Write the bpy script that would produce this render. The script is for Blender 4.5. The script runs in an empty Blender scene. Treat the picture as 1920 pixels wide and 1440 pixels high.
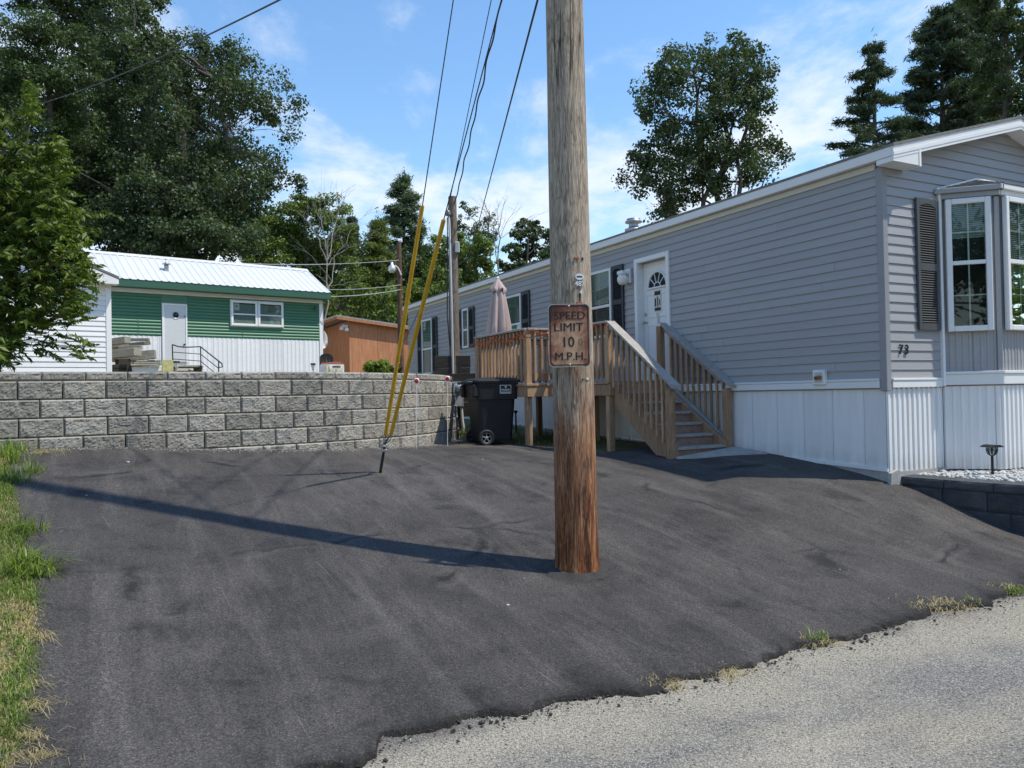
import bpy, bmesh, math, random
import numpy as np
from mathutils import Vector, noise as mnoise

# ------------------------------------------------------------------ camera, sky, sun, exposure
SC = bpy.context.scene
F_PX = 1442.0                      # focal length in pixels of the 1920-wide photograph
PITCH, ROLL = math.radians(0.8), -0.019
CAM = np.array([0.0, 0.0, 1.5])

def _rx(a):
    c, s = math.cos(a), math.sin(a); return np.array([[1, 0, 0], [0, c, -s], [0, s, c]])
def _rz(a):
    c, s = math.cos(a), math.sin(a); return np.array([[c, -s, 0], [s, c, 0], [0, 0, 1]])
ROT = _rx(math.pi / 2 + PITCH) @ _rz(ROLL)

camd = bpy.data.cameras.new('camera'); camo = bpy.data.objects.new('camera', camd)
SC.collection.objects.link(camo); SC.camera = camo
camd.sensor_width = 36.0; camd.lens = F_PX / 1920 * 36.0; camd.clip_start = 0.05; camd.clip_end = 3000
from mathutils import Matrix
camo.matrix_world = Matrix.Translation(CAM.tolist()) @ Matrix(ROT.tolist()).to_4x4()

SUN_EL, SUN_X, SUN_Y = math.radians(60.5), 0.981, -0.195
world = bpy.data.worlds.new('World'); SC.world = world; world.use_nodes = True
SKY_STRENGTH = 0.15
def build_world():
    nt = world.node_tree; nt.nodes.clear(); nd = nt.nodes.new; L = nt.links.new
    out = nd('ShaderNodeOutputWorld'); bg = nd('ShaderNodeBackground'); sky = nd('ShaderNodeTexSky')
    sky.sky_type = 'NISHITA'; sky.sun_disc = False; sky.sun_elevation = SUN_EL
    sky.sun_rotation = math.atan2(SUN_X, SUN_Y); sky.air_density = 1.35; sky.dust_density = 0.0; sky.ozone_density = 4.5
    tc = nd('ShaderNodeTexCoord'); sep = nd('ShaderNodeSeparateXYZ'); L(tc.outputs['Generated'], sep.inputs[0])
    add = nd('ShaderNodeMath'); add.operation = 'ADD'; add.inputs[1].default_value = 0.22; L(sep.outputs[2], add.inputs[0])
    mx = nd('ShaderNodeMath'); mx.operation = 'MAXIMUM'; mx.inputs[1].default_value = 0.05; L(add.outputs[0], mx.inputs[0])
    dx = nd('ShaderNodeMath'); dx.operation = 'DIVIDE'; L(sep.outputs[0], dx.inputs[0]); L(mx.outputs[0], dx.inputs[1])
    dy = nd('ShaderNodeMath'); dy.operation = 'DIVIDE'; L(sep.outputs[1], dy.inputs[0]); L(mx.outputs[0], dy.inputs[1])
    cb = nd('ShaderNodeCombineXYZ'); L(dx.outputs[0], cb.inputs[0]); L(dy.outputs[0], cb.inputs[1])
    mp = nd('ShaderNodeMapping'); L(cb.outputs[0], mp.inputs[0]); mp.inputs['Location'].default_value = (3.1, 1.7, 0); mp.inputs['Scale'].default_value = (1.15, 1.0, 1)
    n1 = nd('ShaderNodeTexNoise'); n1.inputs['Scale'].default_value = 1.5; n1.inputs['Detail'].default_value = 9; n1.inputs['Roughness'].default_value = 0.62; n1.inputs['Distortion'].default_value = 0.35
    L(mp.outputs[0], n1.inputs['Vector'])
    n2 = nd('ShaderNodeTexNoise'); n2.inputs['Scale'].default_value = 5.5; n2.inputs['Detail'].default_value = 7; n2.inputs['Roughness'].default_value = 0.6
    L(mp.outputs[0], n2.inputs['Vector'])
    mul = nd('ShaderNodeMath'); mul.operation = 'MULTIPLY_ADD'; mul.inputs[1].default_value = 0.34; L(n2.outputs['Fac'], mul.inputs[0]); L(n1.outputs['Fac'], mul.inputs[2])
    # thicker cloud low in the sky, thin higher up
    lowr = nd('ShaderNodeMapRange'); L(sep.outputs[2], lowr.inputs[0]); lowr.inputs[1].default_value = 0.05; lowr.inputs[2].default_value = 0.55; lowr.inputs[3].default_value = 0.10; lowr.inputs[4].default_value = -0.10
    ad2 = nd('ShaderNodeMath'); ad2.operation = 'ADD'; L(mul.outputs[0], ad2.inputs[0]); L(lowr.outputs[0], ad2.inputs[1])
    ramp = nd('ShaderNodeValToRGB'); ramp.color_ramp.interpolation = 'EASE'
    ramp.color_ramp.elements[0].position = 0.60; ramp.color_ramp.elements[0].color = (0, 0, 0, 1)
    ramp.color_ramp.elements[1].position = 0.86; ramp.color_ramp.elements[1].color = (0.86, 0.86, 0.86, 1)
    L(ad2.outputs[0], ramp.inputs[0])
    mix = nd('ShaderNodeMix'); mix.data_type = 'RGBA'; hs = nd('ShaderNodeHueSaturation'); hs.inputs['Saturation'].default_value = 1.10; L(sky.outputs[0], hs.inputs['Color']); L(ramp.outputs[0], mix.inputs[0]); L(hs.outputs[0], mix.inputs[6]); mix.inputs[7].default_value = (4.6, 4.9, 5.3, 1)
    L(mix.outputs[2], bg.inputs[0]); bg.inputs[1].default_value = SKY_STRENGTH; L(bg.outputs[0], out.inputs[0])
build_world()
sund = bpy.data.lights.new('sun', 'SUN'); sund.energy = 3.4; sund.angle = math.radians(0.9); sund.color = (1.0, 0.925, 0.79)
suno = bpy.data.objects.new('sun', sund); SC.collection.objects.link(suno); suno.location = (20, -6, 40)
_sd = Vector((SUN_X * math.cos(SUN_EL), SUN_Y * math.cos(SUN_EL), math.sin(SUN_EL)))
suno.rotation_euler = _sd.to_track_quat('Z', 'Y').to_euler()
SC.view_settings.view_transform = 'Standard'; SC.view_settings.look = 'None'; SC.view_settings.exposure = 0.50; SC.view_settings.gamma = 1
SC.view_settings.use_curve_mapping = False
SC.render.engine = 'CYCLES'; SC.cycles.use_denoising = True; SC.cycles.max_bounces = 8; SC.cycles.transparent_max_bounces = 16

# ------------------------------------------------------------------ helpers
COL = SC.collection
RNG = np.random.default_rng(7); random.seed(7)
WLOC = {}
def ray(px, py): return ROT @ np.array([(px - 960) / F_PX, -(py - 720) / F_PX, -1.0])
def at_depth(px, py, Y): d = ray(px, py); return CAM + d * (Y / d[1])
def at_z(px, py, z): d = ray(px, py); return CAM + d * ((z - CAM[2]) / d[2])
def on_plane(px, py, P0, n):
    d = ray(px, py); return CAM + d * (np.dot(np.array(P0) - CAM, n) / np.dot(d, n))

class Fr:
    """local frame: origin + three axes"""
    def __init__(s, o, ax, ay=None, az=(0, 0, 1)):
        s.o = np.array(o, float); s.ax = np.array(ax, float) / np.linalg.norm(ax); s.az = np.array(az, float)
        s.ay = np.cross(s.az, s.ax) if ay is None else np.array(ay, float)
    def __call__(s, x, y, z): return s.o + s.ax * x + s.ay * y + s.az * z
WORLD = Fr((0, 0, 0), (1, 0, 0))

def _prop(o, label=None, cat=None, group=None, kind=None):
    if label: o['label'] = label
    if cat: o['category'] = cat
    if group: o['group'] = group
    if kind: o['kind'] = kind
    return o
def thing(name, loc, label, cat, group=None):
    o = bpy.data.objects.new(name, None); o.empty_display_size = 0.1; COL.objects.link(o)
    o.location = tuple(float(v) for v in loc); WLOC[o.name] = np.array(loc, float)
    return _prop(o, label, cat, group)
def link(name, me, loc=(0, 0, 0), parent=None):
    o = bpy.data.objects.new(name, me); COL.objects.link(o); loc = np.array(loc, float); WLOC[o.name] = loc
    if parent is not None:
        o.parent = parent; o.location = tuple(loc - WLOC[parent.name])
    else: o.location = tuple(loc)
    return o
def fastmesh(name, V, Fc, mat=None, smooth=False):
    """V (n,3), Fc (m,k) int array"""
    me = bpy.data.meshes.new(name); V = np.asarray(V, np.float32); Fc = np.asarray(Fc, np.int32); k = Fc.shape[1]
    me.vertices.add(len(V)); me.vertices.foreach_set('co', V.ravel())
    me.loops.add(Fc.size); me.loops.foreach_set('vertex_index', Fc.ravel())
    me.polygons.add(len(Fc)); me.polygons.foreach_set('loop_start', np.arange(0, Fc.size, k, dtype=np.int32))
    if smooth: me.polygons.foreach_set('use_smooth', np.ones(len(Fc), bool))
    me.update(calc_edges=True); me.validate()
    if mat: me.materials.append(mat)
    return me

class MB:
    def __init__(s): s.v = []; s.f = []; s.sm = []
    def _add(s, vs, fs, smooth=False):
        b = len(s.v); s.v += [np.array(p, float) for p in vs]; s.f += [tuple(b + i for i in f) for f in fs]; s.sm += [smooth] * len(fs); return s
    def box(s, fr, x0, x1, y0, y1, z0, z1, ch=0.0):
        if x0 > x1: x0, x1 = x1, x0
        if y0 > y1: y0, y1 = y1, y0
        if z0 > z1: z0, z1 = z1, z0
        if ch <= 0:
            vs = [fr(x, y, z) for z in (z0, z1) for (x, y) in ((x0, y0), (x1, y0), (x1, y1), (x0, y1))]
            return s._add(vs, [(0, 3, 2, 1), (4, 5, 6, 7), (0, 1, 5, 4), (1, 2, 6, 5), (2, 3, 7, 6), (3, 0, 4, 7)])
        c = min(ch, (x1 - x0) * .45, (y1 - y0) * .45, (z1 - z0) * .45)
        bm = bmesh.new(); bmesh.ops.create_cube(bm, size=1.0)
        for v in bm.verts: v.co = ((x0 + x1) / 2 + v.co.x * (x1 - x0), (y0 + y1) / 2 + v.co.y * (y1 - y0), (z0 + z1) / 2 + v.co.z * (z1 - z0))
        bmesh.ops.bevel(bm, geom=bm.edges[:], offset=c, segments=1, affect='EDGES')
        bm.verts.index_update()
        s._add([fr(*v.co) for v in bm.verts], [tuple(v.index for v in f.verts) for f in bm.faces]); bm.free(); return s
    def tube(s, pts, rad, n=8, caps=True, smooth=True):
        pts = [np.array(p, float) for p in pts]
        if np.isscalar(rad): rad = [rad] * len(pts)
        rings = []; up = None
        for i, p in enumerate(pts):
            t = (pts[min(i + 1, len(pts) - 1)] - pts[max(i - 1, 0)]); t = t / (np.linalg.norm(t) + 1e-9)
            if up is None:
                up = np.array([1., 0, 0]) if abs(t[0]) < .8 else np.array([0, 1., 0])
            a = up - t * np.dot(up, t); a /= (np.linalg.norm(a) + 1e-9); b = np.cross(t, a); up = a
            rings.append([p + (a * math.cos(2 * math.pi * k / n) + b * math.sin(2 * math.pi * k / n)) * rad[i] for k in range(n)])
        vs = [p for r in rings for p in r]; fs = []
        for i in range(len(pts) - 1):
            for k in range(n): fs.append((i * n + k, i * n + (k + 1) % n, (i + 1) * n + (k + 1) % n, (i + 1) * n + k))
        s._add(vs, fs, smooth)
        if caps:
            s._add(rings[0][::-1], [tuple(range(n))]); s._add(rings[-1], [tuple(range(n))])
        return s
    def lathe(s, fr, prof, n=24, smooth=True):
        """prof list of (r, z) along frame z"""
        vs = [fr(r * math.cos(2 * math.pi * k / n), r * math.sin(2 * math.pi * k / n), z) for r, z in prof for k in range(n)]
        fs = [(i * n + k, i * n + (k + 1) % n, (i + 1) * n + (k + 1) % n, (i + 1) * n + k) for i in range(len(prof) - 1) for k in range(n)]
        return s._add(vs, fs, smooth)
    def prism(s, fr, prof, axis, a0, a1, caps=True, a0s=None, a1s=None):
        """prof: list of 2-D points in the two other axes (cyclic order); extruded along axis 'x','y' or 'z' from a0 to a1"""
        def P(a, p):
            if axis == 'x': return fr(a, p[0], p[1])
            if axis == 'y': return fr(p[0], a, p[1])
            return fr(p[0], p[1], a)
        n = len(prof)
        A0 = a0s or [a0] * n; A1 = a1s or [a1] * n
        vs = [P(A0[i], prof[i]) for i in range(n)] + [P(A1[i], prof[i]) for i in range(n)]
        fs = [(i, (i + 1) % n, n + (i + 1) % n, n + i) for i in range(n)]
        if caps: fs += [tuple(range(n))[::-1], tuple(range(n, 2 * n))]
        return s._add(vs, fs)
    def poly(s, pts): return s._add(pts, [tuple(range(len(pts)))])
    def build(s, name, mat, parent=None, fix=True, origin=None):
        V = np.array(s.v); c = np.array([(V[:, 0].min() + V[:, 0].max()) / 2, (V[:, 1].min() + V[:, 1].max()) / 2, V[:, 2].min()]) if origin is None else np.array(origin, float)
        me = bpy.data.meshes.new(name); me.from_pydata([tuple(p) for p in (V - c)], [], s.f)
        me.polygons.foreach_set('use_smooth', s.sm); me.update()
        if fix:
            bm = bmesh.new(); bm.from_mesh(me); bmesh.ops.recalc_face_normals(bm, faces=bm.faces[:]); bm.to_mesh(me); bm.free()
        if mat: me.materials.append(mat)
        return link(name, me, c, parent)
def one(name, mat, parent, fr, *b, ch=0.0):
    return MB().box(fr, *b, ch=ch).build(name, mat, parent)
def text_mesh(txt, size, depth=0.0, sx=1.0, bold=0.0):
    cu = bpy.data.curves.new('t', 'FONT'); cu.body = txt; cu.size = size; cu.extrude = depth; cu.align_x = 'CENTER'; cu.align_y = 'CENTER'; cu.offset = bold; cu.resolution_u = 3
    o = bpy.data.objects.new('t', cu); COL.objects.link(o); dg = bpy.context.evaluated_depsgraph_get(); dg.update()
    me = bpy.data.meshes.new_from_object(o.evaluated_get(dg)); bpy.data.objects.remove(o); bpy.data.curves.remove(cu)
    for v in me.vertices: v.co.x *= sx
    return me
def put_text(txt, size, mat, name, parent, fr, x, y, z, sx=1.0, depth=0.0008, bold=0.0, rot=0.0, cyl=None):
    """text in the frame's x/z plane, facing -y; cyl=(radius) bends it"""
    me = text_mesh(txt, size, depth, sx, bold); me.materials.clear(); me.materials.append(mat); me.name = name
    c = fr(x, y, z)
    ca, sa = math.cos(rot), math.sin(rot)
    for v in me.vertices:
        lx, lz, ly = v.co.x * ca - v.co.y * sa, v.co.x * sa + v.co.y * ca, -v.co.z
        p = fr(x + lx, y + ly, z + lz) - c; v.co = tuple(p)
    return link(name, me, c, parent)

# ------------------------------------------------------------------ materials
class NT:
    def __init__(s, name):
        s.m = bpy.data.materials.new(name); s.m.use_nodes = True; s.t = s.m.node_tree; s.t.nodes.clear()
        s.out = s.n('ShaderNodeOutputMaterial'); s.b = s.n('ShaderNodeBsdfPrincipled'); s.l(s.b.outputs[0], s.out.inputs[0])
        s.co = s.n('ShaderNodeTexCoord')
    def n(s, t): return s.t.nodes.new(t)
    def l(s, a, b): s.t.links.new(a, b)
    def mapv(s, scale=(1, 1, 1), src='Object', rot=(0, 0, 0), loc=(0, 0, 0)):
        m = s.n('ShaderNodeMapping'); s.l(s.co.outputs[src] if isinstance(src, str) else src, m.inputs[0]); m.inputs['Scale'].default_value = scale; m.inputs['Rotation'].default_value = rot; m.inputs['Location'].default_value = loc
        return m.outputs[0]
    def mapt(s, scale, src, ang):
        m = s.n('ShaderNodeMapping'); m.vector_type = 'TEXTURE'; s.l(src, m.inputs[0]); m.inputs['Scale'].default_value = tuple(1 / q for q in scale); m.inputs['Rotation'].default_value = (0, 0, math.radians(ang)); return m.outputs[0]
    def noise(s, scale, v=None, detail=6, rough=.6, dist=0.0):
        n = s.n('ShaderNodeTexNoise'); n.inputs['Scale'].default_value = scale; n.inputs['Detail'].default_value = detail; n.inputs['Roughness'].default_value = rough; n.inputs['Distortion'].default_value = dist
        s.l(v if v is not None else s.co.outputs['Object'], n.inputs['Vector']); return n.outputs['Fac']
    def voro(s, scale, v=None, feature='F1', out='Distance', rand=1.0):
        n = s.n('ShaderNodeTexVoronoi'); n.feature = feature; n.inputs['Scale'].default_value = scale; n.inputs['Randomness'].default_value = rand
        s.l(v if v is not None else s.co.outputs['Object'], n.inputs['Vector']); return n.outputs[out]
    def ramp(s, f, stops, interp='LINEAR'):
        r = s.n('ShaderNodeValToRGB'); e = r.color_ramp.elements; r.color_ramp.interpolation = interp
        while len(e) < len(stops): e.new(0.5)
        for i, (p, c) in enumerate(stops):
            e[i].position = p; e[i].color = (c, c, c, 1) if np.isscalar(c) else tuple(c) + (1,)
        s.l(f, r.inputs[0]); return r.outputs[0]
    def mix(s, f, a, b, mode='MIX'):
        m = s.n('ShaderNodeMix'); m.data_type = 'RGBA'; m.blend_type = mode
        for v, i in ((f, 0), (a, 6), (b, 7)):
            if hasattr(v, 'links') or hasattr(v, 'is_linked'): s.l(v, m.inputs[i])
            elif i == 0: m.inputs[0].default_value = v
            else: m.inputs[i].default_value = (v, v, v, 1) if np.isscalar(v) else tuple(v) + (1,)
        return m.outputs[2]
    def math(s, op, a, b=0.0, c=None):
        m = s.n('ShaderNodeMath'); m.operation = op
        for i, v in enumerate((a, b, c)):
            if v is None: continue
            if hasattr(v, 'is_linked'): s.l(v, m.inputs[i])
            else: m.inputs[i].default_value = v
        return m.outputs[0]
    def bump(s, h, strength=.3, dist=.01, prev=None):
        b = s.n('ShaderNodeBump'); b.inputs['Strength'].default_value = strength; b.inputs['Distance'].default_value = dist; s.l(h, b.inputs['Height'])
        if prev is not None: s.l(prev, b.inputs['Normal'])
        s.l(b.outputs[0], s.b.inputs['Normal']); return b.outputs[0]
    def rnd(s):
        o = s.n('ShaderNodeObjectInfo'); return o.outputs['Random']
    def sepz(s, src='Object', i=2):
        q = s.n('ShaderNodeSeparateXYZ'); s.l(s.co.outputs[src], q.inputs[0]); return q.outputs[i]
    def col(s, c): 
        if hasattr(c, 'is_linked'): s.l(c, s.b.inputs['Base Color'])
        else: s.b.inputs['Base Color'].default_value = tuple(c) + (1,)
    def set(s, rough=None, metal=None, spec=None):
        if rough is not None:
            if hasattr(rough, 'is_linked'): s.l(rough, s.b.inputs['Roughness'])
            else: s.b.inputs['Roughness'].default_value = rough
        if metal is not None: s.b.inputs['Metallic'].default_value = metal
        if spec is not None: s.b.inputs['Specular IOR Level'].default_value = spec
        return s.m

def plain(name, c, rough=.55, metal=0.0, var=.12, scale=6.0, spec=.5, bump=0.0, bscale=60, obj_var=0.0):
    k = NT(name); c = np.array(c)
    f = k.noise(scale, detail=5)
    cc = k.ramp(f, [(.25, tuple(c * (1 - var))), (.75, tuple(np.minimum(c * (1 + var), 1)))])
    if obj_var: cc = k.mix(1.0, cc, k.ramp(k.rnd(), [(0, 1 - obj_var), (1, 1.0)]), 'MULTIPLY')
    k.col(cc)
    if bump: k.bump(k.noise(bscale, detail=4), bump, .004)
    return k.set(rough, metal, spec)

def wood(name, c1, c2, c3, along='z', scale=1.0, rough=.8, gray=None, bump=.35):
    """board with grain along one axis"""
    k = NT(name); st = {'x': (.12, 1, 1), 'y': (1, .12, 1), 'z': (1, 1, .12)}[along]
    off = k.n('ShaderNodeVectorMath'); off.operation = 'ADD'; k.l(k.co.outputs['Object'], off.inputs[0])
    cmb = k.n('ShaderNodeCombineXYZ'); r = k.rnd(); k.l(k.math('MULTIPLY', r, 31.0), cmb.inputs[0]); k.l(k.math('MULTIPLY', r, 17.0), cmb.inputs[1]); k.l(k.math('MULTIPLY', r, 53.0), cmb.inputs[2]); k.l(cmb.outputs[0], off.inputs[1])
    v = k.mapv(st, off.outputs[0])
    g = k.noise(38 * scale, v, 6, .65, .6); big = k.noise(5 * scale, v, 4, .6, .8)
    cc = k.ramp(g, [(.3, c1), (.5, c2), (.72, c3)])
    cc = k.mix(k.ramp(big, [(.35, 0.0), (.7, .55)]), cc, k.mix(1.0, cc, tuple(np.array(c1) * 1.3), 'MIX'))
    cc = k.mix(1.0, cc, k.ramp(r, [(0, .72), (1, 1.08)]), 'MULTIPLY')
    if gray is not None:
        cc = k.mix(k.ramp(k.noise(3.0, v, 5, .7), [(.35, .15), (.65, .85)]), cc, k.ramp(g, [(.3, tuple(np.array(gray) * .7)), (.7, gray)]))
    k.col(cc); k.bump(g, bump, .003)
    return k.set(rough, 0, .3)

M = {}
# new driveway asphalt
k = NT('asphalt_driveway')
v = k.co.outputs['Object']
fine = k.noise(150, v, 3, .75); mid = k.noise(48, v, 5, .7); big = k.noise(.85, v, 6, .62, .6); big2 = k.noise(2.3, v, 6, .66, .5)
vs = k.mapt((.20, 1.7, 1), v, 117)          # streaks the way cars are driven, along the house
str_ = k.noise(2.2, vs, 8, .7, .3)
c = k.ramp(big, [(.30, (.036, .033, .031)), (.50, (.056, .051, .048)), (.72, (.084, .077, .071))])
c = k.mix(k.ramp(big2, [(.32, .85), (.48, 0.0)]), c, (.020, .019, .0195))
c = k.mix(k.ramp(str_, [(.48, 0.0), (.70, .75)]), c, (.112, .103, .094))
fine2 = k.noise(95, v, 2, .6); sp = k.mix(1.0, k.ramp(fine, [(.28, .35), (.5, .98), (.74, 2.1)]), k.ramp(fine2, [(.32, .6), (.5, 1.0), (.70, 1.7)]), 'MULTIPLY'); c = k.mix(1.0, c, sp, 'MULTIPLY')
c = k.mix(1.0, c, k.ramp(mid, [(.3, .70), (.7, 1.32)]), 'MULTIPLY')
msk = k.noise(.9, k.mapv((1, 1, 1), v, loc=(4.2, 7.7, 0)), 3, .5)
for ang_, sc_, lo_ in ((121, 3.0, .69), (128, 2.2, .70), (150, 2.6, .72)):               # pale tyre and shovel scratches
    scr = k.noise(sc_, k.mapt((.35, 30, 1), v, ang_), 3, .5, .2)
    c = k.mix(k.math('MULTIPLY', k.ramp(scr, [(lo_, 0.0), (lo_ + .03, .5)]), k.ramp(msk, [(.45, 0.0), (.58, 1.0)])), c, (.20, .195, .19))
at = k.n('ShaderNodeAttribute'); at.attribute_name = 'tar'; c = k.mix(at.outputs['Fac'], c, k.mix(1.0, (.014, .013, .013), sp, 'MULTIPLY'))      # fresh tar at the broken lip
st1 = k.voro(9.0, v, 'F1', 'Distance'); c = k.mix(k.ramp(st1, [(.025, .75), (.045, 0.0)]), c, (.19, .185, .175))         # single pale stones in the mix
pit = k.noise(72, v, 4, .8); pm = k.ramp(k.noise(1.7, k.mapv((1, 1, 1), v, loc=(7, 1, 3)), 6, .68, .5), [(.42, .12), (.60, 1.0)])
c = k.mix(k.math('MULTIPLY', k.ramp(pit, [(.34, 1.0), (.44, 0.0)]), pm), c, (.012, .0115, .011))                    # open pits where the mat is coarse
c = k.mix(k.math('MULTIPLY', k.ramp(k.noise(110, k.mapv((1, 1, 1), v, loc=(2, 9, 0)), 3, .7), [(.62, 0.0), (.70, 1.0)]), k.ramp(pm, [(.0, .35), (1.0, .9)])), c, (.150, .142, .132))   # pale aggregate showing
wv_ = k.n('ShaderNodeVectorMath'); wv_.operation = 'MULTIPLY_ADD'; nzv_ = k.n('ShaderNodeTexNoise'); nzv_.inputs['Scale'].default_value = 1.3; nzv_.inputs['Detail'].default_value = 5; k.l(v, nzv_.inputs['Vector']); k.l(nzv_.outputs['Color'], wv_.inputs[0]); wv_.inputs[1].default_value = (.9, .9, 0); k.l(v, wv_.inputs[2])
seam = k.voro(.42, wv_.outputs[0], 'DISTANCE_TO_EDGE', 'Distance'); sm_ = k.ramp(k.noise(1.2, k.mapv((1, 1, 1), v, loc=(1, 5, 2)), 4, .6), [(.50, 0.0), (.60, 1.0)])
c = k.mix(k.math('MULTIPLY', k.ramp(seam, [(.004, .8), (.012, 0.0)]), sm_), c, (.014, .013, .013)); c = k.mix(k.math('MULTIPLY', k.ramp(seam, [(.02, .0), (.03, .28), (.06, .0)]), sm_), c, (.15, .142, .134))
k.col(c); b1 = k.bump(fine, .8, .008); b2 = k.bump(mid, .5, .014, b1); k.bump(pit, .5, .01, b2); M['drive'] = k.set(.80, 0, .3)
# old worn road with exposed aggregate and sand
k = NT('asphalt_road'); v = k.co.outputs['Object']
cell = k.voro(140, v, 'F1', 'Color'); cs = k.n('ShaderNodeSeparateColor'); k.l(cell, cs.inputs[0]); dist = k.voro(140, v, 'F1', 'Distance')
agg = k.ramp(cs.outputs[0], [(.0, (.095, .088, .078)), (.35, (.19, .178, .160)), (.7, (.27, .256, .230)), (1., (.38, .365, .33))])
agg = k.mix(k.ramp(dist, [(.45, 0.0), (.75, .6)]), agg, (.07, .068, .065))
big = k.noise(1.1, v, 6, .6, .7); c = k.mix(1.0, agg, k.ramp(big, [(.3, .82), (.7, 1.18)]), 'MULTIPLY')
sand = k.ramp(k.noise(.95, k.mapt((.55, 1.5, 1), v, 27), 7, .66, .4), [(.45, 0.0), (.66, .9)])
sc2 = k.ramp(k.noise(200, v, 3, .6), [(.3, (.30, .265, .19)), (.7, (.55, .50, .375))])
sep_ = k.n('ShaderNodeSeparateXYZ'); k.l(v, sep_.inputs[0])
ee = k.math('ADD', k.math('MULTIPLY', sep_.outputs[0], -.444), k.math('MULTIPLY_ADD', sep_.outputs[1], .896, -3.456))      # metres from the road edge
wob = k.math('MULTIPLY', k.math('SUBTRACT', k.noise(1.6, k.mapv((1, 1, 1), v, loc=(1, 3, 0)), 6, .65), .5), 1.1)
band = k.ramp(k.math('ADD', k.math('ADD', ee, wob), 1.0), [(.15, 0.0), (.50, .92), (.74, .92), (.92, .15)])
sand = k.math('MAXIMUM', sand, band)
c = k.mix(k.math('MULTIPLY', sand, k.ramp(k.noise(85, v, 4, .75), [(.40, .0), (.60, 1.0)])), c, sc2)
oldf = k.math('ADD', k.math('ADD', k.math('ADD', ee, k.math('MULTIPLY', wob, .45)), k.math('MULTIPLY', sep_.outputs[0], -.16)), .62)
c = k.mix(k.ramp(oldf, [(.30, 0.0), (.52, .80)]), c, k.mix(1.0, (.115, .110, .105), k.ramp(k.noise(120, v, 4, .75), [(.3, .4), (.7, 1.6)]), 'MULTIPLY'))
c = k.mix(1.0, c, k.ramp(k.noise(75, v, 3, .7), [(.30, .55), (.5, 1.0), (.70, 1.35)]), 'MULTIPLY')
edg = k.ramp(k.math('ADD', k.math('ADD', ee, k.math('MULTIPLY', wob, .28)), .5), [(.18, 0.0), (.52, 1.0)])
sk = k.math('ADD', k.noise(62, v, 4, .8), k.math('MULTIPLY', edg, .16)); c = k.mix(k.ramp(sk, [(.60, 0.0), (.66, .9)]), c, (.040, .037, .034))
br = k.math('MULTIPLY', edg, k.ramp(k.noise(2.6, k.mapv((1, 1, 1), v, loc=(8, 4, 0)), 5, .65), [(.52, 0.0), (.62, .75)])); c = k.mix(br, c, k.mix(1.0, (.20, .135, .085), k.ramp(k.noise(130, v, 3, .7), [(.3, .55), (.7, 1.5)]), 'MULTIPLY'))
spots = k.ramp(k.voro(17, v, 'F1', 'Distance'), [(.075, .9), (.13, 0.0)])
c = k.mix(spots, c, (.035, .034, .033)); k.col(c)
b1 = k.bump(k.ramp(dist, [(0, 1.0), (.8, 0.0)]), .7, .006); k.bump(k.noise(18, v, 4), .3, .01, b1); M['road'] = k.set(.85, 0, .3)
# earth
k = NT('soil'); v = k.co.outputs['Object']; a = k.noise(3, v, 7, .65); f_ = k.noise(60, v, 5, .7)
c = k.ramp(a, [(.3, (.085, .10, .035)), (.5, (.16, .14, .07)), (.68, (.27, .21, .13))]); c = k.mix(1.0, c, k.ramp(f_, [(.3, .6), (.7, 1.3)]), 'MULTIPLY'); k.col(c)
k.bump(f_, .6, .03); M['soil'] = k.set(.95, 0, .2)
# split-face block
def block_mat(name, c1, c2, tint):
    k = NT(name); v0 = k.co.outputs['Object']; r = k.rnd()
    off = k.n('ShaderNodeVectorMath'); off.operation = 'ADD'; k.l(v0, off.inputs[0]); cmb = k.n('ShaderNodeCombineXYZ'); k.l(k.math('MULTIPLY', r, 40.0), cmb.inputs[0]); k.l(k.math('MULTIPLY', r, 23.0), cmb.inputs[1]); k.l(cmb.outputs[0], off.inputs[1])
    v = off.outputs[0]; a = k.noise(9, v, 6, .7); f_ = k.noise(130, v, 4, .75); g = k.noise(52, v, 6, .75, .5)
    c = k.ramp(a, [(.3, c1), (.7, c2)]); c = k.mix(1.0, c, k.ramp(f_, [(.28, .5), (.5, 1.0), (.74, 1.45)]), 'MULTIPLY')
    c = k.mix(k.ramp(k.noise(3.5, v, 4), [(.5, 0.0), (.75, .5)]), c, tint); c = k.mix(1.0, c, k.ramp(r, [(0, .74), (1, 1.14)]), 'MULTIPLY')
    c = k.mix(k.ramp(k.noise(2.4, k.mapv((1.2, 1.2, .5), v), 6, .7), [(.54, 0.0), (.72, .45)]), c, tuple(np.array(c1) * .55))
    k.col(c); b1 = k.bump(g, .55, .014); k.bump(f_, .4, .005, b1); return k.set(.95, 0, .2)
M['block'] = block_mat('split_block', (.255, .243, .215), (.365, .348, .306), (.38, .33, .26))
M['blockdark'] = block_mat('charcoal_block', (.055, .058, .064), (.10, .105, .115), (.10, .098, .088))
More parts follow.
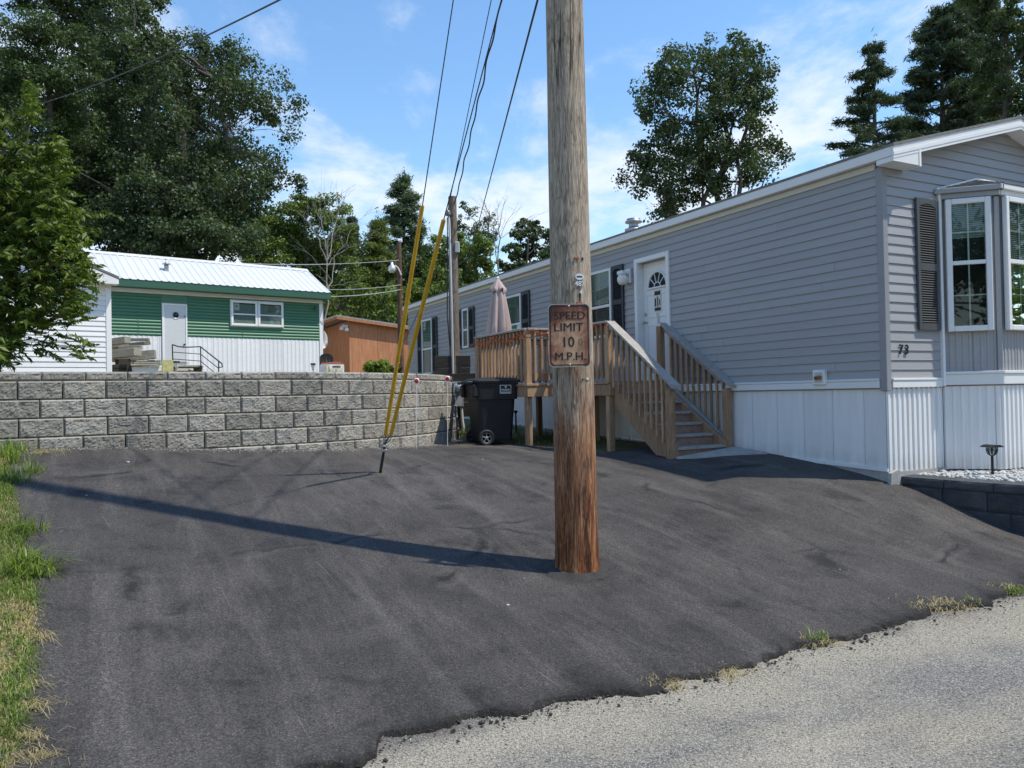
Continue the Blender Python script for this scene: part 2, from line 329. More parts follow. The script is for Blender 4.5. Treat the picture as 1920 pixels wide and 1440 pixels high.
# siding etc
def vinyl(name, c, rough=.45, streak=.06):
    k = NT(name); c = np.array(c); v = k.mapv((.5, .5, 6), 'Object'); f_ = k.noise(2.5, v, 6, .6)
    cc = k.ramp(f_, [(.25, tuple(c * (1 - streak))), (.75, tuple(np.minimum(1, c * (1 + streak))))]); cc = k.mix(1.0, cc, k.ramp(k.rnd(), [(0, .955), (1, 1.03)]), 'MULTIPLY')
    k.col(cc); k.bump(k.noise(140, k.mapv((.2, .2, 1), 'Object'), 3), .05, .002); return k.set(rough, 0, .4)
M['siding'] = vinyl('grey_vinyl', (.345, .343, .352)); M['white'] = vinyl('white_vinyl', (.78, .78, .775)); M['trim'] = vinyl('white_trim', (.80, .80, .79), .4, .03)
k = NT('white_skirting'); v = k.co.outputs['Object']; z_ = k.sepz('Object'); spl = k.math('ADD', z_, k.math('MULTIPLY', k.math('SUBTRACT', k.noise(7, k.mapv((1, 1, .35)), 7, .7), .5), .45))
c = k.mix(k.ramp(spl, [(.0, .34), (.20, 0.0)]), (.80, .80, .79), (.42, .39, .34)); c = k.mix(1.0, c, k.ramp(k.noise(3, k.mapv((3, 3, .4)), 5, .6), [(.3, .93), (.7, 1.04)]), 'MULTIPLY'); c = k.mix(1.0, c, k.ramp(k.rnd(), [(0, .94), (1, 1.02)]), 'MULTIPLY'); k.col(c); M['skirt'] = k.set(.5, 0, .35)
M['cream'] = vinyl('cream_trim', (.62, .60, .52)); M['corner'] = vinyl('grey_corner', (.28, .28, .295))
M['green'] = vinyl('green_metal', (.070, .195, .120), .42, .12); M['greendark'] = vinyl('green_fascia', (.035, .11, .07), .45, .08)
M['metalroof'] = vinyl('white_roof_metal', (.60, .61, .61), .4, .05); M['shutter'] = plain('shutter_plastic', (.030, .033, .042), .5, var=.15)
M['shutterf'] = plain('shutter_grey', (.075, .080, .082), .5, var=.12)
M['bayvert'] = vinyl('bay_panel', (.36, .36, .365)); M['dark'] = plain('dark_void', (.012, .013, .014), .9)
M['shingle'] = block_mat('shingle', (.14, .135, .13), (.24, .235, .225), (.2, .2, .19))
M['concrete'] = plain('concrete', (.36, .355, .34), .9, var=.25, scale=9, bump=.4, bscale=80)
M['steel'] = plain('galvanised', (.42, .43, .44), .42, .85, var=.2); M['black'] = plain('black_metal', (.02, .02, .02), .45, .3)
M['meter'] = plain('meter_grey', (.26, .27, .28), .5, .3, var=.2); M['cable'] = plain('cable', (.035, .035, .037), .6); M['conduit'] = plain('conduit_grey', (.5, .5, .5), .6)
M['red'] = plain('red_reflector', (.55, .02, .03), .25); M['plasticw'] = plain('white_plastic', (.78, .78, .76), .4)
M['yellow'] = plain('yellow_guard', (.62, .34, .015), .42, var=.18, scale=9); M['bin'] = plain('bin_plastic', (.008, .009, .012), .58, var=.3, bump=.08, bscale=200)
M['rust'] = plain('rust_nail', (.30, .11, .03), .8, var=.4); M['alu'] = plain('tag_metal', (.62, .63, .64), .4, .6)
M['ink'] = plain('black_paint', (.012, .010, .009), .6); M['inkpale'] = plain('faded_paint', (.19, .115, .075), .7)
M['garland'] = plain('orange_leaf', (.62, .13, .04), .7, var=.4, scale=30)
M['deck'] = wood('deck_timber', (.25, .145, .080), (.45, .290, .175), (.58, .405, .265), 'z', 1.0)
M['deckx'] = wood('deck_board', (.25, .145, .085), (.43, .275, .17), (.55, .385, .25), 'x', 1.0)
M['rail'] = wood('weathered_rail', (.20, .17, .14), (.34, .31, .275), (.46, .43, .39), 'x', 1.0, gray=(.45, .44, .42))
M['redwood'] = wood('tread_timber', (0.196, 0.121, 0.092), (0.310, 0.207, 0.161), (0.414, 0.299, 0.230), 'x', 1.0)
M['lumber'] = wood('old_lumber', (.17, .155, .125), (.30, .285, .24), (.42, .40, .35), 'x', .7)
M['board'] = wood('grey_board', (.028, .024, .020), (.052, .045, .038), (.085, .075, .062), 'x', .7)
M['shed'] = wood('stained_plywood', (.34, .145, .070), (.43, .195, .100), (.54, .275, .15), 'z', .35, gray=None, bump=.2)
# umbrella cloth
M['cloth'] = plain('umbrella_cloth', (.46, .36, .335), .9, var=.08, scale=20, bump=.15, bscale=400)
# utility pole wood: grain, checks and a creosote-red foot (real stain)
def pole_mat(name, tan, foot_h, dark=1.0, red=1.0):
    k = NT(name); v = k.mapv((1, 1, .07)); vd = k.mapv((1, 1, .22))
    warp = k.noise(3.2, vd, 4, .6)
    vm = k.n('ShaderNodeVectorMath'); vm.operation = 'MULTIPLY_ADD'; k.l(v, vm.inputs[0]); vm.inputs[1].default_value = (1, 1, 1)
    cmb = k.n('ShaderNodeCombineXYZ'); k.l(k.math('MULTIPLY', warp, .14), cmb.inputs[0]); k.l(k.math('MULTIPLY', warp, .10), cmb.inputs[1]); k.l(cmb.outputs[0], vm.inputs[2])
    g = k.noise(46, vm.outputs[0], 8, .72, 1.6); gf = k.noise(150, v, 5, .7, .6); patch = k.noise(2.6, k.mapv((1, 1, .32)), 6, .62, .8)
    # looped figure of the grain round buried knots
    wv = k.n('ShaderNodeTexWave'); wv.wave_type = 'RINGS'; wv.rings_direction = 'SPHERICAL'; wv.inputs['Scale'].default_value = 9; wv.inputs['Distortion'].default_value = 7.5; wv.inputs['Detail'].default_value = 3; wv.inputs['Detail Scale'].default_value = 1.6
    k.l(k.mapv((1.6, 1.6, .22)), wv.inputs['Vector'])
    t = np.array(tan) * dark
    c = k.ramp(g, [(.37, tuple(t * .34)), (.46, tuple(t * .85)), (.54, tuple(t * 1.1)), (.65, tuple(t * 1.45))])
    c = k.mix(1.0, c, k.ramp(gf, [(.3, .58), (.7, 1.35)]), 'MULTIPLY')
    c = k.mix(k.math('MULTIPLY', k.ramp(wv.outputs['Fac'], [(.03, .70), (.16, 0.0)]), k.ramp(patch, [(.48, 0.0), (.58, .8)])), c, tuple(t * .36))
    c = k.mix(k.ramp(patch, [(.40, 0.0), (.70, .45)]), c, k.mix(1.0, c, (1.12, 1.02, .88), 'MULTIPLY'))
    z = k.sepz(); zz = k.math('ADD', z, k.math('MULTIPLY', k.math('SUBTRACT', k.noise(4.5, k.mapv((1.5, 1.5, .30)), 8, .72, 1.2), .5), 2.3))
    ftr = k.ramp(k.math('DIVIDE', zz, foot_h), [(.08, 1.0 * red), (.55, .80 * red), (1.0, 0.0)])
    pk = k.noise(3.0, k.mapv((1.3, 1.3, .30), loc=(5, 2, 1)), 6, .7, .8)
    red_c = k.ramp(k.math('ADD', k.math('MULTIPLY', g, .62), k.math('MULTIPLY', pk, .42)), [(.42, (.035, .011, .006)), (.49, (.17, .055, .020)), (.55, (.31, .125, .048)), (.64, (.52, .30, .15))])
    c = k.mix(ftr, c, red_c)
    ck = k.noise(13, k.mapv((1, 1, .035), loc=(3, 1, 0)), 3, .5, .3); chk = k.ramp(ck, [(.475, 0.0), (.494, 1.0), (.506, 1.0), (.525, 0.0)])
    ckm = k.ramp(k.noise(2.1, k.mapv((1, 1, .35), loc=(9, 2, 4)), 3, .5), [(.50, 0.0), (.57, 1.0)]); chk = k.math('MULTIPLY', chk, ckm)
    c = k.mix(k.math('MULTIPLY', chk, .85), c, (.035, .025, .018)); k.col(c)
    b1 = k.bump(g, .9, .012); k.bump(chk, -.9, .015, b1); return k.set(.85, 0, .25)
M['pole'] = pole_mat('pole_wood', (.40, .335, .265), 1.75)
M['pole2'] = pole_mat('pole_wood_grey', (.20, .165, .135), 1.0, 1.0, 0.0); M['pole3'] = pole_mat('pole_wood_brown', (.13, .075, .055), 1.0, 1.0, 0.0)
# rusted sign face
k = NT('rusted_sign'); v = k.co.outputs['Object']; a = k.noise(7, v, 7, .65, .9); a2 = k.noise(26, v, 6, .7); zz = k.sepz()
vv = k.mapv((1, 1, .25)); run = k.noise(14, vv, 5, .65, .5)
sx_n = k.sepz(i=0); rr_ = k.math('ADD', k.math('POWER', k.math('MULTIPLY', k.math('SUBTRACT', sx_n, .015), 6.0), 2.0), k.math('POWER', k.math('MULTIPLY', k.math('SUBTRACT', zz, .13), 3.2), 2.0))
c = k.ramp(k.math('SUBTRACT', k.math('ADD', a, .185), k.math('MULTIPLY', rr_, .34)), [(.18, (.060, .020, .016)), (.34, (.17, .055, .035)), (.48, (.36, .17, .10)), (.66, (.54, .35, .21))])
c = k.mix(k.ramp(run, [(.5, 0.0), (.68, .6)]), c, (.17, .05, .024)); c = k.mix(1.0, c, k.ramp(a2, [(.3, .75), (.7, 1.2)]), 'MULTIPLY'); k.col(c); k.bump(a2, .2, .003); M['sign'] = k.set(.62, 0, .4)
# glass: clear pane that reflects
k = NT('window_glass'); tr = k.n('ShaderNodeBsdfTransparent'); tr.inputs[0].default_value = (.62, .70, .66, 1); gl = k.n('ShaderNodeBsdfGlossy'); gl.inputs['Roughness'].default_value = .015; gl.inputs[0].default_value = (.9, .95, .93, 1)
fz = k.n('ShaderNodeFresnel'); fz.inputs[0].default_value = 1.5; mxs = k.n('ShaderNodeMixShader'); k.l(k.math('MULTIPLY_ADD', fz.outputs[0], .72, .02), mxs.inputs[0]); k.l(tr.outputs[0], mxs.inputs[1]); k.l(gl.outputs[0], mxs.inputs[2]); k.l(mxs.outputs[0], k.out.inputs[0]); M['glass'] = k.m
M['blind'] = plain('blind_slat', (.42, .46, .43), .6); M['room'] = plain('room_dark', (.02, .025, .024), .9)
# leaves
def leafmat(name, c1, c2, trans=.35, rough=.55, gloss=.03):
    k = NT(name); g = k.n('ShaderNodeNewGeometry'); f_ = g.outputs['Random Per Island']
    c = k.ramp(f_, [(0, c1), (1, c2)]); bg = k.noise(.55, k.co.outputs['Object'], 3, .5); c = k.mix(1.0, c, k.ramp(bg, [(.3, .75), (.7, 1.25)]), 'MULTIPLY')
    df = k.n('ShaderNodeBsdfDiffuse'); k.l(c, df.inputs[0]); tl = k.n('ShaderNodeBsdfTranslucent'); k.l(k.mix(1.0, c, (1.25, 1.35, .6), 'MULTIPLY'), tl.inputs[0])
    m1 = k.n('ShaderNodeMixShader'); m1.inputs[0].default_value = trans; k.l(df.outputs[0], m1.inputs[1]); k.l(tl.outputs[0], m1.inputs[2])
    gl = k.n('ShaderNodeBsdfGlossy'); gl.inputs['Roughness'].default_value = rough; m2 = k.n('ShaderNodeMixShader'); m2.inputs[0].default_value = gloss; k.l(m1.outputs[0], m2.inputs[1]); k.l(gl.outputs[0], m2.inputs[2]); k.l(m2.outputs[0], k.out.inputs[0]); return k.m
M['oak'] = leafmat('oak_leaves', (.034, .060, .025), (.088, .126, .054)); M['ash'] = leafmat('ash_leaves', (.040, .075, .025), (.085, .130, .045))
M['maple'] = leafmat('maple_leaves', (.070, .120, .025), (.18, .245, .058)); M['lime'] = leafmat('shrub_leaves', (.045, .085, .010), (.145, .20, .026), .36)
M['needle'] = leafmat('pine_needles', (.034, .060, .036), (.095, .135, .075), .25); M['spruce'] = leafmat('spruce_needles', (.055, .095, .050), (.13, .185, .095), .25)
M['hem'] = leafmat('hemlock_needles', (.085, .13, .028), (.20, .24, .06), .3); M['bush'] = leafmat('bush_leaves', (.11, .19, .02), (.25, .32, .06), .4)
M['grass'] = leafmat('grass_blades', (.085, .145, .022), (.22, .29, .06), .35, .45, .03); M['dry'] = leafmat('dry_grass', (.34, .27, .13), (.52, .44, .25), .3, .6, .02)
M['bark'] = plain('bark', (.085, .075, .065), .9, var=.4, scale=8, bump=.6, bscale=14); M['barkpale'] = plain('pale_bark', (.25, .235, .21), .9, var=.3, scale=8)
M['gravelw'] = plain('white_stone', (.50, .50, .48), .8, var=.3, scale=14, obj_var=0); M['pebble'] = plain('pale_stone', (.36, .34, .30), .85, var=.3, scale=60)
M['flower'] = plain('flower_petal', (.72, .42, .46), .7, var=.4, scale=40)

# ------------------------------------------------------------------ terrain
ANG = math.radians(27.4)
HD = np.array([-math.sin(ANG), math.cos(ANG), 0.0]); HN = np.array([-HD[1], HD[0], 0.0]); HE = -HN     # grey house: along its side, out of its side, along its front
HC = np.array([3.895, 8.0, 0.0])                                                                         # its near corner
_cp = np.array([
    (.47, 5.85, .15), (3.85, 7.95, .50), (2.1, 9.0, .62), (1.95, 9.7, .67), (2.75, 10.0, .75), (.41, 14.75, .86), (-4.8, 8.14, 1.0), (-3.03, 9.46, .87), (-.95, 12.22, .74), (-1.9, 10.8, .80),
    (-.56, 12.95, .745), (-.2, 13.6, .77), (4.88, 7.3, .12), (4.25, 7.75, .40), (5.4, 6.3, .03), (3.78, 5.73, .025), (2.77, 5.13, .025), (1.68, 4.48, .025), (.58, 3.9, .025), (-.64, 3.54, .025), (-1.49, 3.11, .025),
    (-1.95, 3.13, .05), (-2.35, 3.9, .20), (-2.77, 4.54, .36), (-3.86, 6.07, .65), (-4.62, 7.11, .85), (-3.4, 3.4, .28), (-5.2, 4.8, .72), (-7, 7, 1.1), (-9, 5, 1.0), (-2.8, 20.9, 1.15), (-1.2, 18, 1.02), (-.9, 15, .86), (-5.2, 7.9, .97),
    (1.0, 11.8, .76), (1.5, 7.2, .40), (3.0, 6.6, .22), (-1.2, 8.6, .62), (6.5, 7.5, .45), (6.5, 12, .6), (4, 16, .9), (-1.6, 5.4, .28)])
def _U(r2): return np.where(r2 > 1e-12, r2 * np.log(r2 + 1e-12), 0.0)
_X = _cp[:, :2]; _K = _U(((_X[:, None] - _X[None]) ** 2).sum(-1)) + np.eye(len(_X)) * .6
_P = np.c_[np.ones(len(_X)), _X]; _A = np.block([[_K, _P], [_P.T, np.zeros((3, 3))]]); _w = np.linalg.solve(_A, np.r_[_cp[:, 2], 0, 0, 0])
RE0, RE1 = np.array([-.64, 3.54]), np.array([3.78, 5.73]); RD = (RE1 - RE0) / np.linalg.norm(RE1 - RE0); RN = np.array([-RD[1], RD[0]])
def road_e(x, y): return (x - RE0[0]) * RN[0] + (y - RE0[1]) * RN[1]
def H_low(x, y):
    x = np.asarray(x, float); y = np.asarray(y, float); e = road_e(x, y)
    xc = np.clip(x, -9, 7); yc = np.clip(y, 2.2, 21)
    r = _U((xc[..., None] - _X[:, 0]) ** 2 + (yc[..., None] - _X[:, 1]) ** 2) @ _w[:-3] + _w[-3] + _w[-2] * xc + _w[-1] * yc
    return np.maximum(r, .02) * np.clip((e + .25) / .35, 0, 1)
WALL = np.array([(-9.5, 5.6), (-7.0, 7.15), (-5.19, 8.2), (-3.83, 9.0), (-2.75, 9.72), (-2.1, 10.35), (-1.62, 11.0), (-1.28, 11.75), (-1.08, 12.45), (-1.0, 13.1), (-1.02, 13.9)])
WEXT = np.vstack([WALL, [(-1.6, 15.5), (-3.2, 18.5), (-4.5, 22), (-4.5, 70)]])
def poly_dist(x, y, P):
    """distance to polyline, side (+ left of travel), arc length of the foot"""
    x = np.asarray(x, float); y = np.asarray(y, float); best = np.full(x.shape, 1e9); side = np.zeros(x.shape); arc = np.zeros(x.shape); s0 = 0
    for a, b in zip(P[:-1], P[1:]):
        d = b - a; L_ = np.linalg.norm(d); d = d / L_; t = np.clip((x - a[0]) * d[0] + (y - a[1]) * d[1], 0, L_)
        dx, dy = x - a[0] - d[0] * t, y - a[1] - d[1] * t; r = np.hypot(dx, dy); m = r < best - 1e-9
        best = np.where(m, r, best); side = np.where(m, np.sign(d[0] * dy - d[1] * dx), side); arc = np.where(m, s0 + t, arc); s0 += L_
    return best, side, arc
_seg = np.r_[0, np.cumsum(np.linalg.norm(np.diff(WALL, axis=0), axis=1))]; WLEN = _seg[-1]
CAPZ = 1.845
def sstep(a, b, v): t = np.clip((v - a) / (b - a), 0, 1); return t * t * (3 - 2 * t)
LEFTE = np.array([(-1.76, 2.2), (-1.94, 3.10), (-2.32, 3.85), (-2.71, 4.50), (-3.79, 6.02), (-4.56, 7.08), (-5.15, 8.0)])
def H(x, y):
    lo = H_low(x, y); d, s, a = poly_dist(x, y, WEXT); sd = d * s
    wdt = np.where(a < WLEN - .3, .16, .16 + (a - WLEN + .3) * .5)
    hi = CAPZ - .09 + .047 * np.clip(d - .3, 0, 14) + .02 * np.clip(y - 30, 0, 60)
    f = sstep(.14, .14 + wdt, sd); h = lo * (1 - f) + hi * f
    dl, sl, al = poly_dist(x, y, LEFTE); turf = np.where(sl > 0, sstep(-.02, .12, dl), 0) * .05 * (1 - f)
    return h + turf
def G(x, y): return float(H(np.array([x]), np.array([y]))[0])
def GL(x, y): return float(H_low(np.array([x]), np.array([y]))[0])
def gpt(px, py, low=True):
    d = ray(px, py); k0 = 1.0
    f_ = GL if low else G
    for i in range(4000):
        p = CAM + d * k0
        if p[2] < f_(p[0], p[1]): break
        k0 += .02
    return p
def axis_lines(lo, hi, f0, f1, step):
    a = list(np.arange(f0, f1 + 1e-6, step)); s = step; v = f1
    while v < hi: s *= 1.28; v += s; a.append(min(v, hi))
    s = step; v = f0
    while v > lo: s *= 1.28; v -= s; a.insert(0, max(v, lo))
    return np.array(a)
gx = axis_lines(-400, 400, -8, 7, .12); gy = axis_lines(-120, 700, 0, 16, .12)
XX, YY = np.meshgrid(gx, gy); ZZ = H(XX.ravel(), YY.ravel()).reshape(XX.shape) - .036
idx = np.arange(XX.size).reshape(XX.shape)
Fg = np.stack([idx[:-1, :-1], idx[:-1, 1:], idx[1:, 1:], idx[1:, :-1]], -1).reshape(-1, 4)
me = fastmesh('ground', np.c_[XX.ravel(), YY.ravel(), ZZ.ravel()], Fg, M['soil'], True); _prop(link('ground', me), kind='structure')
# road: strip along the front of the lots
rv = []
for e in (-9, .22):
    for s in (-150, -20, -6, 0, 4, 8, 14, 60, 200):
        p = RE0 + RD * s + RN * e; rv.append((p[0], p[1], 0.0))
n_ = len(rv) // 2
me = fastmesh('road', rv, [(i, i + 1, n_ + i + 1, n_ + i) for i in range(n_ - 1)], M['road']); _prop(link('road', me), kind='structure')

def resample(P, n, key=None):
    P = np.array(P, float); d = np.r_[0, np.cumsum(np.linalg.norm(np.diff(P, axis=0), axis=1))]; u = np.linspace(0, d[-1], n)
    return np.c_[np.interp(u, d, P[:, 0]), np.interp(u, d, P[:, 1])]
front_px = [(560, 1440), (640, 1424), (700, 1402), (720, 1372), (790, 1362), (850, 1358), (905, 1334), (985, 1326), (1050, 1306), (1190, 1293), (1240, 1280), (1290, 1270), (1407, 1240), (1470, 1222), (1513, 1206), (1590, 1192), (1650, 1178), (1705, 1155), (1750, 1140), (1830, 1128), (1880, 1118), (1925, 1088)]
FR = [(-1.75, 1.9), (-1.35, 2.45)] + [tuple(at_z(x, y, .03)[:2]) for x, y in front_px] + [(4.6, 6.12), (5.2, 6.35)]
dk = [gpt(960, 835), gpt(1060, 842), gpt(1130, 851)]
BK = [(-5.15, 7.95), (-5.1, 8.3), (-3.8, 9.12), (-2.7, 9.85), (-2.0, 10.5), (-1.5, 11.2), (-1.15, 12.0), (-.95, 12.9), (-.6, 13.5)] + [tuple(p[:2]) for p in dk] + [tuple((HC + HD * t_ - HN * .02)[:2]) for t_ in (3.3, 2.4, 1.0, 0.0)] + [(4.2, 7.72), (4.6, 7.28), (5.0, 6.8), (5.4, 6.5)]
NU, NV = 620, 110
Fc = resample(FR, NU); Bc = resample(BK, NU)
jit = np.array([mnoise.fractal(Vector((p[0] * 2.6, p[1] * 2.6, 3.3)), .7, 2.1, 7) for p in Fc]) * .085
Fc = Fc + RN * jit[:, None]
vv_ = np.linspace(0, 1, NV) ** 1.5
P2 = Fc[None] * (1 - vv_[:, None, None]) + Bc[None] * vv_[:, None, None]
Zd = H_low(P2[..., 0].ravel(), P2[..., 1].ravel()).reshape(NV, NU)
micro = np.array([mnoise.noise(Vector((x * 1.6, y * 1.6, 0))) * .008 + mnoise.noise(Vector((x * 6, y * 6, 4))) * .003 for x, y in P2.reshape(-1, 2)]).reshape(NV, NU)
edge = np.clip(vv_ / .012, 0, 1)[:, None]
rough_ = np.array([mnoise.fractal(Vector((x * 14, y * 14, 2)), .8, 2, 3) for x, y in P2[:34].reshape(-1, 2)]).reshape(34, NU) * .012
fall = np.exp(-np.linalg.norm(P2[:34] - Fc[None], axis=-1) / .10); Zd = np.maximum(Zd, .016) + micro + .012; Zd[:34] += rough_ * fall
V3 = np.concatenate([P2, Zd[..., None]], -1).reshape(-1, 3)
low = np.c_[Fc + RN * -.012, np.full(NU, -.01)]                                    # crumbling lip down to the road
V3 = np.vstack([V3, low]); idx = np.arange(NV * NU).reshape(NV, NU); lo_i = NV * NU + np.arange(NU)
Fd = np.stack([idx[:-1, :-1], idx[:-1, 1:], idx[1:, 1:], idx[1:, :-1]], -1).reshape(-1, 4)
Fd = np.vstack([Fd, np.stack([lo_i[:-1], lo_i[1:], idx[0, 1:], idx[0, :-1]], -1)])
me = fastmesh('driveway', V3, Fd, M['drive'], True)
dd0 = np.linalg.norm(P2 - Fc[None], axis=-1); en = np.array([mnoise.fractal(Vector((x * 2.2, y * 2.2, 8)), .8, 2, 4) for x, y in Fc]); wid = np.clip(.05 + .22 * en, .012, .3)
tar = np.clip(np.exp(-dd0 / wid[None]) * np.clip(.75 + 1.1 * en, .1, 1.0)[None], 0, 1)
pd = np.hypot(P2[..., 0] - .47, P2[..., 1] - 5.85); tar = np.maximum(tar, np.clip(1.15 - (pd - .16) / .16, 0, .85))
at_ = me.attributes.new('tar', 'FLOAT', 'POINT'); at_.data.foreach_set('value', np.r_[tar.ravel(), np.full(NU, .9)].astype(np.float32)); _prop(link('driveway', me), kind='structure')

# ------------------------------------------------------------------ block retaining wall
def fbm(v, H_=.8, o=5): return mnoise.fractal(Vector(v), H_, 2.0, o)
def split_block(L_, Hh, depth, seed, bulge=.03, nx=26, nz=13, rough=1.0):
    """split-faced block: x along wall, -y towards the viewer, origin at base centre"""
    V = []; F_ = []
    for j in range(nz + 1):
        for i in range(nx + 1):
            u, w = i / nx, j / nz
            e = min(u, 1 - u) * L_; ez = min(w, 1 - w) * Hh; m = min(1, e / .012) * min(1, ez / .012)
            d = (fbm((u * L_ * 9 + seed * 7.3, w * Hh * 9, seed)) * .008 + fbm((u * L_ * 36 + seed, w * Hh * 40, seed * 3.1), .5, 4) * .007) * rough
            V.append((-L_ / 2 + u * L_, -(bulge * .8 * m + d * m), w * Hh))
    for j in range(nz):
        for i in range(nx): a = j * (nx + 1) + i; F_.append((a, a + 1, a + nx + 2, a + nx + 1))
    b = len(V); V += [(-L_ / 2, 0, 0), (L_ / 2, 0, 0), (L_ / 2, 0, Hh), (-L_ / 2, 0, Hh), (-L_ / 2, depth, 0), (L_ / 2, depth, 0), (L_ / 2, depth, Hh), (-L_ / 2, depth, Hh)]
    F_ += [(b + 3, b + 2, b + 6, b + 7), (b, b + 4, b + 5, b + 1), (b + 1, b + 5, b + 6, b + 2), (b, b + 3, b + 7, b + 4), (b + 4, b + 7, b + 6, b + 5)]
    return V, F_
def block_mesh(L_, Hh, depth, seed, mat, **kw):
    V, F_ = split_block(L_, Hh, depth, seed, **kw); me = bpy.data.meshes.new('block'); me.from_pydata(V, [], F_); me.update(); me.materials.append(mat); return me
def path_at(P, seg, s):
    s = np.clip(s, 0, seg[-1] - 1e-6); i = np.searchsorted(seg, s, 'right') - 1; t = (s - seg[i]) / (seg[i + 1] - seg[i])
    p = P[i] * (1 - t) + P[i + 1] * t; d = (P[i + 1] - P[i]) / np.linalg.norm(P[i + 1] - P[i]); return p, d
# smooth the path
Pw = WALL.copy()
for _ in range(3):
    q = [Pw[0]]
    for a, b in zip(Pw[:-1], Pw[1:]): q += [a * .75 + b * .25, a * .25 + b * .75]
    Pw = np.array(q + [Pw[-1]])
segw = np.r_[0, np.cumsum(np.linalg.norm(np.diff(Pw, axis=0), axis=1))]
wall = thing('retaining_wall', (-3, 9.5, .8), 'curved grey split-faced block retaining wall at the back of the driveway', 'retaining wall')
BL, BH = .418, .203
variants = [block_mesh(BL - .008, BH - .004, .27, i + 1, M['block']) for i in range(12)]; capv = [block_mesh(BL - .008, .098, .27, i + 31, M['block'], bulge=.022, nz=5) for i in range(8)]
rows = [(CAPZ - .10, .10, 0)] + [(CAPZ - .10 - BH * (i + 1), BH, i + 1) for i in range(6)]
for z0, hh, r in rows:
    setb = (6 - r) * .020                                     # every course steps back
    s = 1.2 - (.5 if r % 2 else 0) * BL + RNG.uniform(-.03, .03)
    while s + BL / 2 < segw[-1] - .02:
        p, d = path_at(Pw, segw, s); nrm = np.array([-d[1], d[0]]); p = p + nrm * (setb - .06 + RNG.uniform(-.005, .005))
        if z0 + hh > GL(p[0], p[1]) - .02 and p[0] > -7.6:
            o = link('block' if r else 'cap_block', (capv if r == 0 else variants)[RNG.integers(8 if r == 0 else 12)], (p[0], p[1], z0 + .001), wall)
            o.rotation_euler.z = math.atan2(d[1], d[0]) + RNG.uniform(-.006, .006)
            # compress blocks slightly on the tight part of the bend so that joints stay closed
        s += BL
# ------------------------------------------------------------------ charcoal block wall round the gravel bed
BED = np.array([(4.02, 8.02), (4.16, 7.80), (4.42, 7.45), (4.72, 7.08), (5.1, 6.62), (5.6, 6.0)]); segb = np.r_[0, np.cumsum(np.linalg.norm(np.diff(BED, axis=0), axis=1))]
bedw = thing('bed_wall', (4.6, 7.3, .1), 'low charcoal block wall holding the white gravel bed beside the driveway', 'retaining wall')
dk_v = [block_mesh(.40, .186, .24, i + 61, M['blockdark'], bulge=.016, nx=10, nz=6, rough=.45) for i in range(5)]; dk_c = [block_mesh(.44, .085, .30, i + 81, M['blockdark'], bulge=.012, nx=10, nz=4, rough=.35) for i in range(4)]
for r, (z0, hh) in enumerate([(.49, .09), (.30, .19), (.11, .19), (-.08, .19)]):
    s = .22 + (.0, .0, .2, .0)[r]; st = (.445 if r == 0 else .405)
    while s < segb[-1]:
        p, d = path_at(BED, segb, s); nrm = np.array([-d[1], d[0]]); p = p + nrm * (.0 if r == 0 else .025 - .012 * r)
        if z0 + hh > GL(p[0], p[1]) - .04:
            o = link('cap_block' if r == 0 else 'block', (dk_c if r == 0 else dk_v)[RNG.integers(4)], (p[0], p[1], z0), bedw); o.rotation_euler.z = math.atan2(d[1], d[0])
        s += st
# gravel bed: sheet and stones
def stone_field(pts, sizes, flat=.6, seed=1):
    rg = np.random.default_rng(seed); bm = bmesh.new(); bmesh.ops.create_icosphere(bm, subdivisions=1, radius=1.0); bv = np.array([v.co[:] for v in bm.verts]); bm.verts.index_update(); bf = np.array([[v.index for v in f.verts] for f in bm.faces]); bm.free()
    n = len(pts); nv = len(bv); R_ = rg.normal(size=(n, 3, 3)); Q = np.linalg.qr(R_)[0]; sc = sizes[:, None] * rg.uniform(.6, 1.25, (n, 3))
    V = bv[None] * (1 + rg.uniform(-.22, .22, (n, nv, 1))); V = V * sc[:, None]; V = np.einsum('nij,nkj->nki', Q, V); V[..., 2] *= flat; V = V + pts[:, None]
    Fc_ = (bf[None] + (np.arange(n) * nv)[:, None, None]).reshape(-1, 3); return V.reshape(-1, 3), Fc_
bed_poly = [(4.10, 8.10), (4.30, 7.85), (4.55, 7.52), (4.85, 7.16), (5.25, 6.7), (5.75, 6.1), (8.6, 7.6), (8.0, 10.1)]
mb = MB(); mb.poly([(x, y, .552) for x, y in bed_poly]); o = mb.build('gravel_bed_base', M['concrete'], origin=(0, 0, 0)); _prop(o, kind='structure')
n = 5200; t1 = RNG.uniform(0, 1, n); t2 = RNG.uniform(0, 1, n)
e0 = np.array([np.array(path_at(BED, segb, s)[0]) + np.array([-path_at(BED, segb, s)[1][1], path_at(BED, segb, s)[1][0]]) * .27 for s in t1 * segb[-1]])
e1 = e0 + HE[:2] * 3.2 * 1.0
pp = e0 + (e1 - e0) * (t2[:, None] ** 1.0)
fr_ok = ((pp - HC[:2]) @ HD[:2]) < -.03
pp = pp[fr_ok]; V, Fc_ = stone_field(np.c_[pp, np.full(len(pp), .565) + RNG.uniform(0, .02, len(pp))], RNG.uniform(.014, .030, len(pp)), .6, 3)
_prop(link('gravel', fastmesh('gravel', V, Fc_, M['gravelw'])), 'white crushed stone filling the bed in front of the grey house', 'gravel', kind='stuff')

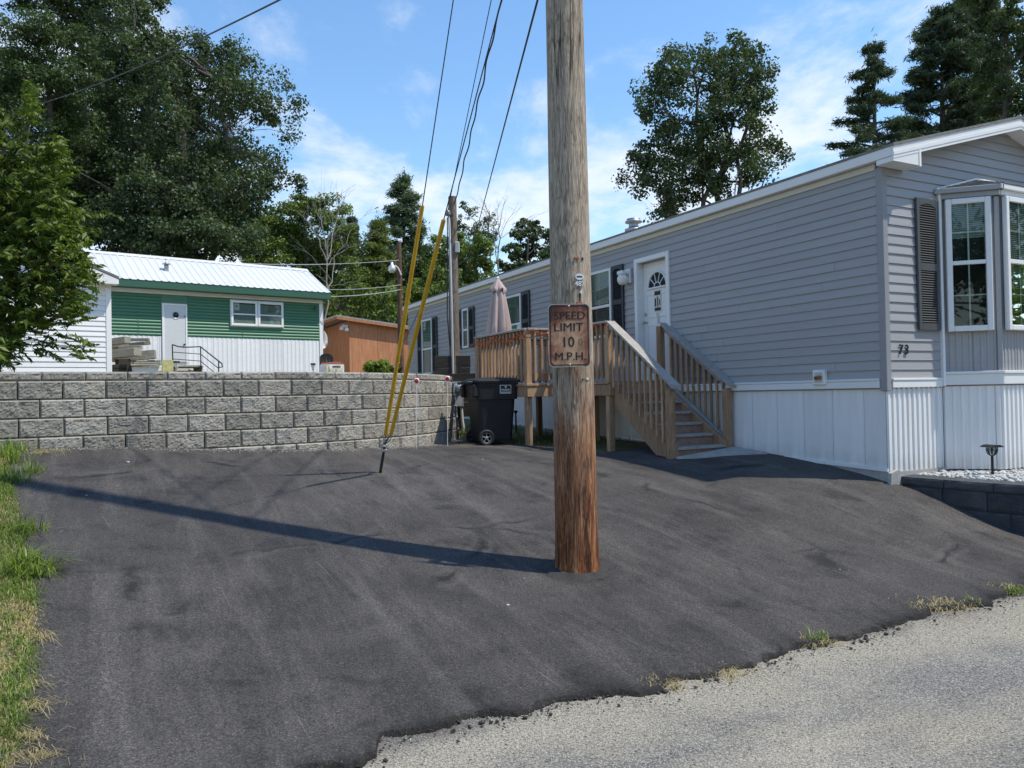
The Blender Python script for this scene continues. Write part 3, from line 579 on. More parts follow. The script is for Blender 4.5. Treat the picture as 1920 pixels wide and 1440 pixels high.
# ------------------------------------------------------------------ building parts
def clapboard(fr, x0, x1, z0, z1, parent, mat, pitch=.1016, lip=.015, name='siding_course', cuts=(), xtop=None, joint=0):
    """lapped courses on the plane y=0 of fr (outside is -y); cuts: (xa, xb, ztop) openings from below; xtop(z)->(xa,xb) for gables"""
    z = z0
    while z < z1 - .01:
        zt = min(z + pitch, z1); spans = [(x0, x1)]
        for xa, xb, zc, zd in cuts:
            if z + .03 < zd and zt - .03 > zc:
                ns = []
                for a, b in spans:
                    if xb <= a or xa >= b: ns.append((a, b)); continue
                    if xa > a: ns.append((a, xa))
                    if xb < b: ns.append((xb, b))
                spans = ns
        if joint:
            ns = []
            for a, b in spans:
                c_ = a; nx = a + joint * RNG.uniform(.15, 1.0)
                while nx < b - .4: ns.append((c_, nx - .0012)); c_ = nx + .0012; nx += joint
                ns.append((c_, b))
            spans = ns
        for a, b in spans:
            dz_ = RNG.uniform(-.0012, .0012); lip_ = lip * RNG.uniform(.86, 1.14)
            prof = [(-.002, zt + .012), (-lip_, z + .010 + dz_), (-lip * 1.04, z + .001), (-lip * .6, z), (.0, z + .002), (.0, zt + .012)]
            mb = MB()
            if xtop:
                a0s = [max(a, xtop(q[1])[0]) for q in prof]; a1s = [min(b, xtop(q[1])[1]) for q in prof]
                if min(np.array(a1s) - np.array(a0s)) < .02: continue
                mb.prism(fr, prof, 'x', 0, 0, a0s=a0s, a1s=a1s)
            else: mb.prism(fr, prof, 'x', a, b)
            mb.build(name, mat, parent)
        z = zt
def ribbed(fr, x0, x1, zb0, zb1, zt, parent, mat, name='skirting_panel', width=.406, pitch=.0812, depth=.018, zt1=None):
    """vertical ribbed sheet panels, bottom runs from zb0 to zb1, top zt"""
    x = x0; Lt = x1 - x0; zt1 = zt if zt1 is None else zt1
    while x < x1 - .005:
        xe = min(x + width, x1); mb = MB(); pts = [(x + .001, -.002)]; q = x
        while q < xe - 1e-4:
            for fx, dy in ((.08, -.003), (.18, -depth), (.50, -depth), (.60, -.003), (.97, -.003)):
                if q + fx * pitch < xe: pts.append((q + fx * pitch, dy))
            q += pitch
        pts.append((xe - .002, -.0005))
        vs = []; fs = []
        for (a, b) in pts:
            f_ = (a - x0) / Lt; vs += [fr(a, b, zb0 + (zb1 - zb0) * f_), fr(a, b, zt + (zt1 - zt) * f_)]
        fs = [(2 * i, 2 * i + 2, 2 * i + 3, 2 * i + 1) for i in range(len(pts) - 1)]
        mb._add(vs, fs); mb.build(name, mat, parent); x = xe
def window(fr, x0, x1, z0, z1, parent, frame_mat, fw=.05, mid=.5, out=.055, grid=(2, 2), lower_grid=True, blind=(0, 1), label=None, trim=0.0):
    """double-hung window standing proud of the wall plane; outside is -y"""
    ym, yo = -.017, -out
    mb = MB()
    mb.box(fr, x0, x0 + fw, yo, ym, z0, z1, .006).box(fr, x1 - fw, x1, yo, ym, z0, z1, .006).box(fr, x0 + fw + .0005, x1 - fw - .0005, yo, ym, z0, z0 + fw, .006).box(fr, x0 + fw + .0005, x1 - fw - .0005, yo, ym, z1 - fw, z1, .006)
    w = mb.build('window', frame_mat, parent)
    if label: w['label'] = label
    one('interior', M['room'], w, fr, x0 + fw, x1 - fw, ym - .002, ym - .006, z0 + fw, z1 - fw)
    zm = z0 + (z1 - z0) * mid
    one('sash_rail', frame_mat, w, fr, x0 + fw + .001, x1 - fw - .001, yo + .006, ym - .006, zm - .022, zm + .022, ch=.004)
    for (za, zb, yy) in ((z0 + fw, zm - .022, yo + .024), (zm + .022, z1 - fw, yo + .017)):
        mbp = MB(); mbp.poly([fr(x0 + fw, yy, za), fr(x1 - fw, yy, za), fr(x1 - fw, yy, zb), fr(x0 + fw, yy, zb)]); mbp.build('pane', M['glass'], w)
    if grid:
        mb = MB(); g = .008
        for (za, zb, on) in ((z0 + fw, zm - .022, lower_grid), (zm + .022, z1 - fw, True)):
            if not on: continue
            for i in range(1, grid[0]):
                xx = x0 + fw + (x1 - x0 - 2 * fw) * i / grid[0]; mb.box(fr, xx - g, xx + g, yo + .026, yo + .030, za, zb)
            for j in range(1, grid[1]):
                q = za + (zb - za) * j / grid[1]; mb.box(fr, x0 + fw, x1 - fw, yo + .0265, yo + .0305, q - g, q + g)
        if mb.v: mb.build('grille', frame_mat, w)
    if blind:
        mb = MB(); q = z0 + fw + (z1 - z0 - 2 * fw) * blind[0]; top = z0 + fw + (z1 - z0 - 2 * fw) * blind[1]
        while q < top - .01:
            mb._add([fr(x0 + fw + .006, ym - .008, q + .017), fr(x1 - fw - .006, ym - .008, q + .017), fr(x1 - fw - .006, ym - .016, q), fr(x0 + fw + .006, ym - .016, q)], [(0, 1, 2, 3)]); q += .021
        if mb.v: mb.build('blind', M['blind'], w)
    return w
def shutter(fr, x0, x1, z0, z1, parent, mat, arch=True):
    """louvred shutter, outside is -y"""
    ya, yb = -.018, -.046; st = .045; zm = z0 + (z1 - z0) * .48
    mb = MB()
    mb.box(fr, x0, x0 + st, yb, ya, z0, z1, .004).box(fr, x1 - st, x1, yb, ya, z0, z1, .004)
    for a, b in ((z0, z0 + .075), (zm - .04, zm + .04), (z1 - .055, z1)): mb.box(fr, x0 + st, x1 - st, yb + .001, ya, a, b)
    if arch:                                                   # arched head of the upper louvre field
        n = 10; xs = np.linspace(x0 + st, x1 - st, n + 1)
        for i in range(n):
            h0, h1 = [.035 * (2 * (v - x0 - st) / (x1 - x0 - 2 * st) - 1) ** 2 for v in (xs[i], xs[i + 1])]
            mb.prism(fr, [(xs[i], z1 - .055), (xs[i + 1], z1 - .055), (xs[i + 1], z1 - .055 - h1 - .001), (xs[i], z1 - .055 - h0 - .001)], 'y', yb + .002, ya)
    s = mb.build('shutter', mat, parent)
    one('backing', M['dark'], s, fr, x0 + st, x1 - st, ya - .001, ya - .004, z0 + .07, z1 - .05)
    for a, b in ((z0 + .085, zm - .05), (zm + .05, z1 - .075)):
        q = a; mb = MB()
        while q < b:
            mb.prism(fr, [(-.024, q + .016), (-.041, q), (-.044, q + .004), (-.027, q + .020)], 'x', x0 + st, x1 - st, caps=False); q += .0255
        mb.build('louvres', mat, s)['kind'] = 'stuff'
    return s

# ------------------------------------------------------------------ grey mobile home
HF = Fr(HC, HE)                       # x along front, y back along the side, z up
SF = Fr(HC, -HD)                      # side wall: x = -t, outside is -y
HL, HW = 14.5, 4.3
house = thing('mobile_home', HC + np.array([1, 3, .5]), 'long grey vinyl-sided mobile home numbered 73 on the right', 'house')
ZT, ZE = 1.585, 3.79
side = MB().box(HF, .004, .12, .002, 3.47, ZT - .1, 3.86).box(HF, .004, .12, 4.23, HL, ZT - .1, 3.86).box(HF, .004, .12, 3.47, 4.23, 3.46, 3.86).build('side_wall', M['corner'], house)
clapboard(SF, -HL, -.055, ZT, ZE, side, M['siding'], cuts=[(-4.235, -3.465, 1.5, 3.50)], joint=3.66)
fw_ = MB().box(HF, .125, HW, .004, .12, ZT - .1, 3.88); fw_.prism(HF, [(.125, 3.88), (HW, 3.88), (HW / 2, 4.5)], 'y', .004, .12)
front = fw_.build('front_wall', M['corner'], house)
SLOPE = (4.545 - 3.93) / (HW / 2 + .10)
def rake(z): d = max(0.0, (z - 3.93) / SLOPE - .10); return (d, HW - d)
FF = Fr(HC, HE)
clapboard(FF, .06, HW - .06, ZT, 4.50, front, M['siding'], cuts=[(.92, 3.38, 1.5, 3.62)], xtop=lambda z: (max(.06, rake(z)[0]), min(HW - .06, rake(z)[1])))
MB().box(HF, 4.18, HW, .13, HL, .5, 3.86).box(HF, .13, 4.17, HL - .12, HL, .5, 3.86).build('rear_wall', M['siding'], house)
MB().box(HF, .13, 4.17, .13, HL - .13, 1.46, 1.54).build('floor', M['dark'], house)
# corner post, frieze, fascia, soffit, roof
MB().box(HF, -.022, .058, -.022, .058, ZT - .12, 3.80, .006).build('corner_post', M['corner'], house)
MB().box(HF, HW - .058, HW + .022, -.022, .058, ZT - .12, 3.80, .006).build('corner_post', M['corner'], house)
MB().box(SF, -HL, -.06, -.024, .0, 3.785, 3.852, .004).build('frieze', M['cream'], house)
ov, fo = .10, .22
roof = MB(); 
for sx in (0, 1):
    xs = (-ov - .004, HW / 2) if sx == 0 else (HW + ov + .004, HW / 2)
    zz = (3.93 + .05, 3.93 + .05 + SLOPE * (HW / 2 + ov))
    a, b = (xs[0], zz[0]), (xs[1], zz[1])
    roof.prism(HF, [a, b, (b[0], b[1] - .03), (a[0], a[1] - .03)], 'y', -fo - .01, HL + .2)
rf = roof.build('roof', M['shingle'], house)
MB().box(HF, -ov, -ov + .03, -fo + .02, HL + .2, 3.855, 3.975, .004).build('eave_fascia', M['trim'], rf)
MB().box(HF, -ov + .031, .0, -fo + .02, HL + .2, 3.856, 3.868).build('soffit', M['trim'], rf)
MB().box(HF, HW + ov - .03, HW + ov, -fo + .02, HL + .2, 3.855, 3.975, .004).build('eave_fascia', M['trim'], rf)
def rk(s): return 3.93 + SLOPE * (s + ov)
mb = MB(); h_ = .125                                              # rake boards with two shadow lines
for a, b in ((-ov, HW / 2), (HW / 2, HW + ov)):
    za, zb = (rk(-ov), rk(HW / 2)) if a < 1 else (rk(HW / 2), rk(-ov))
    for k0, (d0, d1, y0) in enumerate(((-.005 + .042, -h_ + .042 + .045, -fo), (-h_ + .087, -h_ + .052, -fo - .006), (-h_ + .052, -h_ + .02, -fo - .001))):
        mb.prism(HF, [(a, za + d0), (b, zb + d0), (b, zb + d1), (a, za + d1)], 'y', y0, -fo + .018)
mb.build('rake_board', M['trim'], rf)
mb = MB()
for a, b in ((-ov + .03, HW / 2), (HW / 2, HW + ov - .03)):
    za, zb = (rk(-ov + .03), rk(HW / 2)) if a < 1 else (rk(HW / 2), rk(-ov + .03))
    mb.prism(HF, [(a, za - .055), (b, zb - .055), (b, zb - .070), (a, za - .070)], 'y', -fo + .02, .0)
mb.build('rake_soffit', M['trim'], rf)
mb = MB().prism(HF, [(-ov + .002, 3.80), (.33, 3.80), (.33, 3.80 + .17), (-ov + .002, 3.80 + .05)], 'y', -fo + .003, -.02); mb.build('eave_return', M['trim'], rf)
MB().box(HF, .305, .335, -fo - .004, -.021, 3.79, 3.985).build('return_trim', M['trim'], rf)
# flue on the roof
pv = at_depth(1188, 425, 14.6); fl = Fr((pv[0], pv[1], 0), (1, 0, 0))
sv = float((pv - HC) @ HE); zr = rk(max(.2, min(sv, HW / 2))) + .04
MB().lathe(fl, [(.0, zr - .3), (.11, zr - .3), (.11, pv[2] - .12), (.17, pv[2] - .10), (.17, pv[2] - .05), (.10, pv[2] - .045), (.085, pv[2] + .07), (.16, pv[2] + .075), (.16, pv[2] + .10), (.12, pv[2] + .125), (.13, pv[2] + .145), (.0, pv[2] + .15)], 20).build('flue', M['steel'], rf)
# water table trims and skirting
tb = MB().box(SF, -HL, -.062, -.030, .0, ZT - .088, ZT - .012, .004).box(SF, -HL, -.062, -.038, .0, ZT - .011, ZT + .012, .003)
tb.build('base_trim', M['trim'], house)
MB().box(SF, -HL, -.1, .05, .09, .55, 1.58).box(HF, .1, .93, .045, .09, .3, 1.58).box(HF, 3.4, HW, .045, .09, .3, 1.58).build('skirting_frame', M['dark'], house)
zs = lambda t: .635 + .0325 * t
skS = MB().box(SF, -HL, -.0, .022, .04, .9, 1.50).build('side_skirting', M['white'], house)
ribbed(Fr(HC + HE * .018, -HD), -HL, -.004, zs(HL), zs(0), 1.50, skS, M['skirt'], pitch=.1015, depth=.004)
mb = MB()
for a in np.arange(0, HL, .8):
    b = min(a + .8, HL); mb.prism(SF, [(-b, zs(b) + .022), (-a - .004, zs(a) + .022), (-a - .004, zs(a) - .012), (-b, zs(b) - .012)], 'y', -.012, .03)
mb.build('skirting_rail', M['trim'], skS)
mb = MB()
for a in np.arange(0, HL, .5):
    b = min(a + .5, HL); mb.prism(SF, [(-b, zs(b) - .014), (-a - .001, zs(a) - .014), (-a - .001, .2), (-b, .2)], 'y', .004, .12)
mb.build('concrete_slab', M['concrete'], house)
MB().box(HF, .0, HW, -.01, .10, .25, .62).build('front_slab', M['concrete'], house)
fr_ = Fr(HC + np.array([0, 0, 0]), HE)
mb = MB(); mb.prism(fr_, [(-.05, .44), (.16, .44), (.19, .60), (.07, .645), (-.03, .615)], 'y', -.055, -.012); mb.build('broken_kerb', M['concrete'], house)
# bay plan: (s, out)
BW = .40; bay = [(.93, 0.0), (.93 + BW, BW), (3.37 - BW, BW), (3.37, 0.0)]
def bay_fr(i):
    a, b = bay[i], bay[i + 1]; pa, pb = HF(a[0], -a[1], 0), HF(b[0], -b[1], 0); return Fr(pa, pb - pa), float(np.linalg.norm(pb - pa))
skF = MB().box(HF, .004, .2, .022, .04, .6, 1.49).build('front_skirting', M['white'], house)
frs = Fr(HF(0, .012, 0), HE); ribbed(frs, .0, .93, .60, .60, 1.50, skF, M['skirt']); ribbed(frs, 3.37, HW, .60, .60, 1.50, skF, M['skirt'])
fb, bl = None, None
MB().box(HF, .062, .885, -.030, .0, ZT - .088, ZT - .012, .004).box(HF, .062, .885, -.038, .0, ZT - .011, ZT + .012, .003).build('base_trim', M['trim'], house)
bayp = MB(); bp = [HF(s, -o_ + .02, 0)[:2] for s, o_ in bay]
for i in range(3):
    f_, l_ = bay_fr(i)
    bayp.box(f_, .0 + (.02 if i == 1 else 0), l_ - (.02 if i == 1 else 0), .016, .05, 1.50, 3.60)
bayo = bayp.build('bay_window', M['bayvert'], house)
for i in range(3):
    f_, l_ = bay_fr(i); f2 = Fr(f_(0, .012, 0), f_.ax)
    ribbed(f2, .0, l_, .60, .60, 1.50, skF, M['skirt'], width=.5)
    # vertical panel under and round the windows
    ribbed(f2, .0, l_, 1.66, 1.66, 3.54, bayo, M['bayvert'], name='bay_panel', width=.3, pitch=.0635, depth=.010)
    MB().box(f_, -.012, l_ + .012, -.030, .01, ZT - .070, ZT + .045, .004).box(f_, -.016, l_ + .016, -.042, .01, ZT + .046, ZT + .075, .003).build('bay_sill_trim', M['trim'], bayo)
    MB().box(f_, -.03, l_ + .03, -.05, .01, 3.545, 3.60, .004).box(f_, -.05, l_ + .05, -.085, .01, 3.601, 3.655, .004).build('bay_fascia', M['bayvert'] if i == 0 else M['trim'], bayo)
    if i < 2: MB().box(f_, l_ - .035, l_ + .012, -.018, .012, 1.66, 3.54, .004).build('bay_corner', M['bayvert'], bayo)
    if i == 0: window(f_, .055, l_ - .075, 2.095, 3.535, bayo, M['trim'], .058, .515, .07, (2, 2), True, (.72, 1.0))
    elif i == 1:
        nw = 2; ww = (l_ - .10) / nw
        for q in range(nw): window(f_, .05 + q * ww, .05 + (q + 1) * ww - .03, 2.095, 3.535, bayo, M['trim'], .055, .515, .07, (3, 2), True, (.30, 1.0))
    else: window(f_, .075, l_ - .055, 2.095, 3.535, bayo, M['trim'], .058, .515, .07, (2, 2), True, (.6, 1.0))
[MB().box(HF, a_, a_ + .04, -.045, .0, ZT - .08, 3.645, .004).build('bay_edge_trim', M['trim'], bayo) for a_ in (.885, 3.375)]
# hipped bay roof
z_e, z_w = 3.657, 3.835; A = [(.86, .0), (.93 + BW - .03, BW + .09), (3.37 - BW + .03, BW + .09), (3.44, .0)]; B = [(1.58, .0), (2.72, .0)]
mb = MB()
P_ = lambda s, o_, z: HF(s, -o_, z)
mb.poly([P_(*A[0], z_e), P_(*A[1], z_e), P_(B[0][0], .0, z_w)]); mb.poly([P_(*A[1], z_e), P_(*A[2], z_e), P_(B[1][0], 0, z_w), P_(B[0][0], 0, z_w)]); mb.poly([P_(*A[2], z_e), P_(*A[3], z_e), P_(B[1][0], 0, z_w)])
br = mb.build('bay_roof', M['shingle'], bayo)
mb = MB()                                             # shingle courses
for q in np.linspace(.0, .86, 6):
    for i in range(3):
        a0, a1 = [(A[0], A[1]), (A[1], A[2]), (A[2], A[3])][i]; b0, b1 = [(B[0], B[0]), (B[0], B[1]), (B[1], B[1])][i]
        def pt(a, b, t, up): return P_(a[0] * (1 - t) + b[0] * t, a[1] * (1 - t) + b[1] * t, z_e * (1 - t) + z_w * t + up)
        n_sh = 6 if i == 1 else 3
        for w in range(n_sh):
            f0, f1 = w / n_sh, (w + .96) / n_sh; lerp = lambda p, q_, f: (p[0] * (1 - f) + q_[0] * f, p[1] * (1 - f) + q_[1] * f)
            al, ar = lerp(a0, a1, f0), lerp(a0, a1, f1); bl_, br_ = lerp(b0, b1, f0), lerp(b0, b1, f1); u = .010 + RNG.uniform(0, .005)
            mb._add([pt(al, bl_, q, u), pt(ar, br_, q, u), pt(ar, br_, q + .16, .003), pt(al, bl_, q + .16, .003), pt(al, bl_, q, 0), pt(ar, br_, q, 0)], [(0, 1, 2, 3), (4, 5, 1, 0)])
so = mb.build('shingles', M['shingle'], bayo); so['kind'] = 'stuff'
mb = MB()
for (a, za), (b, zb) in (((.86, 3.655), (1.58, z_w + .012)), ((1.58, z_w + .012), (2.72, z_w + .012)), ((2.72, z_w + .012), (3.44, 3.655))): mb.tube([HF(a, -.03, za), HF(b, -.03, zb)], .013, 6)
mb.build('bay_flashing', M['trim'], bayo)
shutter(FF, .50, .862, 2.11, 3.53, house, M['shutterf'])
# side windows and shutters
for (a, b, z0, z1, sh) in ((4.88, 5.9, 2.40, 3.51, ((4.55, 4.86), (5.92, 6.23))), (7.95, 8.68, 2.40, 3.49, ((7.61, 7.93), (8.70, 9.02))), (10.47, 10.81, 2.58, 3.47, ((10.17, 10.45), (10.83, 11.11))), (12.71, 13.41, 2.06, 3.465, ((12.38, 12.69), (13.43, 13.74)))):
    window(SF, -b, -a, z0, z1, house, M['trim'], .045, .46, .05, (3, 2) if b - a > .5 else (2, 2), False, (.5, 1.0))
    for s0, s1 in sh: shutter(SF, -s1, -s0, z0 + (.0 if z0 < 2.1 else -.0), z1 + .01, house, M['shutter'], True)
# entrance door in its recess
MB().box(SF, -4.262, -4.195, -.042, .02, 1.66, 3.533, .006).box(SF, -3.505, -3.438, -.042, .02, 1.66, 3.533, .006).box(SF, -4.194, -3.506, -.042, .02, 3.462, 3.533, .006).build('door_frame', M['trim'], house)
dr = MB().box(SF, -4.188, -3.512, .086, .125, 1.68, 3.458, .003).build('door', M['trim'], house)
MB().box(SF, -4.194, -4.189, -.03, .125, 1.66, 3.461).box(SF, -3.511, -3.506, -.03, .125, 1.66, 3.461).build('jamb', M['trim'], dr)
MB().box(SF, -4.194, -3.506, -.05, .12, 1.655, 1.678).build('threshold', M['steel'], dr)
mb = MB()                                                   # raised door panels
for xa, xb, za, zb in ((-4.11, -3.88, 2.62, 2.98), (-3.82, -3.59, 2.62, 2.98), (-4.11, -3.88, 1.80, 2.52), (-3.82, -3.59, 1.80, 2.52)):
    for (p, q, r_, s_) in ((xa, xb, za, za + .018), (xa, xb, zb - .018, zb), (xa, xa + .018, za + .018, zb - .018), (xb - .018, xb, za + .018, zb - .018)): mb.box(SF, p, q, .078, .087, r_, s_)
mb.build('door_panel', M['trim'], dr)
cx, cz, R_ = -3.85, 3.06, .235                               # half-round light
mb = MB(); n = 20; vs = [SF(cx, .084, cz)] + [SF(cx + R_ * .92 * math.cos(math.pi * i / n), .084, cz + R_ * .98 * math.sin(math.pi * i / n)) for i in range(n + 1)]
mb._add(vs, [(0, i + 1, i + 2) for i in range(n)]); mb.build('fan_light', M['room'], dr)
mb = MB(); mb.tube([SF(cx + R_ * .95 * math.cos(math.pi * i / n), .080, cz + R_ * 1.02 * math.sin(math.pi * i / n)) for i in range(n + 1)], .017, 6).tube([SF(cx - R_, .080, cz), SF(cx + R_, .080, cz)], .017, 6)
for a in (40, 72, 108, 140): mb.tube([SF(cx + .075 * math.cos(math.radians(a)), .080, cz + .08 * math.sin(math.radians(a))), SF(cx + R_ * .9 * math.cos(math.radians(a)), .080, cz + R_ * .98 * math.sin(math.radians(a)))], .008, 5)
mb.tube([SF(cx + .078 * math.cos(math.pi * i / 10), .080, cz + .08 * math.sin(math.pi * i / 10)) for i in range(11)], .009, 5); mb.build('fan_light_bars', M['trim'], dr)
MB().tube([SF(-4.125, .086, 2.56), SF(-4.125, .045, 2.56)], .012, 8).lathe(Fr(SF(-4.125, .03, 2.56), (1, 0, 0), None), [(0, -.028), (.028, -.015), (.028, .012), (0, .025)], 12).tube([SF(-4.125, .086, 2.68), SF(-4.125, .062, 2.68)], .026, 12).build('door_knob', M['steel'], dr)
nb = MB().box(SF, -3.93, -3.765, .079, .0845, 2.70, 3.02).build('notice', M['cream'], dr)
MB().box(SF, -3.918, -3.777, .0775, .0788, 2.945, 3.005).box(SF, -3.918, -3.777, .0775, .0788, 2.712, 2.76).box(SF, -3.915, -3.88, .0775, .0788, 2.78, 2.90).box(SF, -3.855, -3.83, .0775, .0788, 2.775, 2.92).box(SF, -3.81, -3.785, .0775, .0788, 2.79, 2.88).build('notice_print', M['ink'], nb)
MB().box(SF, -3.865, -3.81, .080, .0845, 2.52, 2.68).build('notice', M['conduit'], dr)
# porch lamp, hose outlet, house number
pl = MB().box(SF, -4.49, -4.345, -.060, -.012, 3.19, 3.41, .01).build('porch_lamp', M['plasticw'], house)
lf = Fr(SF(-4.42, -.135, 3.245), (1, 0, 0)); MB().lathe(lf, [(0, .08), (.055, .075), (.085, .03), (.085, -.02), (.06, -.07), (0, -.085)], 16).box(Fr(SF(-4.42, -.10, 3.35), -HD), -.07, .07, -.10, .06, -.03, .03, .012).build('lamp_globe', M['plasticw'], pl)
ob = MB().box(SF, -.905, -.735, -.055, -.006, 1.545, 1.715, .006).build('outlet_box', M['plasticw'], house)
MB().box(SF, -.875, -.765, -.0565, -.054, 1.572, 1.688).build('outlet_recess', M['conduit'], ob)
MB().lathe(Fr(SF(-.845, -.075, 1.625), (1, 0, 0)), [(0, -.02), (.018, -.015), (.018, .015), (0, .02)], 10).lathe(Fr(SF(-.795, -.075, 1.63), (1, 0, 0)), [(0, -.022), (.024, -.015), (.024, .015), (0, .022)], 10).build('valve', M['rust'], ob)
for ch, xx in (('7', .215), ('3', .308)): put_text(ch, .145, M['ink'], 'house_number', house, FF, xx, -.022, 1.893, .95, .004, .002, -.08)

# ------------------------------------------------------------------ deck with stairs
DZ = 1.66; ON, OW = 1.05, 1.63; T0, T1, T2 = 3.50, 4.85, 6.75
DF = Fr(HC, HN, HD)                      # x = out from the side wall, y = along the house, z up
deck = thing('deck', DF(.6, 4.5, .75), 'wooden deck with baluster railing and stairs along the grey house', 'deck')
x = .06
fr0 = .05
y = T0 + .01                              # boards run out from the wall
while y < T2 - .02:
    one('deck_board', M['deckx'], deck, DF, .045, (ON if y < T1 - .05 else OW) + .02, y, y + .138, DZ - .035, DZ, ch=.004); y += .144
jz = DZ - .037
for (a, b, c, d) in ((.045, ON, T0 - .002, T0 + .036), (ON - .04, ON - .002, T0 + .037, T1), (ON - .04, OW, T1 - .03, T1 + .008), (OW - .04, OW - .002, T1 + .009, T2), (.045, OW - .041, T2 - .038, T2), (.045, .083, T0 + .037, T2 - .039)):
    one('rim_joist', M['deck'], deck, DF, a, b, c, d, jz - .16, jz, ch=.004)
def post(xo, t, top, w=.09, base=None):
    p = DF(xo, t, 0); zb = GL(p[0], p[1]) - .05 if base is None else base
    return one('post', M['deck'], deck, DF, xo - w / 2, xo + w / 2, t - w / 2, t + w / 2, zb, top, ch=.006)
RT = 2.47
post(OW - .065, T1 + .07, RT); post(OW - .065, T2 - .065, RT); post(ON - .06, T0 + .09, RT - .02); post(ON - .06, T1 - .09, RT); post(.11, T0 + .06, RT - .02); post(ON - .30, T1 + .3, DZ - .04); post(.4, T2 - .09, DZ - .04); post(.4, T1, DZ - .04)
def railing(p0, p1, z=DZ, cap=True, n_gap=.115):
    """level rail between two (out, t) points"""
    a, b = DF(p0[0], p0[1], 0), DF(p1[0], p1[1], 0); L_ = np.linalg.norm(b - a); f_ = Fr(a, b - a)
    if cap: one('cap_rail', M['rail'], deck, f_, -.02, L_ + .02, -.07, .07, RT + .002, RT + .036, ch=.005)
    one('top_rail', M['deckx'], deck, f_, .045, L_ - .045, -.019, .019, RT - .09, RT, ch=.003); one('bottom_rail', M['deckx'], deck, f_, .045, L_ - .045, -.019, .019, z + .075, z + .155, ch=.003)
    n = max(1, int((L_ - .1) / n_gap)); 
    for i in range(n):
        xx = .05 + (L_ - .1) * (i + .5) / n; one('baluster', M['deck'], deck, f_, xx - .018, xx + .018, -.056, -.020, z + .045, RT - .01, ch=.003)
railing((OW - .065, T2 - .065), (OW - .065, T1 + .07)); railing((OW - .065, T1 + .07), (ON - .06, T1 - .0 + .07 - .001)); railing((ON - .06, T1 - .09), (ON - .06, T0 + .09)); railing((.1, T2 - .06), (OW - .065, T2 - .065))
# stairs: descend towards the viewer
NT_ = 6; Tb = 2.24; run = (T0 - Tb) / NT_; zg = .665; rise = (DZ - zg) / (NT_ + 1)
for i in range(NT_):
    zt = DZ - rise * (i + 1); ta = T0 - run * (i + 1)
    one('tread', M['rail'], deck, DF, .17, ON - .115, ta - .03, ta + run + .012, zt - .034, zt, ch=.004)
    one('riser', M['redwood'], deck, DF, .175, ON - .12, ta, ta + .02, zt - rise + .001, zt - .036, ch=.002)
for xo in (.15, ON - .095):                                   # stringers
    mb = MB(); f_ = Fr(DF(xo, 0, 0), HD, HN)
    mb.prism(f_, [(Tb - .02, zg - .02), (Tb - .02, zg + .17), (T0, DZ - .03), (T0, DZ - .33), (Tb + .30, zg - .02)], 'y', -.019, .019); mb.build('stringer', M['deck'], deck)
for xo in (.075, ON - .045):                                  # bottom newels and sloping rails
    p = DF(xo, Tb + .03, 0); one('newel', M['deck'], deck, DF, xo - .045, xo + .045, Tb - .015, Tb + .075, GL(p[0], p[1]) - .04, 1.53, ch=.006)
    f_ = Fr(DF(xo, 0, 0), HD, HN); ta, tb = Tb - .10, T0 + .02; sl = (RT + .03 - 1.575) / (tb - ta)
    mb = MB(); z_ = lambda t_: 1.575 + sl * (t_ - ta)
    mb.prism(f_, [(ta, z_(ta)), (tb, z_(tb)), (tb, z_(tb) - .036), (ta, z_(ta) - .036)], 'y', -.07, .07); mb.build('stair_cap_rail', M['rail'], deck)
    for dz0, dz1, nm in ((-.04, -.12, 'stair_top_rail'), (-.80, -.885, 'stair_bottom_rail')):
        mb = MB(); mb.prism(f_, [(Tb + .08, z_(Tb + .08) + dz0), (T0 + .04, z_(T0 + .04) + dz0), (T0 + .04, z_(T0 + .04) + dz1), (Tb + .08, z_(Tb + .08) + dz1)], 'y', -.019, .019)
        if not (nm == 'stair_bottom_rail' and xo > .5): mb.build(nm, M['rail'], deck)
    n = 10; so_ = .036 if xo > .5 else -.036
    for i in range(n):
        tt = Tb + .13 + (T0 - Tb - .13) * i / (n - .3)
        one('baluster', M['deck'], deck, Fr(DF(xo + so_, tt, 0), HN, HD), -.017, .017, -.017, .017, z_(tt) - (.80 if xo < .5 else .86), z_(tt) - .045, ch=.003)
pad = MB(); pa = [DF(.04, 2.20, 0), DF(.98, 2.20, 0), DF(.80, 2.02, 0), DF(.45, 1.84, 0), DF(.05, 1.62, 0)]
n = len(pa); pad._add([np.array([p[0], p[1], GL(p[0], p[1]) + .035]) for p in pa] + [np.array([p[0], p[1], GL(p[0], p[1]) - .05]) for p in pa], [tuple(range(n))] + [(i, (i + 1) % n, n + (i + 1) % n, n + i) for i in range(n)])
_prop(pad.build('concrete_pad', M['concrete']), 'pale concrete pad at the foot of the deck stairs', 'pad')
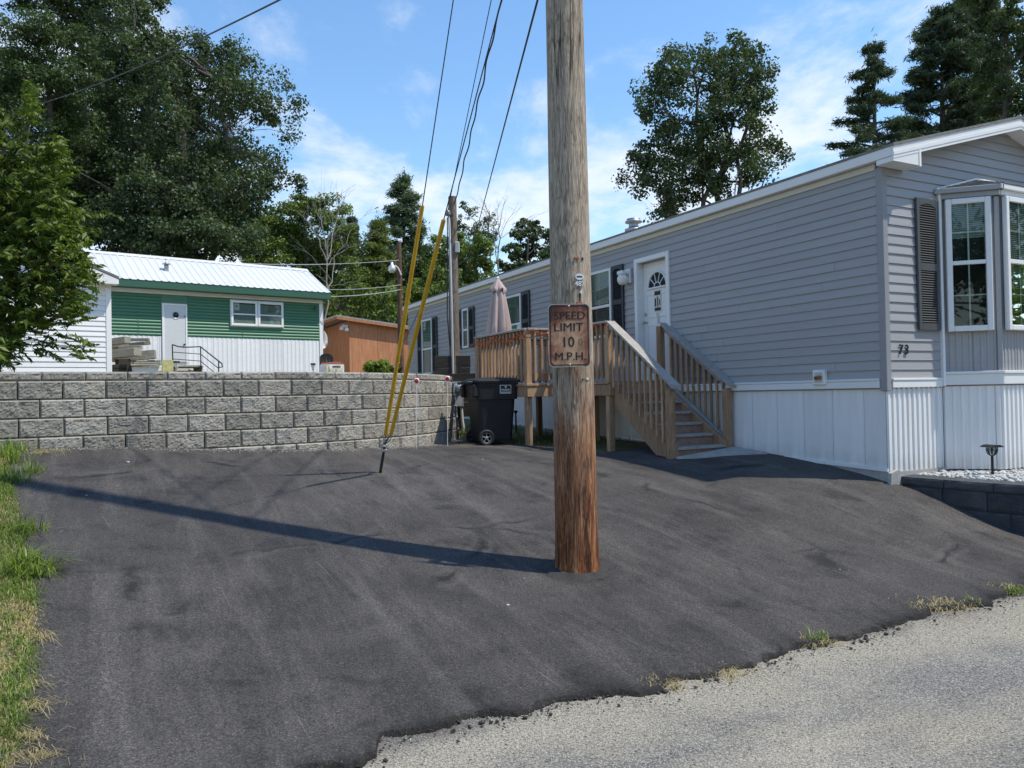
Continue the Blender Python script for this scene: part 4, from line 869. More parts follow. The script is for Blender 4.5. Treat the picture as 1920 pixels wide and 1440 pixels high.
# orange leaf garland along the rail
gar = thing('garland', DF(OW, 5.6, RT), 'orange leaf garland strung along the deck rail', 'garland')
gp = []; LfV, LfF = [], []
def sway(s): return -.05 - .085 * abs(math.sin(s * math.pi * 2.2))
route = [(OW - .01, T2 - .05 - (T2 - T1 - .12) * q, RT + sway(q * 1.0)) for q in np.linspace(0, 1, 40)] + [(OW - .01 - (OW - ON) * q, T1 - .01, RT - .03 + .02 * math.sin(q * 9)) for q in np.linspace(0.05, 1, 12)] + [(ON + .0, T1 - .12 - (T1 - T0 - .2) * q, RT + .0 + .02 * math.sin(q * 14)) for q in np.linspace(0.1, 1, 20)]
MB().tube([DF(*r_) for r_ in route], .004, 4).build('string', M['garland'], gar)
mb = MB()
for i, r_ in enumerate(route):
    for q in range(4 if i < 40 else 2):
        if RNG.uniform() < .30: continue
        c0 = DF(*r_) + RNG.normal(size=3) * .02; a = RNG.normal(size=3); a /= np.linalg.norm(a); b = np.cross(a, RNG.normal(size=3)); b /= np.linalg.norm(b); s_ = RNG.uniform(.016, .034)
        mb._add([c0 - a * s_, c0 + b * s_ * .7, c0 + a * s_, c0 - b * s_ * .7], [(0, 1, 2, 3)])
mb.build('leaves', M['garland'], gar, fix=False)

# closed patio umbrella on the deck
up = DF(1.28, 6.45, DZ); umb = thing('patio_umbrella', up, 'closed beige patio umbrella standing on the deck', 'umbrella')
uf = Fr(up, (1, 0, 0)); MB().lathe(uf, [(0, 0), (.22, 0), (.22, .03), (.05, .07), (.05, .2), (0, .2)], 20).build('base', M['black'], umb); MB().tube([uf(0, 0, 0), uf(0, 0, 1.86)], .018, 10).build('mast', M['plasticw'], umb)
def cloth(z0, z1, r0, r1, folds, depth, seed, hem=.05, n=72, m=26, prow=.55):
    V = []; rg = np.random.default_rng(seed); ph = rg.uniform(0, 6.28, 4)
    for j in range(m + 1):
        t = j / m; z = z0 + (z1 - z0) * t; r = r0 + (r1 - r0) * min(1.0, t / .85) ** prow * (1 - .12 * max(0, t - .8) / .2)
        for i in range(n):
            a = 2 * math.pi * i / n; f_ = math.cos(folds * a + ph[0] + 1.1 * t) * depth * (t ** .6) + .35 * depth * math.cos((folds * 2 + 1) * a + ph[1]) * t
            rr = max(.012, r * (1 + f_)); zz = z + (hem * (math.cos(folds * a + ph[0] + .8) * .5 + .4 * math.cos(3 * a + ph[2])) * t ** 4)
            V.append(uf(rr * math.cos(a), rr * math.sin(a) * .92, zz))
    F_ = [(j * n + i, j * n + (i + 1) % n, (j + 1) * n + (i + 1) % n, (j + 1) * n + i) for j in range(m) for i in range(n)]
    return MB()._add(V, F_, True)
cloth(1.74, .80, .055, .172, 7, .34, 3, .07).build('canopy', M['cloth'], umb); cloth(1.83, 1.60, .02, .135, 6, .15, 5, .05, m=12, prow=.9).build('vent_cap', M['cloth'], umb); MB().lathe(uf, [(0, 1.87), (.02, 1.86), (.025, 1.82), (0, 1.81)], 10).build('finial', M['plasticw'], umb)

# ------------------------------------------------------------------ near utility pole, sign
pb = np.array([.47, 5.85]); pz = GL(*pb); PB = np.array([pb[0], pb[1], pz])
POLE_H = 9.6
pole = thing('utility_pole', PB, 'tall brown wooden utility pole standing in the driveway', 'utility pole')
mb = MB(); n = 40; V = []; zs_ = np.r_[np.linspace(-.2, 4.6, 120), np.linspace(4.8, POLE_H, 30)]
for z in zs_:
    r0 = .162 - .0042 * z + .012 * math.exp(-max(z, 0) * 6)
    for i in range(n):
        a = 2 * math.pi * i / n; v = Vector((math.cos(a) * 2.2, math.sin(a) * 2.2, z * .35)); r = r0 + mnoise.fractal(v, .8, 2, 4) * .0035 + mnoise.noise(Vector((math.cos(a) * 9, math.sin(a) * 9, z * .5))) * .0018
        V.append((PB[0] + r * math.cos(a) - .003 * z, PB[1] + r * math.sin(a), pz + z))
mb._add(V, [(j * n + i, j * n + (i + 1) % n, (j + 1) * n + (i + 1) % n, (j + 1) * n + i) for j in range(len(zs_) - 1) for i in range(n)], True); mb._add(V[-n:], [tuple(range(n))])
mb.build('shaft', M['pole'], pole, origin=PB)
cv = []; nn = 44
for j, (rr, zz) in enumerate(((.150, .020), (.180, .026), (.205, .016), (.25, .004), (.30, -.012))):
    for i in range(nn):
        a = 2 * math.pi * i / nn; q_ = mnoise.fractal(Vector((math.cos(a) * 2.5, math.sin(a) * 2.5, j * .7)), .8, 2, 4); x_, y_ = PB[0] + (rr * (1 + .16 * q_ * (j > 0))) * math.cos(a), PB[1] + (rr * (1 + .16 * q_ * (j > 0))) * math.sin(a)
        cv.append((x_, y_, GL(x_, y_) + zz + .012 + .012 * q_))
MB()._add(cv, [(j * nn + i, j * nn + (i + 1) % nn, (j + 1) * nn + (i + 1) % nn, (j + 1) * nn + i) for j in range(4) for i in range(nn)], True).build('asphalt_collar', plain('tar_collar', (.030, .028, .027), .85, var=.5, scale=60, bump=.6, bscale=90), pole)
def pole_r(z): return .162 - .0042 * z
vdir = np.array([-PB[0], -PB[1]]) / np.linalg.norm(PB[:2])
def pole_front(px, py, out=.0):
    """point on the pole's viewer-facing skin seen at a pixel"""
    d = ray(px, py); c = PB[:2]; a = d[:2] @ d[:2]; q = (CAM[:2] - c); z = 1.5 + d[2] * 5.6 - pz; cx_ = c + np.array([-.003 * z, 0]); q = CAM[:2] - cx_; r = pole_r(z) + out
    b_ = 2 * (d[:2] @ q); cc = q @ q - r * r; disc = max(b_ * b_ - 4 * a * cc, 0.0); k0 = (-b_ - math.sqrt(disc)) / (2 * a); p = CAM + d * k0; nr = np.r_[(p[:2] - cx_), 0]; return p, nr / np.linalg.norm(nr)
def pole_fr(px, py, out=.0):
    p, nr = pole_front(px, py, out); return Fr(p, np.cross(np.array([0, 0, 1.]), nr))       # x to the right, -y out of the pole
def yb(f): return f
SIGNP = at_depth(1067.5, 629, 5.85 - .205); sf = Fr((SIGNP[0], SIGNP[1], SIGNP[2]), (1, .02, 0), None)
# rounded plate 12 x 18 in
sg = thing('speed_limit_sign', sf(0, 0, -.232), 'rusty speed limit sign reading 10 mph on the pole', 'sign')
def rrect(w, h, r, n=8): return [(sx * (w / 2 - r) + r * math.cos(math.radians(a0 + 90 * i / n)), sz * (h / 2 - r) + r * math.sin(math.radians(a0 + 90 * i / n))) for sx, sz, a0 in ((1, 1, 0), (-1, 1, 90), (-1, -1, 180), (1, -1, 270)) for i in range(n + 1)]
tilt = .004
MB().prism(sf, rrect(.305, .464, .034), 'y', .0, .003).build('rim', M['alu'], sg)
o = MB().prism(sf, rrect(.298, .456, .032), 'y', -.001, -.0004).build('plate', M['sign'], sg)
a, b = rrect(.284, .440, .028), rrect(.270, .426, .022); mb = MB(); n = len(a); mb._add([sf(p[0], -.0016, p[1]) for p in a + b], [(i, (i + 1) % n, n + (i + 1) % n, n + i) for i in range(n)]); mb.build('border', M['ink'], sg, fix=False)
for tx, zz, sz, sx, xx in (('SPEED', .143, .086, 1.0, 0.004), ('LIMIT', .058, .088, 1.05, -.006), ('10', -.052, .106, .95, -.012), ('M.P.H.', -.157, .086, 1.02, .004)):
    lt_ = put_text(tx, sz, M['ink'], 'lettering', sg, sf, xx - .0010, -.0022, zz, sx, .0002, .0); put_text(tx, sz, M['ink'], 'letter_stroke', lt_, sf, xx + .0010, -.0025, zz, sx, .0002, .0)
put_text('0', .072, M['inkpale'], 'faded_numeral', sg, sf, .082, -.0022, -.048, .95, .0002, .0)
MB().box(sf, -.04, .04, .003, .05, .17, .20).box(sf, -.04, .04, .003, .05, -.20, -.17).build('bracket', M['steel'], sg)
for zz in (.215, -.215): MB().lathe(Fr(sf(.0, -.003, zz), (1, 0, 0), (0, 0, 1), (0, -1, 0)), [(0, .004), (.007, .003), (.008, -.002)], 10).build('bolt', M['steel'], sg)
# hardware on the pole: round tag, numbers, nails, reflectors
p, nr = pole_front(1086, 519, .002); tg = Fr(p, np.cross((0, 0, 1.), nr), None)
MB().prism(tg, [(.033 * math.cos(2 * math.pi * i / 20), .024 * math.sin(2 * math.pi * i / 20)) for i in range(20)], 'y', -.003, .004).build('round_tag', M['alu'], pole)
MB().box(tg, -.022, .022, -.0036, -.003, -.006, .006).build('tag_print', M['ink'], pole)
for tx, (px, py), sz in (('487', (1087, 532), .052), ('4', (1089, 548), .048)):
    f_ = pole_fr(px, py, .004); put_text(tx, sz, M['alu'], 'number_plate', pole, f_, 0, -.001, 0, 1.0, .0012, .001)
for (px, py, w, h, m) in ((1081, 484, .035, .018, 'rust'), (1092, 485, .014, .018, 'black'), (1086, 569, .045, .024, 'rust'), (1101, 711, .026, .018, 'alu'), (1093, 711, .014, .010, 'black')):
    f_ = pole_fr(px, py, .002); one('nail_plate', M[m], pole, f_, -w / 2, w / 2, -.005, .003, -h / 2, h / 2, ch=.002)

# ------------------------------------------------------------------ guy wires, anchor
AN = gpt(710, 888); ground_an = AN.copy()
TOP1 = np.array([PB[0] - .03, PB[1], pz + 9.6]); TOP2 = np.array([PB[0] - .03, PB[1], pz + 7.6])
anc = thing('guy_anchor', AN, 'dark steel anchor rod rising from the driveway to the guy wires', 'anchor rod')
def on_ray_toward(px, py, A, B):
    """point on the segment A-B that comes closest to the sight line through a pixel"""
    d = ray(px, py); u = B - A; w = A - CAM; a, b, c, dd, e = u @ u, u @ d, d @ d, u @ w, d @ w; s = (b * e - c * dd) / (a * c - b * b); return A + u * s
EYE = at_depth(721, 838, AN[1] - .03); MB().tube([AN - np.array([0, 0, .1]), AN + (EYE - AN) * .35 + np.array([.01, 0, 0]), EYE], [.017, .017, .014], 8).build('rod', M['black'], anc)
MB().tube([EYE + np.array([.028 * math.cos(t_), 0, .034 * math.sin(t_)]) for t_ in np.linspace(0, 2 * math.pi, 14)], .010, 6, caps=False).box(Fr(EYE, (1, 0, 0)), -.03, .03, -.025, .025, -.055, -.025, .006).build('eye_nut', M['steel'], anc)
def guy(pts_px, depth_dir, label, guard_px, w_rad=.006):
    """guard and wire follow the sight lines; depth runs evenly from anchor eye to the pole top"""
    th = thing('guy_wire', EYE, label, 'guy wire', 'guy wires to the near pole')
    return th
def depth_on(px, py, top):
    """point seen at a pixel whose depth lies on the straight run from the anchor eye up to the pole"""
    best = None
    d = ray(px, py)
    # intersect the sight line with the vertical plane through eye and pole
    hv = (top - EYE)[:2]; nrm = np.array([-hv[1], hv[0], 0.0]); return CAM + d * (((EYE - CAM) @ nrm) / (d @ nrm))
for gi, (g0, g1, wtop, lab) in enumerate((((723, 815), (792, 386), (850, 0), 'left guy wire with its slim yellow guard'), ((733, 815), (832, 412), (940, 0), 'right guy wire with its slim yellow guard'))):
    th = thing('guy_wire', EYE, lab, 'guy wire', 'guy wires to the near pole')
    top = TOP1; G0 = depth_on(*g0, top); G1 = depth_on(*g1, top); Wt = G1 + (depth_on(*wtop, top) - G1) * 1.0
    # straight on to the pole
    kk = (PB[0] - G1[0]) / (Wt[0] - G1[0]); Wend = G1 + (Wt - G1) * kk; pass
    MB().tube([G0, G0 + (G1 - G0) * .5, G1], [.021, .023, .021], 10).build('guard', M['yellow'], th)
    rib = np.array([.012, -.021, 0]); MB().tube([G0 + rib, G1 + rib], .004, 4).build('guard_rib', M['yellow'], th)
    MB().tube([EYE + np.array([.0, 0, .03]), G0, G1, Wend], .0055, 6).build('strand', M['cable'], th)
    pr = EYE * .3 + G0 * .7
    for k0 in (-1, 1): MB().tube([EYE + np.array([.012 * k0, 0, .03]), EYE * .5 + G0 * .5 + np.array([.022 * k0, 0, 0]), G0 + np.array([.016 * k0, 0, -.0])], .005, 5).build('grip', M['steel'], th)

# ------------------------------------------------------------------ service pole behind the wall end, with meter
SPp = at_depth(853, 700, 14.2); sx_, sy_ = SPp[0], SPp[1]; sz0 = G(sx_, sy_); ptop = at_depth(848.5, 369, 14.2)
sp_ = thing('service_pole', (sx_, sy_, sz0), 'weathered grey service pole with conduit and meter behind the black bin', 'utility pole')
zt_ = ptop[2]; bx = .0
MB().tube([(sx_, sy_, sz0 - .2), (sx_, sy_, sz0 + 1.5), (sx_ + .01, sy_, zt_)], [.105, .098, .075], 20).build('shaft', M['pole2'], sp_)
MB().tube([(sx_ - .025, sy_ - .11, sz0 + .9), (sx_ - .03, sy_ - .105, sz0 + 2.2), (sx_ - .045, sy_ - .10, zt_ - .55), (sx_ - .06, sy_ - .06, zt_ - .30)], .021, 8).build('conduit', M['conduit'], sp_)
MB().tube([(sx_ - .08, sy_ - .07, sz0 + 1.6), (sx_ - .12, sy_ - .05, sz0 + 2.2), (sx_ - .09, sy_ - .08, sz0 + 3.2), (sx_ - .085, sy_ - .07, zt_ - .4)], .010, 6).build('cable', M['cable'], sp_)
MB().box(Fr((sx_ + .085, sy_ - .06, zt_ - .95), (1, 0, 0)), -.035, .045, -.04, .04, -.10, .10, .01).build('junction_box', M['conduit'], sp_)
MB().lathe(Fr((sx_ - .07, sy_ - .10, zt_ - .33), (1, 0, 0)), [(0, .07), (.05, .04), (.055, -.03), (.03, -.05), (0, -.05)], 10).build('weatherhead', M['meter'], sp_)
bfw = Fr((sx_ - .02, sy_ - .13, 0), (1, .12, 0))
bz = at_depth(853, 667, 14.1)[2]; b2z = at_depth(853, 700, 14.1)[2]
for i, (z0, z1, x0, x1) in enumerate(((bz - .22, bz, -.34, .32), (bz - .46, bz - .225, -.33, .31))): one('backboard_plank', M['board'], sp_, bfw, x0, x1, .03, .055, z0, z1, ch=.004)
for i, (z0, z1, x0, x1) in enumerate(((b2z - .26, b2z - .005, -.16, .50), (b2z - .53, b2z - .265, -.15, .50), (b2z - .80, b2z - .535, -.15, .5))): one('backboard_plank', M['board'], sp_, bfw, x0, x1, .0, .026, z0, z1, ch=.004)
mz = at_depth(858, 728, 14.0)[2]; mo = at_depth(857, 728, 14.0); mf = Fr((mo[0], sy_ - .20, 0), (1, .12, 0))
bxm = MB().box(mf, -.10, .13, .0, .09, mz - .12, mz + .12, .01).build('meter_socket', M['meter'], sp_)
MB().lathe(Fr(mf(.02, -.005, mz + .015), (1, 0, 0), (0, 0, 1), (0, -1, 0)), [(.085, -.02), (.085, .02), (.075, .05), (.07, .075), (.05, .085), (0, .087)], 20).build('meter_dome', M['alu'], bxm)
pz2 = at_depth(857, 750, 14.0)[2]; bx2 = MB().box(mf, -.085, .115, .0, .08, pz2 - .13, pz2 + .10, .008).build('breaker_box', M['meter'], sp_)
MB().box(mf, -.06, .09, -.004, .0, pz2 - .11, pz2 + .06, .002).build('breaker_door', M['conduit'], bx2)
MB().tube([mf(-.02, .04, pz2 - .12), mf(-.02, .04, sz0 - .05)], .024, 8).tube([mf(.07, .05, pz2 - .12), mf(.09, .05, sz0 + .2), mf(.13, .03, sz0 - .05)], .028, 8).build('ground_conduit', M['conduit'], sp_)

# ------------------------------------------------------------------ wheeled bin
bp = gpt(905, 826); binz = GL(at_depth(921, 770, 12.05)[0], 12.05)
BY = 11.75; bc = at_depth(921, 770, BY + .3); bth = math.radians(19); BF = Fr((bc[0], BY + .3, binz), (math.cos(bth), math.sin(bth), 0))
binn = thing('wheeled_bin', BF(0, 0, 0), 'black wheeled refuse bin beside the end of the block wall', 'bin')
def taper(fr, sec, mat, name, parent, ch=.03):
    """stack of rounded rectangles (z, w, d, yoff, r)"""
    mb = MB(); rings = []; n = None
    for z, w, d, yo, r in sec:
        pts = rrect(w, d, r, 5); n = len(pts); rings += [fr(p[0], p[1] + yo, z) for p in pts]
    k_ = len(sec); fs = [(j * n + i, j * n + (i + 1) % n, (j + 1) * n + (i + 1) % n, (j + 1) * n + i) for j in range(k_ - 1) for i in range(n)] + [tuple(range(n))[::-1], tuple(range((k_ - 1) * n, k_ * n))]
    mb._add(rings, fs); return mb.build(name, mat, parent)
taper(BF, [(.05, .50, .52, 0, .05), (.09, .52, .54, 0, .06), (.70, .60, .64, 0, .07), (.705, .66, .70, 0, .07), (.93, .70, .74, 0, .07), (.95, .70, .74, 0, .07)], M['bin'], 'body', binn)
lid = taper(BF, [(.955, .74, .78, 0, .07), (.985, .75, .79, 0, .07), (1.0, .74, .78, 0, .08), (1.03, .60, .62, 0, .1), (1.04, .40, .40, 0, .1)], M['bin'], 'lid', binn)
MB().tube([BF(-.40, -.20, .97), BF(-.46, -.20, .955), BF(-.46, .20, .955), BF(-.40, .20, .97)], .018, 8).box(BF, -.47, -.30, -.30, .30, .945, .985, .01).build('handle', M['bin'], binn)
[MB().box(BF, -.40, -.31, y_, y_ + .13, .74, .94, .02).build('hinge_bracket', M['bin'], binn) for y_ in (-.37, .24)]
for yy in (-.30, .30):
    wf = Fr(BF(-.17, yy + (-.045 if yy < 0 else .045), .125), BF.ax, None); w_ = thing
    wx = Fr(BF(-.19, yy + (-.035 if yy < 0 else .035), .122), BF.ax, np.array([0, 0, 1.]), -BF.ay)
    tyre = MB().lathe(wx, [(.075, -.03), (.118, -.03), (.125, -.02), (.125, .02), (.118, .03), (.082, .03), (.078, .012), (.075, -.03)], 28).build('wheel', M['bin'], binn)
    mb = MB().lathe(wx, [(.0, .018), (.022, .018), (.026, .008), (.0, .0)], 14).lathe(wx, [(.070, .016), (.078, .022), (.080, .010), (.070, .008)], 28)
    for q in range(5):
        a = 2 * math.pi * q / 5 + .3; mb.tube([wx(.018 * math.cos(a), .018 * math.sin(a), .012), wx(.074 * math.cos(a), .074 * math.sin(a), .012)], .008, 5)
    mb.build('hub', M['meter'], tyre)
    MB().lathe(wx, [(0, -.01), (.074, -.01), (.074, -.012), (0, -.012)], 20).build('hub_shade', M['black'], tyre)
lb = MB().box(BF, .03, .21, -.3705, -.366, .79, .92, .004).build('sticker', M['plasticw'], binn)
MB().box(BF, .038, .202, -.3715, -.3706, .80, .912).build('sticker_face', M['ink'], lb)
put_text('PINARD', .034, M['plasticw'], 'sticker_print', lb, BF, .12, -.373, .845, 1.1, .0002, .0008)
mb = MB()
for q in range(11): mb.box(BF, .047 + q * .0135, .047 + q * .0135 + .0095, -.3727, -.3717, .806, .817)
mb.build('sticker_small_print', M['plasticw'], lb)
MB().lathe(Fr(BF(.12, -.373, .885), (1, 0, 0), (0, 0, 1), (0, -1, 0)), [(0, .001), (.017, .001), (.014, -.001)], 8).box(BF, .106, .113, -.3735, -.372, .893, .908).box(BF, .127, .134, -.3735, -.372, .893, .908).build('sticker_emblem', M['plasticw'], lb)

# ------------------------------------------------------------------ green and white trailer up on the yard
TA = math.radians(53); TD = np.array([math.sin(TA), math.cos(TA), 0]); T_O = at_depth(207, 620, 24.0); T_O[2] = 0
TF = Fr(T_O, TD); TN = -TF.ay
def tp(px, py, out=0.0):
    P = on_plane(px, py, T_O + TN * out, TN); return float((P - T_O) @ TD), float(P[2])
TL = tp(603, 600)[0]; tz0 = 2.02
Zg1 = tp(400, 633)[1]; Zt1 = .5 * (tp(215, 546)[1] + tp(600, 570)[1]); Zt2 = .5 * (tp(215, 535)[1] + tp(600, 562)[1]); 
trl = thing('trailer', TF(3, 1, 2.0), 'green and white trailer with a white metal roof behind the block wall', 'trailer')
twall = MB().box(TF, -3.5, TL, .004, 3.6, tz0, Zt2 + .02).build('wall', M['white'], trl)
dL, dT = tp(303, 569); dR, _ = tp(350, 571); _, dB = tp(326, 679)
def corrug(fr, x0, x1, z0, z1, parent, mat, name, n):
    """one horizontal rounded course per corrugation"""
    h = (z1 - z0) / n
    for i in range(n):
        zb = z0 + i * h; prof = [(.0, zb + h * .999)] + [(-.004 - .026 * math.sin(math.pi * (q / 6.0)) ** .8, zb + h * (1 - q / 6.0) * .96 + .012 * h) for q in range(7)] + [(.0, zb)]
        MB().prism(fr, prof, 'x', x0, x1).build(name, mat, parent)
nco = 13
corrug(TF, .0, dL - .01, Zg1, Zt1, twall, M['green'], 'siding_course', nco); corrug(TF, dR + .01, TL - .10, Zg1, Zt1, twall, M['green'], 'siding_course', nco)
MB().box(TF, dL - .009, dR + .009, -.022, .0, dT + .03, Zt1).build('siding_panel', M['green'], twall)
ribbed(TF, -1.0, dL - .02, tz0, tz0, Zg1 - .004, twall, M['white'], 'skirt_panel', .8, .15, .012); ribbed(TF, dR + .02, TL - .1, tz0, tz0, Zg1 - .004, twall, M['white'], 'skirt_panel', .8, .15, .012)
MB().box(TF, -1, TL + .02, -.03, .0, Zt1 + .006, Zt2, .004).build('frieze', M['trim'], trl); MB().box(TF, TL - .10, TL + .025, -.035, .0, tz0, Zt1, .004).build('corner_trim', M['trim'], trl)
for xx in (tp(259, 600)[0], tp(455, 645)[0]): MB().box(TF, xx - .007, xx + .007, -.034, -.026, Zg1, Zt1).build('seam', M['green'], twall)
# door with porthole
td = MB().box(TF, dL, dL + .07, -.055, .0, dB, dT).box(TF, dR - .05, dR, -.055, .0, dB, dT).box(TF, dL + .071, dR - .051, -.055, .0, dT - .05, dT).build('door_frame', M['trim'], trl)
MB().box(TF, dL + .072, dR - .052, -.040, -.005, dB + .01, dT - .052, .004).build('door', M['metalroof'], td)
hx, hz = tp(329, 591); hf = Fr(TF(hx, -.042, hz), TD, np.array([0, 0, 1.]), TN)
MB().lathe(hf, [(0, .002), (.10, .002), (.10, .0)], 20).build('porthole', M['glass'], td); MB().lathe(hf, [(.095, .0), (.105, .012), (.125, .012), (.135, .0)], 24).build('porthole_ring', M['alu'], td); MB().lathe(hf, [(0, -.001), (.1, -.001)], 20).build('porthole_dark', M['room'], td)
kx, kz = tp(345, 646); MB().lathe(Fr(TF(kx, -.06, kz), (1, 0, 0)), [(0, -.03), (.03, -.015), (.03, .015), (0, .03)], 10).build('door_knob', M['black'], td); MB().tube([TF(tp(345, 593)[0], -.04, tp(345, 593)[1]), TF(tp(345, 593)[0], -.06, tp(345, 593)[1])], .02, 8).build('door_lock', M['black'], td)
# paired window
wl, wt = tp(432, 563, .03); wr, _ = tp(530, 568, .03); _, wb = tp(480, 612, .03); wm = (wl + wr) / 2
MB().box(TF, wl - .02, wr + .02, -.048, -.028, wb - .03, wt + .03, .004).build('window_casing', M['trim'], trl)
TF2 = Fr(TF(0, -.026, 0), TD)
for a, b in ((wl, wm - .01), (wm + .01, wr)):
    w = window(TF2, a, b, wb, wt, trl, M['trim'], .075, .46, .075, None, False, (.0, .95))
pn = MB().box(TF2, wl + .11, wl + .29, -.043, -.040, wt - .33, wt - .10).build('window_notice', M['trim'], trl); MB().box(TF2, wl + .17, wl + .22, -.0435, -.0431, wt - .22, wt - .17).build('notice_print', M['ink'], pn)
MB().box(TF2, wm + .38, wm + .62, -.043, -.040, wt - .33, wt - .12).build('window_card', M['lumber'], trl)
fx, fz = tp(592, 578); MB().box(TF, fx - .07, fx + .05, -.16, -.03, fz - .03, fz + .03, .01).lathe(Fr(TF(fx - .06, -.17, fz - .05), (1, 0, 0)), [(0, .05), (.05, .03), (.06, -.04), (0, -.05)], 12).build('floodlight', M['greendark'], trl)
# roof: white ribbed sheets, green fascia
oh = .42
eL = tp(216, 521, oh); eR = tp(621, 549, oh); ze = .5 * (eL[1] + eR[1]); xr = eR[0]
f1 = at_depth(400, 500, 24)
def ridge_pt(px, py, back): P = on_plane(px, py, T_O - TN * back, TN); return float((P - T_O) @ TD), float(P[2])
bk_ = 1.8; r1 = ridge_pt(559, 509, bk_); r2 = ridge_pt(250, 474, bk_); zrd = .5 * (r1[1] + r2[1])
slope_t = (zrd - ze) / (bk_ + oh)
def zroof(y): return ze + slope_t * (y + oh)
trf = MB().prism(TF, [(-oh + .03, zroof(-oh) - .03), (bk_, zrd - .03), (bk_ * 2 + oh, zroof(-oh) - .03)], 'x', -3.5, xr - .04).build('roof', M['white'], trl)
x = -3.2
while x < xr - .01:
    xe = min(x + .914, xr); mb = MB(); pts = []; q = x
    while q < xe - 1e-4:
        for fx_, dz in ((0, 0), (.03, .022), (.06, .022), (.09, 0)):
            if q + fx_ < xe: pts.append((q + fx_, dz))
        q += .2285
    pts.append((xe, 0)); vs = []
    for a, dz in pts: vs += [TF(a, -oh - .02, zroof(-oh - .02) + dz + .004), TF(a, bk_ - .01, zrd + dz + .004)]
    mb._add(vs, [(2 * i, 2 * i + 2, 2 * i + 3, 2 * i + 1) for i in range(len(pts) - 1)]); mb.build('roof_sheet', M['metalroof'], trf); x = xe
MB().prism(TF, [(bk_ - .20, zrd + .03 - slope_t * .2), (bk_, zrd + .045), (bk_ + .20, zrd + .03 - slope_t * .2), (bk_, zrd + .03)], 'x', -3.4, xr).build('ridge_cap', M['metalroof'], trf)
MB().box(TF, -3.4, xr - .01, -oh - .002, -oh + .03, ze - .24, ze - .008, .004).build('fascia', M['greendark'], trf); MB().box(TF, -3.4, xr - .02, -oh + .031, .0, ze - .235, ze - .215).build('soffit', M['greendark'], trf)
MB().prism(TF, [(-oh, ze - .22), (-oh, ze - .01), (bk_, zrd - .01), (bk_, zrd - .2)], 'x', xr - .04, xr - .012).build('gable_fascia', M['greendark'], trf)
vx = ridge_pt(312, 506, .55); vF = Fr(TF(vx[0], .55, 0), TD); vz = zroof(.55)
MB().lathe(vF, [(0, vz - .05), (.075, vz - .05), (.075, vz + .20), (.06, vz + .21), (.15, vz + .215), (.03, vz + .28), (0, vz + .28)], 14).build('roof_vent', M['steel'], trf)
MB().tube([vF(-.02, 0, vz + .27), vF(-.02, 0, vz + .42)], .008, 5).build('vent_wire', M['steel'], trf)
# side of the trailer seen past its corner: meter pipe and satellite dish
MB().tube([TF(TL + .07, .05, Zt2), TF(TL + .07, .05, 3.9), TF(TL + .03, .05, 3.5)], .018, 6).build('downpipe', M['conduit'], trl)
dcx = on_plane(604, 637, TF(TL, .5, 0), TN); dsh = thing('satellite_dish', dcx - np.array([0, 0, .4]), 'grey satellite dish at the right end of the green trailer', 'satellite dish')
df_ = Fr(dcx, np.array([.72, .70, 0]), None); dfl = Fr(dcx, np.cross((0, 0, 1.), (.95, -.3, 0)), np.array([0, 0, 1.]), np.array([.95, -.3, .0]) / 1.0)
MB().lathe(dfl, [(0, -.06), (.12, -.05), (.25, -.01), (.33, .04), (.34, .045), (.25, .0), (.12, -.04), (0, -.05)], 24).build('dish', M['conduit'], dsh); MB().tube([dcx + np.array([-.02, .05, -.05]), dcx + np.array([-.08, .05, -.3]), dcx + np.array([-.2, .08, -.35])], .02, 6).build('arm', M['meter'], dsh)
# entry steps with pipe rail
sq = lambda px, py, o=1.0: on_plane(px, py, T_O + TN * o, TN)
stp = thing('step_railing', TF(tp(370, 690, 1.0)[0], -1.0, 2.2), 'thin black pipe handrail beside the trailer door', 'railing')
c_ = [(323, 646), (335, 650), (350, 651), (376, 650), (392, 663), (410, 677), (416, 682), (417, 688), (411, 689)]
MB().tube([sq(*p) for p in c_], .02, 6).build('top_rail', M['black'], stp)
for pts in ([(323, 646), (325, 705)], [(376, 650), (377, 705)], [(410, 677), (410, 705)]): MB().tube([sq(*p) for p in pts], .02, 6).build('rail_post', M['black'], stp)
for pts in ([(323, 660), (376, 664), (409, 690)], [(324, 673), (376, 677), (400, 697)]): MB().tube([sq(*p) for p in pts], .014, 6).build('mid_rail', M['black'], stp)
sl_, sr_ = tp(318, 690, .5)[0], tp(374, 690, .5)[0]; stt = thing('entry_steps', TF((sl_ + sr_) / 2, -.5, 2.0), 'grey wooden landing and steps under the trailer door', 'steps')
zl = tp(340, 686, .5)[1]; one('landing', M['lumber'], stt, TF, sl_, sr_, -.95, -.05, zl - .06, zl, ch=.01)
for i in range(2): one('step', M['lumber'], stt, TF, sr_ + .02 + .3 * i, sr_ + .3 + .3 * i, -.95, -.05, zl - .26 - .2 * i, zl - .2 - .2 * i, ch=.01)
for a in (sl_ + .05, sr_ - .05): one('support', M['lumber'], stt, TF, a - .04, a + .04, -.90, -.10, 1.9, zl - .061, ch=.01)

